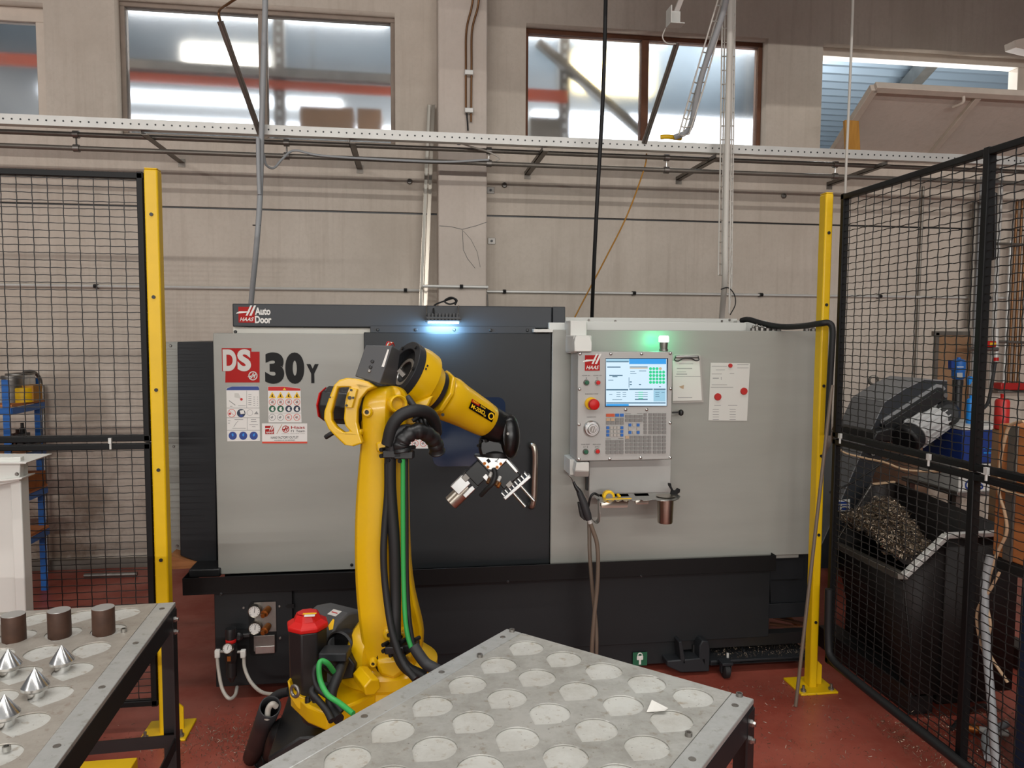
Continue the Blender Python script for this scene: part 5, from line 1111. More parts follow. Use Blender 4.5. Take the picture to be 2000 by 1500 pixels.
# ================================================================== robot
def cm(px, py, d): return at(px, py, d=d)
def circ_ring(c, ax, r, n=24, sq=1.):
    ax = Vector(ax).normalized(); u = UPV-ax*UPV.dot(ax); u.normalize(); w = ax.cross(u)
    return [c+(u*math.cos(2*math.pi*k/n)+w*math.sin(2*math.pi*k/n)*sq)*r for k in range(n)]
def loft_c(stations, n=28):
    """stations: (px, py, depth, radius in metres); rings stand across the local axis"""
    P = [cm(*s[:3]) for s in stations]; R = []
    for i, s in enumerate(stations):
        a = P[max(i-1, 0)]; b = P[min(i+1, len(P)-1)]; R.append(circ_ring(P[i], b-a, s[3], n))
    return MB().loft(R)
RB = empty('robot_arm', at(740, 1470, d=2.62)*1, 'yellow six-axis robot arm with twin gripper in front of the lathe', 'robot')
RB.location.z = 0; WMAT[RB.name] = Matrix.Translation(RB.location)
Y_ = 'robot_yellow'
# pedestal, base
pbx0, pbx1 = cm(543, 1420, 2.55).x, cm(880, 1420, 2.55).x
pz = cm(620, 1400, 2.5).z
py0 = cm(620, 1440, 2.5).y
MB().prism([(pbx0, py0-.12, 0), (pbx1, py0-.12, 0), (pbx1, py0-.12, pz), (pbx0+.10, py0-.12, pz), (pbx0, py0-.12, pz-.06)], (0, .46, 0)).build('pedestal', 'black_satin', RB, .006)
bc_ = cm(758, 1385, 2.62)
MB().lathe((bc_.x, bc_.y, pz), (0, 0, 1), [(.21, 0), (.21, .035), (.17, .05), (.165, .10), (.175, .115), (.175, .15), (.15, .17), (.11, .2), (0, .2)], 40).build('base_casting', Y_, RB)
fw_ = [cm(x, y, 2.42) for x, y in ((562, 1332), (566, 1372), (590, 1398), (630, 1403), (676, 1418), (720, 1400), (700, 1352), (650, 1352), (600, 1358), (572, 1352))]
MB().prism([cm(x, y, 2.40) for x, y in ((561, 1330), (565, 1333), (572, 1354), (600, 1366), (626, 1385), (624, 1402), (600, 1396), (580, 1383), (566, 1362))], FWD*.05).build('connector_flange', Y_, RB, .006)
wing = [at(x, y, Z=pz+.10) for x, y in ((566, 1352), (600, 1384), (640, 1400), (700, 1376), (735, 1358), (700, 1335), (640, 1338), (590, 1342))]
MB().prism([p-Vector((0, 0, .05)) for p in wing], (0, 0, .06)).build('base_wing', Y_, RB, .008)
MB().prism([cm(x, y, 2.43) for x, y in ((592, 1386), (640, 1392), (700, 1372), (700, 1400), (640, 1418), (608, 1417), (592, 1405))], FWD*.12).build('base_wing', Y_, RB, .012)
hb_ = cm(722, 1336, 2.38); hax = (RGT*.55-FWD*.8+UPV*-.15)
MB().lathe(hb_-hax.normalized()*.07, hax, [(.031, 0), (.031, .09), (.028, .094), (0, .094)], 6).build('hex_boss', Y_, RB, .003, smooth=20)
MB().lathe(cm(650, 1360, 2.45), UPV, [(.10, -.06), (.10, .0), (.06, .01), (0, .01)], 20).build('connector_block', 'black_satin', RB)
rg = MB().torus(cm(576, 1350, 2.36), FWD*.8+RGT*.5, .017, .0055, 24, 10).build('lifting_eye', 'dull_steel', RB)
# J1 motor: black octagonal column with red cap
def octo(px, py, d, r, n=8, rot=.3):
    c = cm(px, py, d); return c, r
mc = cm(602, 1300, 2.47); wr = 38/FPX*2.47
zq = lambda py, d=2.47: cm(602, py, d).z-mc.z
def ocol(prof, nm, m, par=RB, bev=.004, c=mc):
    rings = []
    for r, h in prof: rings.append([(c.x+r*math.cos(math.pi/8+math.pi/4*k+.2), c.y+r*math.sin(math.pi/8+math.pi/4*k+.2), c.z+h) for k in range(8)])
    return MB().loft(rings).build(nm, m, par, bev, smooth=20)
ocol([(wr*.98, zq(1352)), (wr, zq(1222))], 'base_motor', 'black_satin')
cap = ocol([(wr*1.06, zq(1222)), (wr*1.08, zq(1213)), (wr*.72, zq(1205)), (wr*.58, zq(1194)), (wr*.5, zq(1192))], 'motor_cap', 'red_plastic')
lbm = at(604, 1201, Z=mc.z+zq(1192)+.001)
MB().obox(lbm+Vector((0, .012, 0)), Vector((.022, 0, 0)), Vector((0, .005, 0)), Vector((0, 0, .0006))).build('sticker', 'yellow_decal', cap)
MB().obox(lbm+Vector((.002, -.006, 0)), Vector((.017, 0, 0)), Vector((0, .008, 0)), Vector((0, 0, .0006))).build('sticker', 'white_decal', cap)
# J2: yellow housing disc, grey motor cover running left and away
ax2 = (-RGT*.80+FWD*.60-UPV*.02).normalized()
j2 = cm(745, 1270, 2.56)
MB().lathe(j2, ax2, [(.05, -.05), (.115, -.03), (.125, -.01), (.125, .035), (.115, .05), (.06, .05)], 40).build('shoulder_housing', Y_, RB)
MB().lathe(j2, ax2, [(.085, -.07), (.085, -.03)], 32).build('shoulder_gap', 'black_plastic', RB)
dc = cm(690, 1258, 2.60)
rr_ = [(.113, .0), (.116, .01), (.116, .17), (.104, .19), (.0, .19)]
mcov = MB().lathe(dc, ax2, rr_, 12).build('motor_cover', 'cover_grey', RB, .006, smooth=20)
MB().lathe(dc+ax2*.192, ax2, [(.096, 0), (.096, .012), (0, .012)], 12).build('cover_plate', 'red_plastic', RB)
nsp = dc+ax2*.085+(UPV*.93-FWD*.36).normalized()*.117
tdir = (-RGT*.80+FWD*.60); tn = UPV*.85-FWD*.4
MB().obox(nsp, tdir.normalized()*.022, tn.cross(tdir).normalized()*.015, tn.normalized()*.0008).build('sticker', 'white_decal', mcov)
MB().obox(nsp+tn.normalized()*.001, tdir.normalized()*.015, tn.cross(tdir).normalized()*.002, tn.normalized()*.0008).build('sticker_mark', 'red_plastic', mcov)
MB().prism([cm(x, y, 2.465) for x, y in ((641, 1222), (650, 1209), (653, 1211), (650, 1229), (643, 1231))], FWD*.003).build('warning_sticker', 'yellow_decal', mcov)
MB().lathe(cm(664, 1264, 2.50), -FWD*.9-RGT*.4, [(.052, -.04), (.056, .0), (.05, .006), (.046, -.02), (0, -.02)], 28).build('motor_boss', 'black_plastic', RB)
# carousel body under the arm
MB().loft([[cm(cx+w/2*math.cos(2*math.pi*k/20), y, 2.60)+FWD*(.10*math.sin(2*math.pi*k/20)) for k in range(20)] for y, cx, w in ((1215, 715, 30), (1230, 712, 46), (1260, 712, 54), (1295, 718, 64), (1320, 738, 104), (1345, 750, 128), (1375, 755, 140))]).build('carousel', Y_, RB)
MB().prism([cm(x, y, 2.44) for x, y in ((760, 1285), (800, 1282), (798, 1310), (770, 1330), (740, 1322), (730, 1290))], FWD*.16).build('carousel_cheek', Y_, RB, .015)
# lower arm: thick left web and set-back right flange
def arm_sec(y, cx, w, t, d):
    q = []
    L = -w/2; sp_ = w*.12
    prof = [(L+w*.06, -t*.5), (L+w*.30, -t*.56), (sp_, -t*.5), (sp_+w*.06, -t*.36), (sp_+w*.10, -t*.14), (w*.40, -t*.12), (w*.47, -t*.24), (w*.5, -t*.12), (w*.5, t*.35), (w*.4, t*.5), (L+w*.12, t*.5), (L, t*.36), (L, -t*.36)]
    return [cm(cx+a, y, d)+FWD*b for a, b in prof]
SEC = [(753, 757, 28, .03), (757, 756, 58, .09), (766, 755, 76, .13), (780, 754, 86, .155), (800, 753, 90, .165), (825, 753, 86, .16), (850, 753, 84, .155), (900, 751, 92, .15), (980, 748, 100, .15), (1060, 748, 103, .15), (1130, 751, 106, .15), (1180, 758, 112, .15), (1225, 767, 121, .15), (1255, 770, 116, .145), (1285, 768, 104, .14), (1310, 762, 84, .13), (1326, 763, 58, .10), (1336, 768, 26, .05)]
arm = MB().loft([arm_sec(y, cx, w, t, 2.475+.06*(y-753)/560) for y, cx, w, t in SEC]).build('lower_arm', Y_, RB, smooth=38)
md = arm.modifiers.new('sub', 'SUBSURF'); md.levels = md.render_levels = 1
MB().lathe(cm(776, 789, 2.40), -FWD*.9+RGT*.45, [(.030, -.03), (.030, .014), (.026, .02), (.021, .014), (.021, -.012), (0, -.012)], 24).build('hinge_cap', Y_, RB)
def boss(px, py, d, r, nm='boss', h=.03):
    b = MB().lathe(cm(px, py, d), -FWD, [(r*1.3, -h), (r*1.1, 0), (r*.75, .006), (r*.45, .006), (r*.45, -.01), (0, -.01)], 18).build(nm, Y_, RB)
    MB().lathe(cm(px, py, d), -FWD, [(r*.44, -.008), (r*.44, -.002), (0, -.002)], 12).build('plug', 'black_plastic', b)
boss(717, 805, 2.385, .016); boss(748, 870, 2.40, .012); boss(729, 1296, 2.44, .013); boss(761, 1240, 2.42, .02); boss(783, 1243, 2.43, .016)
MB().prism([cm(x, y, 2.395) for x, y in ((733, 864), (762, 862), (768, 878), (762, 884), (735, 884))], FWD*.05).build('cast_ledge', Y_, RB, .01)
# J3 motor with cage, to the left of the arm top
ax3 = (-RGT*.97+FWD*.2+UPV*.06).normalized()
j3 = cm(712, 795, 2.47)
MB().lathe(j3, ax3, [(.072, -.02), (.072, .022)], 32).build('elbow_gap', 'black_plastic', RB)
MB().lathe(j3+ax3*.02, ax3, [(.066, 0), (.084, .002), (.086, .006), (.086, .012), (.078, .016), (.05, .016)], 28).build('elbow_collar', Y_, RB)
mo = MB().lathe(j3+ax3*.034, ax3, [(.062, 0), (.064, .01), (.064, .098), (.056, .104), (0, .104)], 8).build('elbow_motor', 'black_satin', RB, .004, smooth=20)
MB().lathe(j3+ax3*.142, ax3, [(.058, 0), (.055, .006), (0, .006)], 8).build('motor_end_plate', 'red_plastic', mo, smooth=20)
cage_o = [(652, 752), (662, 742), (676, 738), (700, 740), (717, 745), (732, 755), (716, 764), (704, 778), (698, 800), (697, 825), (702, 848), (708, 866), (690, 872), (672, 869), (655, 853), (641, 838), (632, 818), (633, 803), (641, 780)]
cage_i = [(660, 757), (683, 756), (685, 762), (673, 796), (671, 818), (674, 832), (683, 842), (672, 845), (658, 835), (648, 821), (647, 806), (653, 782)]
orig = cm(680, 800, 2.36); Mc = frame(orig, RGT, UPV, -FWD); sc_ = 2.36/FPX
holes('motor_cage', [[((x-680)*sc_, -(y-800)*sc_) for x, y in cage_o], [((x-680)*sc_, -(y-800)*sc_) for x, y in cage_i]], .035, Mc, Y_, RB)
cg = [o for o in RB.children if o.name.startswith('motor_cage')][0]
mdb = cg.modifiers.new('bevel', 'BEVEL'); mdb.width = .007; mdb.segments = 3; mdb.limit_method = 'ANGLE'; mdb.angle_limit = math.radians(50)
MB().prism([cm(x, y, 2.36) for x, y in ((686, 745), (714, 747), (732, 756), (716, 764), (700, 764))], FWD*.16).build('cage_bridge', Y_, RB, .008)
MB().prism([cm(x, y, 2.37) for x, y in ((655, 850), (672, 866), (706, 850), (706, 838), (684, 842))], FWD*.14).build('cage_bridge', Y_, RB, .008)
MB().prism([cm(x, y, 2.345) for x, y in ((684, 757), (698, 760), (688, 797), (673, 797))], FWD*.02).build('cage_plate', Y_, RB, .003)
for x, y, r in ((686, 762, .004), (683, 777, .006), (690, 777, .004), (677, 792, .004), (645, 776, .003)): MB().lathe(cm(x, y, 2.343), -FWD, [(r, 0), (r, .003), (0, .003)], 10).build('screw', 'black_satin', RB)
MB().lathe(cm(652, 844, 2.40), -UPV*.5-RGT*.8, [(.008, 0), (.008, .03), (.006, .034), (0, .034)], 10).build('cable_plug', 'black_plastic', RB)
# elbow casting with open rear ring, black cover box
fa = (cm(945, 818, 2.80)-cm(863, 772, 2.69)).normalized()
rc = cm(795, 729, 2.60)
def rng(c, r, n=32): return circ_ring(c, fa, r, n)
MB().loft([rng(rc+fa*.0, .108), rng(rc+fa*.035, .112), rng(rc+fa*.07, .108), rng(cm(828, 750, 2.645), .094), rng(cm(841, 760, 2.665), .084)]).build('elbow_casting', Y_, RB)
def annulus(c, r0, r1, t, nm, m, n=40):
    u = circ_ring(Vector(), fa, 1, n)
    return MB().loft([[c+p*r1 for p in u], [c+p*r1-fa*t for p in u], [c+p*r0-fa*t for p in u], [c+p*r0 for p in u]], closed=True).build(nm, m, RB, .002)
annulus(rc, .082, .110, .03, 'rear_ring', 'dark_grey_paint')
annulus(rc+fa*.0, .052, .083, .003, 'rear_ring', 'black_satin'); annulus(rc, .040, .054, .012, 'rear_ring', 'steel')
MB().loft([rng(rc-fa*.002, .045), rng(rc-fa*.001, .045)]).build('rear_opening', 'black_paint', RB)
MB().bar(cm(779, 722, 2.50), cm(790, 734, 2.50), .018, .014).build('inner_bracket', 'dull_steel', RB)
for k in range(6):
    p = rc-fa*.03+circ_ring(Vector(), fa, .097, 12)[(2*k+1) % 12]; MB().lathe(p, -fa, [(.006, 0), (.006, .006), (0, .006)], 8).build('screw', 'black_plastic', RB)
MB().prism([cm(x, y, 2.53) for x, y in ((795, 790), (846, 772), (828, 810), (812, 833), (797, 858), (788, 850), (783, 815))], FWD*.14).build('elbow_fin', Y_, RB, .008)
bx = [cm(693, 735, 2.40), cm(742, 750, 2.38), cm(773, 753, 2.50), cm(724, 742, 2.52), cm(714, 674, 2.40), cm(766.5, 675, 2.38), cm(782, 685, 2.50), cm(735, 676, 2.52)]
cvb = MB().hexa(bx).build('cover_box', 'cover_grey', RB, .003)
for x, y in ((728, 706), (724.5, 717), (722, 724.5)): MB().lathe(cm(x, y, 2.394), -FWD, [(.006, -.01), (.006, .005), (.004, .007), (0, .007)], 12).build('screw', 'dull_steel' if y > 720 else 'black_plastic', cvb)
MB().prism([cm(x, y, 2.379) for x, y in ((757, 682), (760, 683), (750, 717), (745, 716))], FWD*.002).build('sticker', 'white_decal', cvb)
for k in range(4): tube('loose_wire', [cm(754+2*k, 675, 2.45), cm(757+3*k, 668+k, 2.45), cm(765+k, 670, 2.45), cm(770, 676, 2.47)], .0018, ('red_plastic', 'white_decal', 'brass', 'red_plastic')[k], RB)
for j, t in enumerate(((824, 725), (831, 718), (834, 712), (828, 735))): MB().prism([cm(t[0], t[1], 2.52), cm(t[0]+3, t[1]+1, 2.52), cm(t[0]+2, t[1]+5, 2.52), cm(t[0]-1, t[1]+4, 2.52)], FWD*.002).build('mark', 'black_decal', RB)
# forearm
MB().lathe(cm(846, 763, 2.67), fa, [(.080, -.012), (.080, .008)], 32).build('wrist_gap', 'black_plastic', RB)
hx = [(858, 769, 2.62), (866, 774, 2.645)]
MB().loft([circ_ring(cm(853, 767, 2.68), fa, .093, 8), circ_ring(cm(860, 771, 2.688), fa, .093, 8)]).build('forearm_flange', Y_, RB, .004, smooth=20)
FAS = [(858, 769, 2.685, .068), (864, 772, 2.695, .08), (876, 779, 2.71, .084), (890, 787, 2.73, .079), (912, 799, 2.76, .0735), (936, 813, 2.79, .069), (950, 821, 2.81, .065), (953, 823, 2.815, .058)]
foa = loft_c(FAS).build('forearm', Y_, RB)
for k, (x, y) in enumerate(((861, 733), (868, 810))): MB().lathe(cm(x-3, y, 2.62), -FWD, [(.006, 0), (.006, .004), (0, .004)], 8).build('screw', 'black_plastic', foa)
tube('cast_rib', [cm(880, 807, 2.66), cm(890, 810, 2.67), cm(897, 806, 2.68)], .006, Y_, foa); tube('cast_rib', [cm(905, 824, 2.71), cm(918, 827, 2.73), cm(924, 822, 2.74)], .006, Y_, foa)
# name plate on the forearm: lies on the tube's near upper side
nu = fa; nn = (-FWD*.95+UPV*.22+RGT*.2); nn = (nn-nu*nn.dot(nu)).normalized(); nv = nn.cross(nu)
def on_arm(t, s, lift=.0): 
    a = cm(876, 779, 2.71); b = cm(950, 821, 2.81); r = .084+(.065-.084)*t; ang = s/r
    return a.lerp(b, t)+nn*math.cos(ang)*(r+lift)+nv*math.sin(ang)*(r+lift)
def arm_patch(nm, t0, t1, s0, s1, lift, m, par):
    v = []; f = []; N, K = 8, 6
    for i in range(N+1):
        for j in range(K+1): v.append(tuple(on_arm(t0+(t1-t0)*i/N, s0+(s1-s0)*j/K, lift)))
    for i in range(N):
        for j in range(K): f.append((i*(K+1)+j, (i+1)*(K+1)+j, (i+1)*(K+1)+j+1, i*(K+1)+j+1))
    return MB().add(v, f).build(nm, m, par)
arm_patch('name_plate', .24, .90, -.015, .021, .0035, 'black_decal', foa); arm_patch('name_plate_corner', .24, .46, .009, .021, .0042, 'red_decal', foa)
def arm_text(body, t, s, h, w, m):
    o_ = on_arm(t, s, .0062); text(body, None, h, m, foa, w, .02, frame(o_, nu, nv, nn))
arm_text('M-20iD', .275, -.010, .015, .064, 'yellow_decal'); arm_text('35', .63, -.011, .007, .010, 'yellow_decal'); arm_text('FANUC', .26, .0115, .006, .028, 'yellow_decal'); arm_text('Robot', .48, .0115, .006, .024, 'yellow_decal')
cE = on_arm(.81, .002, .0064); 
MB().loft([[cE+(nu*math.cos(a)+nv*math.sin(a))*.0135 for a in [2*math.pi*k/16 for k in range(16)]], [cE+nn*.0006+(nu*math.cos(a)+nv*math.sin(a))*.0135 for a in [2*math.pi*k/16 for k in range(16)]]]).build('emblem', 'yellow_decal', foa)
MB().loft([[cE+nn*.001+(nu*math.cos(a)+nv*math.sin(a))*.0085 for a in [2*math.pi*k/16 for k in range(16)]], [cE+nn*.0014+(nu*math.cos(a)+nv*math.sin(a))*.0085 for a in [2*math.pi*k/16 for k in range(16)]]]).build('emblem', 'black_decal', foa)
# wrist
cm = lambda px, py, d: at(px, py, d=d-.08)
loft_c([(950, 821, 2.89, .062), (958, 826, 2.90, .064), (975, 835, 2.92, .062), (988, 842, 2.94, .052), (996, 846, 2.95, .03)]).build('wrist_body', 'wrist_black', RB)
MB().loft([[cm(cx+w/2*math.cos(2*math.pi*k/24), cy+h/2*math.sin(2*math.pi*k/24), d) for k in range(24)] for cx, cy, w, h, d in ((994, 852, 22, 60, 2.86), (996, 852, 36, 82, 2.88), (996, 853, 40, 90, 2.92), (993, 852, 40, 86, 2.98), (990, 850, 30, 60, 3.03))]).build('wrist_cover', 'wrist_black', RB, smooth=60)
MB().lathe(cm(992, 847, 2.862), -FWD, [(.005, 0), (.005, .003), (0, .003)], 10).build('screw', 'dull_steel', RB)
MB().prism([cm(x, y, 2.90) for x, y in ((936, 852), (975, 858), (1002, 880), (999, 893), (938, 893), (934, 876))], FWD*.12).build('wrist_flange', 'wrist_black', RB, .012)
for x, y in ((940, 862), (951, 861), (936, 870)): MB().lathe(cm(x, y, 2.895), -RGT*.4-FWD, [(.006, -.02), (.006, .012), (0, .012)], 8).build('screw', 'black_plastic', RB)
MB().lathe(cm(968, 889, 2.95), UPV, [(.062, -.004), (.062, .012), (.05, .02)], 28).build('tool_flange', 'black_plastic', RB)
# gripper bracket and two grippers
gb = MB().prism([cm(x, y, 2.90) for x, y in ((930, 892), (992, 896), (972, 918), (966, 915.5), (960, 918), (953, 917))], FWD*.012).build('gripper_bracket', 'aluminium', RB, .002)
for x, y in ((946.5, 905), (953, 912), (978, 906), (971, 912.5)): MB().lathe(cm(x, y, 2.899), -FWD, [(.006, 0), (.006, .003), (.003, .003), (.003, .0), (0, 0)], 12).build('screw', 'brass', gb)
text('1', None, .016, 'black_decal', gb, .012, 0, frame(cm(954, 905, 2.8985), RGT*.8+UPV*.6, -RGT*.6+UPV*.8, -FWD)); text('2', None, .02, 'black_decal', gb, .014, 0, frame(cm(966, 901, 2.8985), RGT*.9-UPV*.3, RGT*.3+UPV*.9, -FWD))
MB().prism([cm(x, y, 2.912) for x, y in ((925, 889), (996, 895), (975, 921), (962, 926), (950, 921))], FWD*.09).build('bracket_body', 'wrist_black', RB, .003)
def jaw(dirx, diry):   # local frame of a gripper that points down and sideways
    a = (RGT*dirx-UPV*diry).normalized(); s = (RGT*diry+UPV*dirx).normalized(); return a, s
a1, s1 = jaw(-.72, .70); c1 = cm(934, 922, 2.95)
def gbox(c, a, s, la, ls, lf, nm, m, oa=0, os_=0, of=0, bev=.003, par=None): return MB().obox(c+a*oa+s*os_+FWD*of, a*la, s*ls, FWD*lf).build(nm, m, par or RB, bev)
g1 = gbox(c1, a1, s1, .035, .036, .04, 'gripper_body', 'wrist_black')
gbox(c1, a1, s1, .010, .012, .03, 'gripper_plate', 'aluminium', -.012, .034, -.012, .002, g1)
gbox(c1, a1, s1, .010, .040, .036, 'gripper_rail', 'black_plastic', .040, 0, 0, .002, g1)
gbox(c1, a1, s1, .012, .013, .014, 'gripper_slide', 'dull_steel', .045, -.020, -.026, .002, g1)
gbox(c1, a1, s1, .034, .024, .03, 'gripper_finger', 'aluminium', .078, -.014, -.006, .003, g1)
gbox(c1, a1, s1, .030, .010, .03, 'gripper_finger', 'aluminium', .072, .028, -.004, .003, g1)
wc = c1+a1*.085+s1*.012+FWD*.0
MB().cyl(wc-a1*.02-s1*.0, wc+a1*.075, .030, 28).build('gripped_blank', 'brushed_steel', None, .002, label='steel cylinder held in the left gripper of the robot', cat='steel blank')
a2, s2 = jaw(.66, .75); c2 = cm(988, 925, 2.95)
g2 = gbox(c2, a2, s2, .038, .042, .04, 'gripper_body', 'wrist_black')
gbox(c2, a2, s2, .034, .006, .03, 'gripper_plate', 'aluminium', -.012, .040, -.014, .002, g2)
gbox(c2, a2, s2, .010, .013, .012, 'gripper_slide', 'dull_steel', .036, -.014, -.034, .002, g2)
gbox(c2, a2, s2, .007, .066, .034, 'gripper_finger', 'aluminium', .066, 0, 0, .002, g2)
for k in range(8): gbox(c2, a2, s2, .012, .0022, .03, 'comb_tooth', 'aluminium', .054, -.058+.0165*k, -.002, 0, g2)
for os_, L in ((.012, .082), (-.028, .076)): MB().cyl(c2+a2*.07+s2*os_, c2+a2*(.07+L)+s2*os_, .006, 12).build('gripper_pin', 'steel', g2)
tube('gripper_cable', [cm(964, 915, 2.89), cm(967, 928, 2.88), cm(962, 944, 2.87), cm(950, 956, 2.88), cm(939, 968, 2.90)], .0085, 'black_rubber', RB)
for x, y, m in ((956, 932, 'galvanised'), (952, 944, 'copper_pipe'), (968, 948, 'copper_pipe'), (973, 940, 'galvanised'), (972, 952, 'brass')): MB().cyl(cm(x, y, 2.89), cm(x+4, y-9, 2.90), .007, 10).build('air_fitting', m, RB)
cm = lambda px, py, d: at(px, py, d=d)
# dress pack
tube('dress_hose', [cm(736, 895, 2.37), cm(757, 868, 2.36), cm(765, 835, 2.35), cm(782, 812, 2.35), cm(810, 802, 2.37), cm(835, 806, 2.41), cm(848, 822, 2.46), cm(852, 846, 2.50)][1:], .0205, 'black_rubber', RB, n=14)
tube('dress_hose', [cm(764, 888, 2.37), cm(768, 860, 2.36), cm(778, 842, 2.36), cm(795, 836, 2.37), cm(805, 840, 2.38)], .0135, 'grey_rubber', RB, n=12)
tube('wrapped_hose', [cm(786, 884, 2.36), cm(784, 868, 2.36), cm(793, 852, 2.36), cm(815, 842, 2.38), cm(838, 850, 2.42), cm(850, 866, 2.45), cm(854, 884, 2.47)], [.026+.0018*math.sin(i*1.1)+.0012*math.sin(i*2.7) for i in range(49)], 'black_satin', RB, n=14)
for k, q in enumerate(((812, 795, 838, 800, 849, 815, 848, 842), (806, 822, 822, 812, 838, 820, 845, 850))): tube('dress_cable', [cm(q[0], q[1], 2.46), cm(q[2], q[3], 2.47), cm(q[4], q[5], 2.48), cm(q[6], q[7], 2.49)], .007, 'black_rubber', RB)
for k, x in enumerate((818, 826, 834, 841)): tube('dress_cable', [cm(x-14, 806, 2.50), cm(x-4, 822, 2.47), cm(x+3, 846, 2.46)], .007, 'black_plastic', RB)
tube('thin_cable', [cm(795, 775, 2.47), cm(806, 790, 2.46), cm(815, 802, 2.46)], .011, 'grey_rubber', RB)
def cl_(px, py, d, nm='hose_clamp'):
    e = MB().obox(cm(px, py, d), RGT*.030, UPV*.012, FWD*.026).build(nm, 'black_plastic', RB, .003)
    for dx, dy in ((-20, -8), (-20, 4), (14, -14), (-6, 12)): MB().lathe(cm(px+dx, py+dy, d-.01), -FWD-RGT*.5, [(.007, -.015), (.007, .012), (0, .012)], 8).build('screw', 'black_plastic', e)
cl_(768, 886, 2.38); cl_(790, 888, 2.38); cl_(772, 1266, 2.40); cl_(800, 1262, 2.42)
tube('main_hose', [cm(764, 872, 2.37), cm(762, 900, 2.38), cm(763, 960, 2.39), cm(770, 1060, 2.40), cm(772, 1160, 2.41), cm(772, 1240, 2.40), cm(777, 1275, 2.39), cm(795, 1305, 2.37), cm(830, 1322, 2.36)], .019, 'black_rubber', RB, n=14)
tube('side_hose', [cm(757, 905, 2.375), cm(757, 960, 2.385), cm(752, 1020, 2.39), cm(749, 1080, 2.39), cm(752, 1140, 2.39), cm(762, 1215, 2.38), cm(775, 1265, 2.36), cm(790, 1300, 2.34), cm(812, 1328, 2.30)], .0115, 'black_rubber', RB, n=12)
tube('green_hose', [cm(786, 880, 2.36), cm(787, 905, 2.37), cm(787, 1000, 2.385), cm(788, 1120, 2.40), cm(791, 1200, 2.40), cm(796, 1240, 2.39), cm(804, 1268, 2.38)], .0078, 'green_hose', RB, n=10)
tube('side_hose', [cm(792, 885, 2.385), cm(793, 1000, 2.40), cm(794, 1120, 2.415), cm(798, 1200, 2.415), cm(806, 1255, 2.40), cm(815, 1275, 2.39)], .0085, 'black_rubber', RB, n=10)
tube('wrapped_tail', [cm(808, 1262, 2.37), cm(818, 1278, 2.36), cm(832, 1296, 2.35), cm(845, 1304, 2.34), cm(860, 1312, 2.34)], .0185, 'grey_rubber', RB, n=14)
# cables at the base
tube('green_hose', [cm(652, 1312, 2.36), cm(640, 1296, 2.33), cm(628, 1291, 2.32), cm(623, 1302, 2.31), cm(626, 1330, 2.30), cm(640, 1357, 2.28), cm(663, 1373, 2.26), cm(690, 1394, 2.22)], .0085, 'green_hose', RB, n=12)
tube('base_cable', [cm(650, 1316, 2.38), cm(634, 1300, 2.36), cm(618, 1302, 2.35), cm(613, 1320, 2.34), cm(622, 1346, 2.32), cm(650, 1368, 2.30), cm(668, 1390, 2.28)], .0085, 'black_rubber', RB, n=10)
tube('base_cable', [cm(640, 1338, 2.36), cm(618, 1341, 2.34), cm(609, 1352, 2.32), cm(622, 1368, 2.30), cm(638, 1388, 2.27), cm(648, 1408, 2.24)], .0105, 'black_rubber', RB, n=10)
tube('base_cable', [cm(672, 1290, 2.42), cm(660, 1320, 2.36), cm(648, 1352, 2.33), cm(648, 1385, 2.30), cm(662, 1405, 2.26)], .017, 'black_rubber', RB, n=12)
MB().obox(cm(655, 1276, 2.42), RGT*.045, UPV*.014, FWD*.04).build('cable_bracket', 'dark_grey_paint', RB, .004)
MB().prism([cm(x, y, 2.43) for x, y in ((625, 1285), (680, 1280), (695, 1300), (690, 1325), (660, 1330), (630, 1310))], FWD*.05).build('cable_bracket', 'black_plastic', RB, .006)
for x, y in ((601, 1369), (615, 1374)): MB().lathe(cm(x, y, 2.38), UPV, [(.009, -.02), (.009, .012), (.004, .012), (0, .008)], 10).build('cap_screw', 'black_plastic', RB)
MB().prism([cm(x, y, 2.385) for x, y in ((592, 1374), (604, 1366), (630, 1376), (636, 1394), (624, 1400))], FWD*.03).build('connector_plate', 'black_plastic', RB, .004)
# hoses on the floor left of the pedestal
hA, hB = cm(528, 1380, 2.52), at(492, 1478, Z=.03)
e = empty('split_hose', (hB.x, hB.y, 0), 'slit black protective hose end standing on the floor beside the robot', 'hose')
rgs = []
pts_ = [hA, hA.lerp(hB, .33), hA.lerp(hB, .66), hB]
MB().tube(pts_, .036, 20, caps=False).build('sleeve', 'grey_rubber', e).modifiers.new('s', 'SOLIDIFY').thickness = .004
tube('inner_tube', [cm(522, 1405, 2.52), cm(524, 1385, 2.52), cm(532, 1375, 2.52), cm(540, 1380, 2.53)], .010, 'clear_tube', e)
tube('corrugated_hose', [at(505, 1484, Z=.04), at(528, 1472, Z=.05), cm(545, 1440, 2.6), cm(556, 1420, 2.65)], [.036+.003*(i % 2) for i in range(73)], 'black_rubber', None, k=24, n=14, label='black corrugated hose curving from the floor to the pedestal', cat='hose')
tube('black_floor_hose', [cm(566, 1350, 2.66), cm(545, 1356, 2.68), cm(530, 1368, 2.68), cm(524, 1382, 2.68)], .017, 'grey_rubber', None, label='black hose bending down behind the slit hose end', cat='hose')
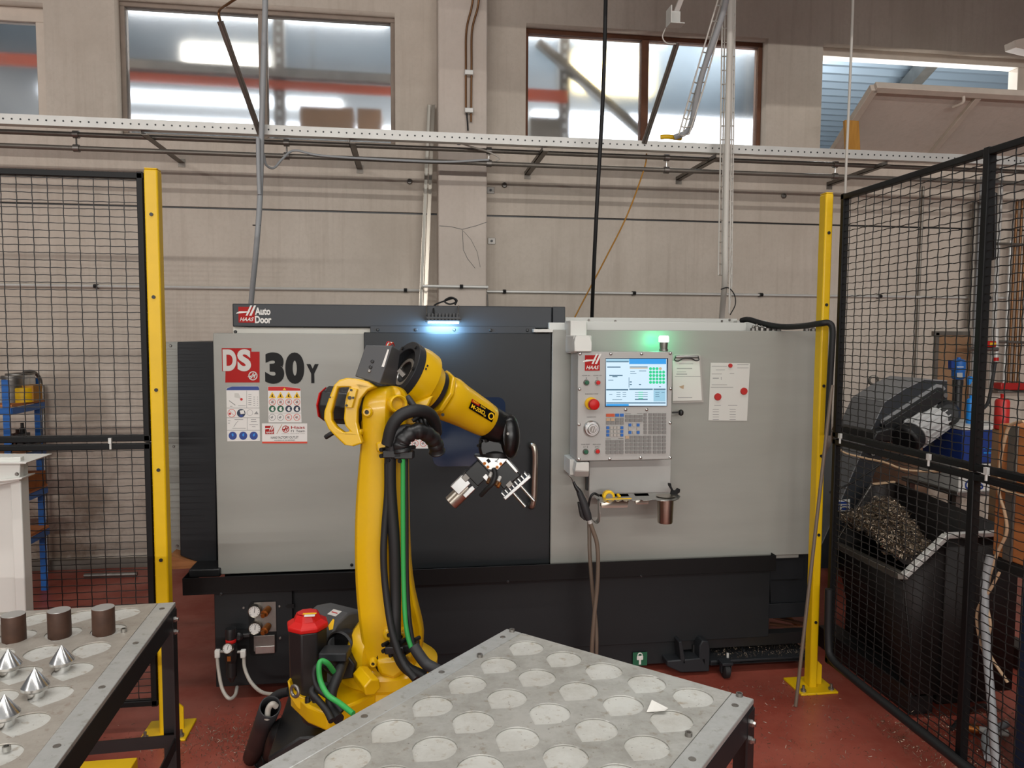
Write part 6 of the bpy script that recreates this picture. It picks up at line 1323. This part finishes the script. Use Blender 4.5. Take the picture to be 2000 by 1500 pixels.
# ================================================================== left side: white cabinet, blue shelf rack
wc_ = empty('white_cabinet', at(20, 1190, Y=3.0), 'off-white sheet metal cabinet behind the left table, cut by the photo edge', 'cabinet')
rect('body', -260, 905, 30, 1300, 3.0, .12, 'white_paint', wc_, .006)
rect('corner_post', 26, 905, 47, 1300, 2.97, .06, 'white_paint', wc_, .004)
MB().prism([at(x, y, Y=2.95) for x, y in ((-260, 897), (40, 893), (38, 940), (-40, 955), (-260, 958))], (0, .03, 0)).build('top_bracket', 'white_paint', wc_, .003)
MB().prism([at(x, y, Y=2.93) for x, y in ((-260, 903), (52, 903), (50, 906), (-260, 906))], (0, .2, 0)).build('top_ledge', 'white_paint', wc_, .001)
MB().prism([at(x, y, Y=2.93) for x, y in ((-100, 948), (43, 933), (42, 936), (-100, 952))], (0, .1, 0)).build('lower_ledge', 'white_paint', wc_, .001)
inst(bolt_me, 'bolt', Matrix.Translation(at(33, 926, Y=2.949)), wc_)
sr = empty('shelf_rack', at(40, 1110, Y=5.4), 'blue steel shelf rack with wooden boards behind the left mesh', 'shelf rack')
SF, SB = 5.02, 5.44
def rpost(px, pytop, Y): 
    x = at(px, 800, Y=Y).x; z = at(px, pytop, Y=Y).z
    MB().box((x-.022, Y-.004, 0), (x+.022, Y, z)).box((x-.022, Y, 0), (x-.018, Y+.04, z)).build('upright', 'blue_paint', sr)
rpost(13, 742, SF); rpost(74, 738, SB); 
xr0 = at(13, 800, Y=SF).x; 
for x in (xr0-1.9,):
    for Y in (SF, SB): MB().box((x-.022, Y-.004, 0), (x+.022, Y, 1.5)).build('upright', 'blue_paint', sr)
for py in (790, 886, 970, 1058):
    z = at(20, py+6, Y=SF).z
    MB().box((xr0-1.9, SF, z), (xr0+.03, SB, z+.018)).build('shelf_board', 'crate_wood', sr)
    MB().box((xr0-1.9, SF-.008, z-.045), (xr0+.03, SF+.002, z-.004)).build('shelf_beam', 'blue_paint', sr)
    MB().box((xr0+.025, SF, z-.045), (xr0+.033, SB, z-.004)).build('shelf_beam', 'blue_paint', sr)
SZ = [at(20, py+6, Y=SF).z+.018 for py in (790, 886, 970, 1058)]
def can(px, Y, r, h, z, m, lb, nm='paint_can', cat='can'):
    x = at(px, 770, Y=Y).x; e = empty(nm, (x, Y, z), lb, cat, 'goods on the blue shelf rack')
    MB().lathe((x, Y, z), (0, 0, 1), [(r, 0), (r, h), (r*.95, h+.003), (r*.9, h), (0, h)], 20).build('body', m, e)
    MB().lathe((x, Y, z), (0, 0, 1), [(r*1.02, h*.96), (r*1.02, h), (r*.98, h+.004)], 20).build('rim', 'dull_steel', e)
can(24, 5.2, .06, .17, SZ[0], 'dull_steel', 'grey metal can on the top rack shelf beside the front upright')
can(36, 5.3, .07, .18, SZ[0], 'galvanised', 'silver metal can in the middle of the top rack shelf')
can(48, 5.35, .065, .18, SZ[0], 'galvanised', 'silver metal can with yellow band on the top rack shelf')
can(3, 5.2, .05, .15, SZ[0], 'dull_steel', 'dark metal can left of the rack upright')
x = at(42, 772, Y=5.2).x; MB().lathe((x, 5.22, SZ[0]), (0, 0, 1), [(.068, 0), (.068, .09), (.064, .095), (0, .095)], 20).build('yellow_tub', 'yellow_decal', None, label='yellow and grey tub in front of the silver cans', cat='tub')
x = at(54, 772, Y=5.25).x; MB().box((x-.05, 5.2, SZ[0]), (x+.06, 5.32, SZ[0]+.11)).build('orange_carton', 'plywood_yellow', None, .003, label='small orange carton at the end of the top rack shelf', cat='carton')
x = at(58, 765, Y=5.36).x; MB().torus((x, 5.36, SZ[0]+.103), (1, -.4, 0), .09, .012, 24, 8).build('wire_coil', 'dull_steel', None, label='coil of grey wire on the top rack shelf', cat='coil')
for px, w, h, m, lb in ((24, .03, .10, 'rusty_iron', 'rusty fitting on the second rack shelf beside the upright'), (33, .025, .13, 'rusty_iron', 'rusty tool block on the second rack shelf'), (43, .025, .17, 'black_satin', 'black upright part on the second rack shelf'), (56, .05, .06, 'black_satin', 'black flat part at the end of the second rack shelf')):
    x = at(px, 860, Y=5.24).x; e = empty('machine_part', (x, 5.24, SZ[1]), lb, 'machine part', 'parts on the second rack shelf')
    MB().box((x-w, 5.2, SZ[1]), (x+w, 5.3, SZ[1]+h*.6)).build('block', m, e, .004); MB().lathe((x, 5.25, SZ[1]+h*.6), (0, 0, 1), [(w*.7, 0), (w*.7, h*.2), (w*.4, h*.22), (w*.4, h*.4), (0, h*.4)], 12).build('spigot', m, e)
x = at(45, 950, Y=5.2).x; MB().box((x-.12, 5.15, SZ[2]), (x+.05, 5.4, SZ[2]+.1)).build('wooden_box', 'rust_beam', None, .004, label='reddish wooden box on the third rack shelf', cat='box')
A, B = at(165, 1124, Z=.02), at(268, 1121, Z=.02); MB().cyl(A, B, .016, 12).build('steel_bar', 'dull_steel', None, label='bright steel bar lying on the floor behind the left mesh', cat='steel bar')
for px, lb in ((83, 'thin grey steel tube leaning behind the rack, nearer the rack'), (87, 'thin bright steel tube leaning behind the rack, nearer the post')):
    A = at(px+6, 1108, Y=5.84); A.z = 0; B = at(px-3, 752, Y=5.9); MB().cyl(A, B, .010, 10).build('leaning_tube', 'dull_steel', None, label=lb, cat='tube', group='steel tubes leaning behind the blue rack')
# ================================================================== right side behind the fence
# chip conveyor: inclined housing with discharge head
KY = 4.35
cv = empty('chip_conveyor', at(1680, 1000, Y=KY), 'dark grey inclined chip conveyor head with motor behind the right fence', 'chip conveyor')
KD = (1.0, )
def kp(x, y, Y=KY): return at(x, y, Y=Y)
# far grey hood (top face + left slope) as a solid extruded toward the viewer
outer_ = [(1850, 745), (1805, 742), (1768, 760), (1728, 786), (1700, 846), (1640, 985), (1585, 1110)]
inner_ = [(1640, 1110), (1680, 992), (1722, 890), (1738, 852), (1760, 836), (1850, 790)]
MB().prism([kp(x, y, 4.05) for x, y in outer_+inner_], (0, .31, 0)).build('side_housing', 'beam_grey', cv, 0, smooth=12)
for p_, q_ in zip(outer_[:-1], outer_[1:]):
    a_, b_ = kp(*p_, 4.045), kp(*q_, 4.045); n_ = Vector((b_.z-a_.z, 0, -(b_.x-a_.x))).normalized()
    if n_.z < 0 and n_.x > 0: n_ = -n_
    MB().hexa([a_, b_, b_+Vector((0, .32, 0)), a_+Vector((0, .32, 0)), a_+n_*.006, b_+n_*.006, b_+n_*.006+Vector((0, .32, 0)), a_+n_*.006+Vector((0, .32, 0))]).build('lit_face_sheet', 'conveyor_grey', cv)  # lighter grey puts the light on the outer faces into their colour
MB().prism([kp(x, y, 4.04) for x, y in ((1720, 822), (1832, 749), (1842, 752), (1848, 760), (1736, 832), (1722, 830))], (0, .02, 0)).build('flange_strip', 'conveyor_grey', cv, .002, smooth=12)
MB().prism([kp(x, y, 4.0) for x, y in ((1728, 830), (1840, 757), (1850, 778), (1830, 790), (1760, 836), (1730, 842))], (0, .05, 0)).build('drive_plate', 'black_satin', cv, .004)
MB().prism([kp(x, y, 3.98) for x, y in ((1712, 842), (1740, 835), (1790, 845), (1800, 860), (1828, 864), (1826, 872), (1760, 866), (1704, 862))], (0, .35, 0)).build('motor_bracket', 'black_satin', cv, .012)
mA, mB = kp(1782, 850, 3.95), kp(1832, 815, 4.05)
mt_ = MB().cyl(mA, mB, .085, 22).build('motor', 'motor_aluminium', cv, .006)
md_ = (mB-mA).normalized(); uu = md_.orthogonal().normalized(); ww = md_.cross(uu)
for k in range(18):
    t = 2*math.pi*k/18; v = uu*math.cos(t)+ww*math.sin(t); q = (mA+mB)/2+v*.088; MB().obox(q, md_*((mB-mA).length*.46), v*.006, v.cross(md_)*.003).build('cooling_fin', 'motor_aluminium', mt_)
MB().cyl(mB, mB+md_*.07, .088, 20).build('gearbox', 'black_satin', cv, .01); MB().lathe(mB+md_*.03, -FWD*.9+UPV*.2, [(.075, -.05), (.075, .08), (.05, .1), (0, .1)], 20).build('gearbox_flange', 'black_satin', cv)
MB().cyl(mA-md_*.09, mA, .086, 20).build('motor_cap', 'black_plastic', cv, .015)
for (x, y), Y in (((1706, 743), 4.6), ((1774, 749), 4.3)):
    MB().torus(kp(x, y, Y), (.3, 1, 0), .028, .009, 20, 8).build('lifting_eye', 'pipe_grey', cv)
inst(MB().lathe((0, 0, 0), (0, -1, 0), [(.014, 0), (.014, .01), (0, .01)], 12).mesh('bolt', 'steel'), 'bolt', Matrix.Translation(kp(1845, 772, 3.995)), cv)
inst(bolt_me, 'bolt', Matrix.Translation(kp(1662, 910, 4.04)), cv); inst(bolt_me, 'bolt', Matrix.Translation(kp(1662, 924, 4.04)), cv)
MB().prism([kp(x, y, 4.03) for x, y in ((1623, 978), (1660, 975), (1660, 998), (1623, 1000))], (0, .004, 0)).build('label_sticker', 'white_decal', cv)
for q in ((1626, 980, 1657, 984), (1626, 988, 1640, 991), (1644, 986, 1658, 988), (1626, 993, 1640, 996), (1644, 992, 1658, 996)): flat_px('sticker_print', rpx(*q), 'blue_decal', cv, 4.028)
MB().prism([kp(x, y, 4.02) for x, y in ((1697, 872), (1725, 880), (1704, 891))], (0, .004, 0)).build('reflector_sticker', 'galvanised', cv)
# tipping chip bin
bn = empty('chip_bin', at(1760, 1250, Y=3.8), 'black steel tipping bin with sloping front behind the right fence', 'chip bin')
f0, f1 = 3.35, 4.1           # near and far side planes
def sh(pts, Y, t, nm, m): MB().prism([at(x, y, Y=Y) for x, y in pts], (0, t, 0)).build(nm, m, bn, .004)
# corners measured on the picture: near rim P (1762,1128) -> (1848,1045) -> (1940,1040); far rim (1640,1060) -> (1700,945) -> (1830,938)
N0, N1, N2 = at(1764, 1126, Y=3.05), at(1848, 1046, Y=3.05), at(1990, 1040, Y=3.05)
F0, F1, F2 = at(1630, 1062, Y=3.95), at(1702, 946, Y=3.95), at(1830, 939, Y=3.95)
F3 = at(1950, 970, Y=3.5); 
def q4(nm, a, b, c, d, m='bin_black', t=.006):
    o = MB().add([a, b, c, d], [(0, 1, 2, 3)]).build(nm, m, bn); s_ = o.modifiers.new('s', 'SOLIDIFY'); s_.thickness = t; return o
g0, g1, g2 = Vector((N0.x+.08, N0.y, .12)), Vector((N1.x+.1, N1.y, .12)), Vector((N2.x, N2.y, .12))
h0, h1, h2 = Vector((F0.x+.12, F0.y, .12)), Vector((F1.x+.1, F1.y, .12)), Vector((F2.x+.4, F2.y, .12))
F2b = Vector((N2.x, F2.y, F2.z))
q4('near_side', N0, N1, Vector((N1.x, N1.y, .12)), g0); q4('near_side', N1, N2, g2, Vector((N1.x, N1.y, .12)))
q4('far_side', F0, F1, h1, h0); q4('far_side', F1, F2b, Vector((F2b.x, F2b.y, .12)), h1)
q4('front_sheet', N0, F0, h0, g0); q4('bottom_sheet', g0, h0, Vector((F2b.x, F2b.y, .12)), g2); q4('rear_sheet', N2, F2b, Vector((F2b.x, F2b.y, .12)), g2)
def rim(a, b, m='galvanised', r=.022): MB().bar(a, b, r*1.6, r).build('rim', m, bn, .003)
rim(N0, N1); rim(N1, N2); rim(F0, F1, 'dull_steel', .012); rim(F1, F2b, 'beige_cable', .012); rim(N0, F0, 'pipe_grey', .03)
for sx in (.1, 1.0):
    x = N0.x+sx; MB().box((x, N0.y+.05, 0), (x+.12, F0.y-.05, .12)).build('skid', 'black_satin', bn, .004)
MB().box((F0.x+.08, N0.y+.12, .0), (F2b.x, F0.y, .34)).build('chassis', 'bin_black', bn, .01)
# chips in the bin
def chips(nm, n, fn, m, par, r0, r1, kind='stuff', seed=3, curl=True, **kw):
    R = random.Random(seed); b = MB()
    for _ in range(n):
        c = fn(R); r = R.uniform(r0, r1); ax = Vector((R.uniform(-1, 1), R.uniform(-1, 1), R.uniform(-1, 1))).normalized(); u = ax.orthogonal().normalized(); w = ax.cross(u); a0 = R.uniform(0, 6); k = 5 if curl else 1
        v = []; f = []
        for j in range(k+1):
            a = a0+j*(.75 if curl else 3.1); p = c+(u*math.cos(a)+w*math.sin(a))*r+ax*(j*r*.3); v += [p, p+ax*r*.28]
        for j in range(k): f.append((2*j, 2*j+1, 2*j+3, 2*j+2))
        b.add(v, f)
    return b.build(nm, m, par, smooth=0, kind=kind, **kw)
# heap top points read from the picture, spread over the bin's inside
heap_c = (N0+N1+F0+F1)/4
def heap(R):
    while 1:
        s, t = R.random(), R.random()
        a = N0.lerp(N2, s*.75+.02); b_ = F0.lerp(F2b, s*.75+.02); p = a.lerp(b_, .08+.84*t)
        zc_ = .77+.20*math.exp(-((s-.34)/.24)**2-((t-.5)/.38)**2)
        zfloor = .14
        p.z = zc_-.10*s+R.uniform(-.03, .015)
        return p
hp_ = []
NS, NT = 18, 10
for i in range(NS+1):
    for j in range(NT+1):
        s, t = i/NS, j/NT; a = N0.lerp(N2, s*.75+.02); b_ = F0.lerp(F2b, s*.75+.02); p = a.lerp(b_, .02+.96*t)
        p.z = .77+.20*math.exp(-((s-.34)/.24)**2-((t-.5)/.38)**2)-.10*s-.03; hp_.append(p)
MB().add(hp_, [(i*(NT+1)+j, (i+1)*(NT+1)+j, (i+1)*(NT+1)+j+1, i*(NT+1)+j+1) for i in range(NS) for j in range(NT)]).build('chip_bed', 'bin_black', bn, smooth=0)
chips('metal_chips', 7000, heap, 'chip_metal', None, .006, .017, label='heap of curled metal chips in the black bin', cat='metal chips')
# drum, blue crate, white carton, bottles, extinguisher
DYY = 4.75
x0, x1 = at(1690, 900, Y=DYY).x, at(1858, 900, Y=DYY).x; rD = (x1-x0)/2
dm = empty('fibre_drum', ((x0+x1)/2, DYY+rD, 0), 'brown fibre drum standing behind the chip bin', 'drum')
zt_ = at(1800, 850, Y=DYY).z
MB().lathe(((x0+x1)/2, DYY+rD, 0), (0, 0, 1), [(rD*.98, 0), (rD, .02), (rD, zt_-.02), (rD*.98, zt_), (0, zt_)], 40).build('body', 'drum_brown', dm)
for z in (.04, zt_*.5, zt_-.03): MB().lathe(((x0+x1)/2, DYY+rD, z), (0, 0, 1), [(rD*1.0, -.012), (rD*1.012, -.008), (rD*1.012, .008), (rD, .012)], 40).build('hoop', 'dull_steel', dm)
BY_ = 3.9
b0, b1 = at(1880, 865, Y=BY_), at(1945, 868, Y=BY_)
sb = empty('low_bench', (b0.x+.3, BY_+.2, 0), 'grey steel bench carrying the blue container and white carton', 'bench')
zc0 = at(1910, 960, Y=BY_).z
MB().box((b0.x-.02, BY_, zc0-.03), (b0.x+.75, BY_+.5, zc0)).build('bench_top', 'dull_steel', sb, .003)
for dx in (0, .7):
    for dy in (.03, .44): MB().box((b0.x+dx, BY_+dy, 0), (b0.x+dx+.035, BY_+dy+.035, zc0-.03)).build('leg', 'pipe_grey', sb)
wcz = at(1910, 900, Y=BY_).z
wct = empty('white_carton', (b0.x+.1, BY_, zc0), 'white carton with blue lettering seen below the fence rail', 'carton')
MB().box((b0.x-.01, BY_+.005, zc0), (b0.x+.34, BY_+.36, wcz-.02)).build('body', 'old_paper', wct, .003)
text('SHO', at(1920, 936, Y=BY_+.003), .055, 'deep_blue', wct, .12, .03, frame(at(1921, 938, Y=BY_+.003), (-1, 0, 0), (0, 0, -1), (0, -1, 0)))
bcc = empty('blue_container', (b0.x+.1, BY_, wcz), 'dark blue container with a white lid behind the stiffener bar', 'container')
MB().box((b0.x, BY_, wcz-.015), (b0.x+.36, BY_+.34, at(1910, 840, Y=BY_).z)).build('body', 'deep_blue', bcc, .008)
MB().box((b0.x-.005, BY_-.004, at(1910, 840, Y=BY_).z), (b0.x+.365, BY_+.345, at(1910, 832, Y=BY_).z)).build('lid', 'white_paint', bcc, .004)
for q in ((1916, 874, 1919, 877), (1921, 875, 1940, 877), (1915, 882, 1918, 885), (1921, 883, 1940, 886)): flat_px('print_line', rpx(*q), 'blue_bright', bcc, BY_-.002)
lidz = at(1910, 832, Y=BY_).z
def bottle(px, Y, r, z0, z1, m, nm, lb, cat, neck=.35, shoulder=.8):
    x = at(px, 780, Y=Y).x; h = z1-z0; e = empty(nm, (x, Y, z0), lb, cat)
    MB().lathe((x, Y, z0), (0, 0, 1), [(r*.92, 0), (r, h*.02), (r, h*shoulder), (r*.85, h*(shoulder+.06)), (r*neck, h*(shoulder+.1))], 24).build('body', m, e)
    MB().lathe((x, Y, z0), (0, 0, 1), [(r*neck, h*(shoulder+.1)), (r*neck, h*.95), (r*neck*1.1, h*.96), (r*neck*1.1, h), (0, h)], 16).build('cap', m, e)
    return e
bottle(1896, BY_+.12, .022, lidz, at(1896, 772, Y=BY_+.12).z, 'blue_bright', 'spray_bottle', 'bright blue spray can standing on the blue container', 'bottle')
# crate on navy stand right at the fence
CX = 2.42
k0 = at(1944, 960, X=CX); kt = at(1960, 828, X=CX).z; kb_ = at(1950, 1088, X=CX).z
cr = empty('wooden_crate', (CX, k0.y-.4, kb_), 'orange-brown wooden crate with grey strap, cut by the photo edge', 'crate')
MB().box((CX, k0.y-1.0, kb_), (CX+.6, k0.y, kt)).build('box', 'crate_wood', cr, .006)
MB().box((CX-.006, at(1985, 960, X=CX).y, kb_), (CX, at(1966, 960, X=CX).y, kt)).build('strap', 'pipe_grey', cr, .002)
for f in (.33, .66): MB().box((CX-.0015, k0.y-1.0, kb_+(kt-kb_)*f-.002), (CX, k0.y, kb_+(kt-kb_)*f+.002)).build('board_joint', 'dark_wood', cr)
ns = empty('navy_stand', (CX+.1, k0.y-.5, 0), 'dark navy steel stand under the wooden crate', 'stand')
MB().box((CX+.05, k0.y-1.0, .02), (CX+.55, k0.y-.1, kb_-.05)).build('body', 'navy', ns, .006); MB().box((CX+.0, k0.y-1.0, kb_-.05), (CX+.6, k0.y, kb_)).build('top', 'black_satin', ns)
bottle(1958, 3.4, .034, kt-.02 if False else at(1958, 838, Y=3.4).z, at(1958, 769, Y=3.4).z, 'red_paint', 'red_gas_bottle', 'red gas bottle standing behind the wooden crate', 'gas bottle', .28, .78)
rbz = at(1958, 838, Y=3.4); MB().box((rbz.x-.034, 3.37, 0), (rbz.x+.06, 3.43, rbz.z)).build('bottle_stand', 'cardboard', None, .004, label='brown carton stack under the red gas bottle', cat='carton')
# cables down the crate
tube('beige_cable', [at(1999, 822, X=CX-.03), at(1972, 832, X=CX-.03), at(1962, 860, X=CX-.03), at(1954, 900, X=CX-.03), at(1951, 960, X=CX-.03), at(1962, 1000, X=CX-.03), at(1966, 1040, X=CX-.03), at(1948, 1080, X=CX-.04), at(1932, 1130, X=CX-.05), at(1928, 1180, X=CX-.06), at(1934, 1220, X=CX-.06), at(1930, 1270, X=CX-.05), at(1968, 1333, X=CX-.02)], .0065, 'beige_cable', None, label='beige cable running down the crate side', cat='cable')
tube('beige_cable', [at(1634, 862, Y=3.75), at(1645, 882, Y=3.7), at(1690, 895, Y=3.6), at(1727, 903, Y=3.5), at(1770, 918, Y=3.4), at(1830, 921, Y=3.3), at(1880, 917, Y=3.1), at(1915, 935, X=CX-.02), at(1960, 958, X=CX-.02), at(2010, 972, X=CX-.02)], .006, 'beige_cable', None, label='beige cable sagging across behind the fence rail', cat='cable')
tube('thin_black_cable', [at(1620, 962, Y=3.7), at(1660, 945, Y=3.65), at(1700, 920, Y=3.6), at(1735, 897, Y=3.6), at(1775, 882, Y=3.6)], .006, 'black_rubber', None, label='thin black cable across the conveyor leg', cat='cable')
tube('beige_cable', [at(1952, 1118, X=CX-.05), at(1935, 1150, X=CX-.06), at(1912, 1185, X=CX-.07), at(1908, 1215, X=CX-.07), at(1915, 1255, X=CX-.06), at(1922, 1276, X=CX-.05)], .006, 'beige_cable', None, label='beige cable loop beside the pale grey hose', cat='cable')
tube('pale_grey_hose', [at(1935, 1086, X=CX-.05), at(1925, 1130, X=CX-.06), at(1923, 1190, X=CX-.07), at(1928, 1280, X=CX-.07), at(1936, 1370, X=CX-.08), at(1940, 1430, X=CX-.08), at(1946, 1500, X=CX-.08)], .0165, 'grey_hose', None, label='pale grey hose hanging from the crate to the floor', cat='hose')
tube('white_floor_pipe', [at(1880, 1418, Z=.03), at(1905, 1424, Z=.03), at(1932, 1428, Z=.03), at(1968, 1432, Z=.03)], .016, 'paper', None, label='white hose with brass coupling on the floor behind the fence', cat='hose')
MB().cyl(at(1876, 1418, Z=.03), at(1912, 1426, Z=.03), .020, 12).build('brass_coupling', 'brass', None, label='brass coupling lying at the white hose end', cat='coupling')
tube('white_floor_pipe', [at(1930, 1480, Z=.03), at(1924, 1450, Z=.03), at(1932, 1430, Z=.05), at(1966, 1414, Z=.06)], .016, 'grey_hose', None, label='white hose bend under the pale grey hose', cat='hose')
tube('black_floor_cable', [at(1858, 1424, Z=.04), at(1885, 1395, Z=.06), at(1922, 1378, X=CX-.1), at(1932, 1400, Z=.03), at(1940, 1440, Z=.02), at(1945, 1490, Z=.02)], .009, 'black_rubber', None, label='black cable lying on the floor below the crate', cat='cable')
# wall services at the right
wp = empty('wall_pipework', at(1930, 700, Y=WY-.05), 'cluster of vertical service pipes with manifold on the right wall', 'pipework')
for px, r, m, y0, y1 in ((1919, .018, 'grey_hose', 345, 885), (1906, .026, 'pipe_grey', 395, 640), (1958, .020, 'galvanised', 290, 760), (1974, .012, 'galvanised', 470, 750), (1987, .011, 'copper_pipe', 390, 752), (1997, .011, 'copper_pipe', 390, 752), (2006, .011, 'copper_pipe', 390, 752)):
    A, B = at(px, y0, Y=WY-.08), at(px-9*(y1-y0)/460, y1, Y=WY-.08); B.x = A.x; MB().cyl(A, B, r, 12).build('pipe', m, wp)
for y in (476, 667): MB().cyl(at(1946, y, Y=WY-.1), at(2060, y+4, Y=WY-.1), .012, 8).build('rail', 'pipe_grey', wp)
tube('black_bracket', [at(1921, 400, Y=WY-.1), at(1926, 372, Y=WY-.35), at(1944, 378, Y=WY-.35), at(1941, 506, Y=WY-.35), at(1922, 510, Y=WY-.2), at(1916, 513, Y=WY-.02)], .016, 'black_satin', wp, smooth=False)
MB().box(tuple(at(1955, 762, Y=WY-.1)), (at(2080, 750, Y=WY).x, WY, at(1955, 748, Y=WY-.1).z)).build('manifold', 'red_paint', wp, .006)
MB().box(tuple(at(1950, 768, Y=WY-.1)), (at(2080, 750, Y=WY).x, WY-.02, at(1955, 763, Y=WY-.1).z)).build('manifold_bar', 'pipe_grey', wp, .004)
xg = at(1795, 600, Y=WY-.03).x; MB().cyl((xg, WY-.02, .9), (xg, WY-.02, at(1800, 365, Y=WY).z), .010, 8).build('thin_wall_conduit', 'pipe_grey', None, label='thin vertical conduit on the wall behind the mesh', cat='conduit')
rv = at(1930, 672, Y=WY-.25); e = empty('valve_actuator', rv, 'red and yellow shut-off valve on the pipework', 'valve')
MB().obox(rv, RGT*.055, FWD*.03, UPV*.026).build('actuator', 'red_plastic', e, .01); MB().obox(rv+RGT*.02-FWD*.032, RGT*.026, FWD*.002, UPV*.010).build('plate', 'yellow_decal', e)
MB().cyl(at(1895, 681, Y=WY-.25), at(1948, 682, Y=WY-.25), .018, 12).build('valve_body', 'dull_steel', e); MB().cyl(at(1906, 683, Y=WY-.25), at(1908, 693, Y=WY-.25), .012, 10).build('stub', 'pipe_grey', e)
dp = empty('drop_hose', at(1944, 710, Y=WY-.25), 'dark hose with red coupling hanging in a loop from the pipework', 'hose')
MB().cyl(at(1946, 640, Y=WY-.22), at(1945, 706, Y=WY-.22), .019, 12).build('pipe', 'galvanised', dp); MB().cyl(at(1945, 698, Y=WY-.22), at(1945, 705, Y=WY-.22), .022, 12).build('coupling', 'red_plastic', dp)
tube('hose', [at(1944, 706, Y=WY-.22), at(1938, 745, Y=WY-.25), at(1930, 785, Y=WY-.28), at(1918, 800, Y=WY-.3), at(1912, 803, Y=WY-.3), at(1911, 785, Y=WY-.3), at(1910, 755, Y=WY-.3), at(1902, 743, Y=WY-.3)], .014, 'grey_rubber', dp)
bp_ = empty('notice_board', at(1860, 800, Y=WY-.02), 'brown framed board on the wall behind the blue pump', 'board')
rect('panel', 1830, 655, 1892, 870, WY-.02, .02, 'cardboard', bp_); rect('frame', 1824, 650, 1830, 870, WY-.03, .03, 'pipe_grey', bp_); rect('frame', 1824, 647, 1895, 655, WY-.03, .03, 'pipe_grey', bp_)
PYp = 4.6
pm = empty('blue_pump', at(1870, 800, Y=PYp), 'blue filter pump head on a black pipe beside the stiffener bar', 'pump')
cpp = at(1870, 760, Y=PYp); zp = lambda y: at(1870, y, Y=PYp).z-cpp.z
MB().lathe(cpp, (0, 0, 1), [(.03, zp(741)), (.042, zp(738)), (.042, zp(725)), (.045, zp(723)), (.045, zp(705)), (.03, zp(702)), (.012, zp(701)), (.012, zp(698)), (0, zp(698))], 20).build('head', 'blue_paint', pm)
MB().lathe(cpp, (0, 0, 1), [(.03, zp(800)), (.03, zp(756)), (.034, zp(755)), (.034, zp(742)), (0, zp(742))], 18).build('pipe', 'black_satin', pm)
MB().lathe(cpp, (0, 0, 1), [(.06, -cpp.z), (.06, -cpp.z+.02), (.028, -cpp.z+.03), (.028, zp(800)), (0, zp(800))], 16).build('column', 'black_satin', pm)
MB().prism([at(x, y, Y=PYp-.04) for x, y in ((1858, 704), (1864, 704), (1864, 722), (1858, 722))], (0, .03, 0)).build('side_tab', 'deep_blue', pm)
flat_px('lettering_bar', rpx(1869, 716, 1882, 717.5), 'white_decal', pm, PYp-.046); flat_px('lettering_bar', rpx(1869, 728, 1880, 737), 'grey_hose', pm, PYp-.044)
bs = at(1896, 748, Y=4.6); MB().prism([at(x, y, Y=4.58) for x, y in ((1893, 740), (1898, 735), (1901, 738), (1896, 750), (1893, 752))], (0, .03, 0)).build('hose_clip', 'blue_bright', pm)
# white gutter corner of the far right
MB().prism([at(x, y, Y=5.0) for x, y in ((1982, 78), (2060, 60), (2060, 110), (1984, 92))], (0, .1, 0)).build('white_gutter', 'window_frame_white', None, .004, label='end of a white metal channel at the right photo edge', cat='channel')
# ================================================================== chips scattered on the floor
def scatter(R):
    t = R.random()
    if t < .42: x, y = R.gauss(-.62, .22), R.gauss(3.28, .12)
    elif t < .55: x, y = R.gauss(-.9, .2), R.gauss(3.32, .07)
    elif t < .85: x, y = R.uniform(1.2, 2.05), R.uniform(2.2, 3.5)
    else: x, y = R.uniform(-1.3, 2.6), R.uniform(2.2, 3.6)
    return Vector((x, min(y, 3.6), .004+abs(R.gauss(0, .002))))
chips('floor_chips', 5200, scatter, 'floor_chip', None, .003, .008, seed=5, curl=False, label='fine metal chips scattered over the red floor', cat='metal chips')
def scatter2(R): p = Vector((R.uniform(2.12, 3.1), R.uniform(2.5, 3.1), .008)); return p
chips('floor_chips', 1500, scatter2, 'chip_metal', None, .003, .010, seed=9, curl=True, label='curled metal chips on the floor below the chip bin', cat='metal chips')
def scatter3(R): p = at(R.uniform(1392, 1586), 1286, Y=MY-.02); p.z = .165+abs(R.gauss(0, .006)) if False else at(1480, 1289, Y=MY-.1).z+.006+abs(R.gauss(0, .005)); p.y = MY-.08+R.random()*.2; return p
chips('shelf_chips', 500, scatter3, 'chip_metal', None, .003, .008, seed=11, curl=True, label='rusty metal chips on the machine base shelf', cat='metal chips')
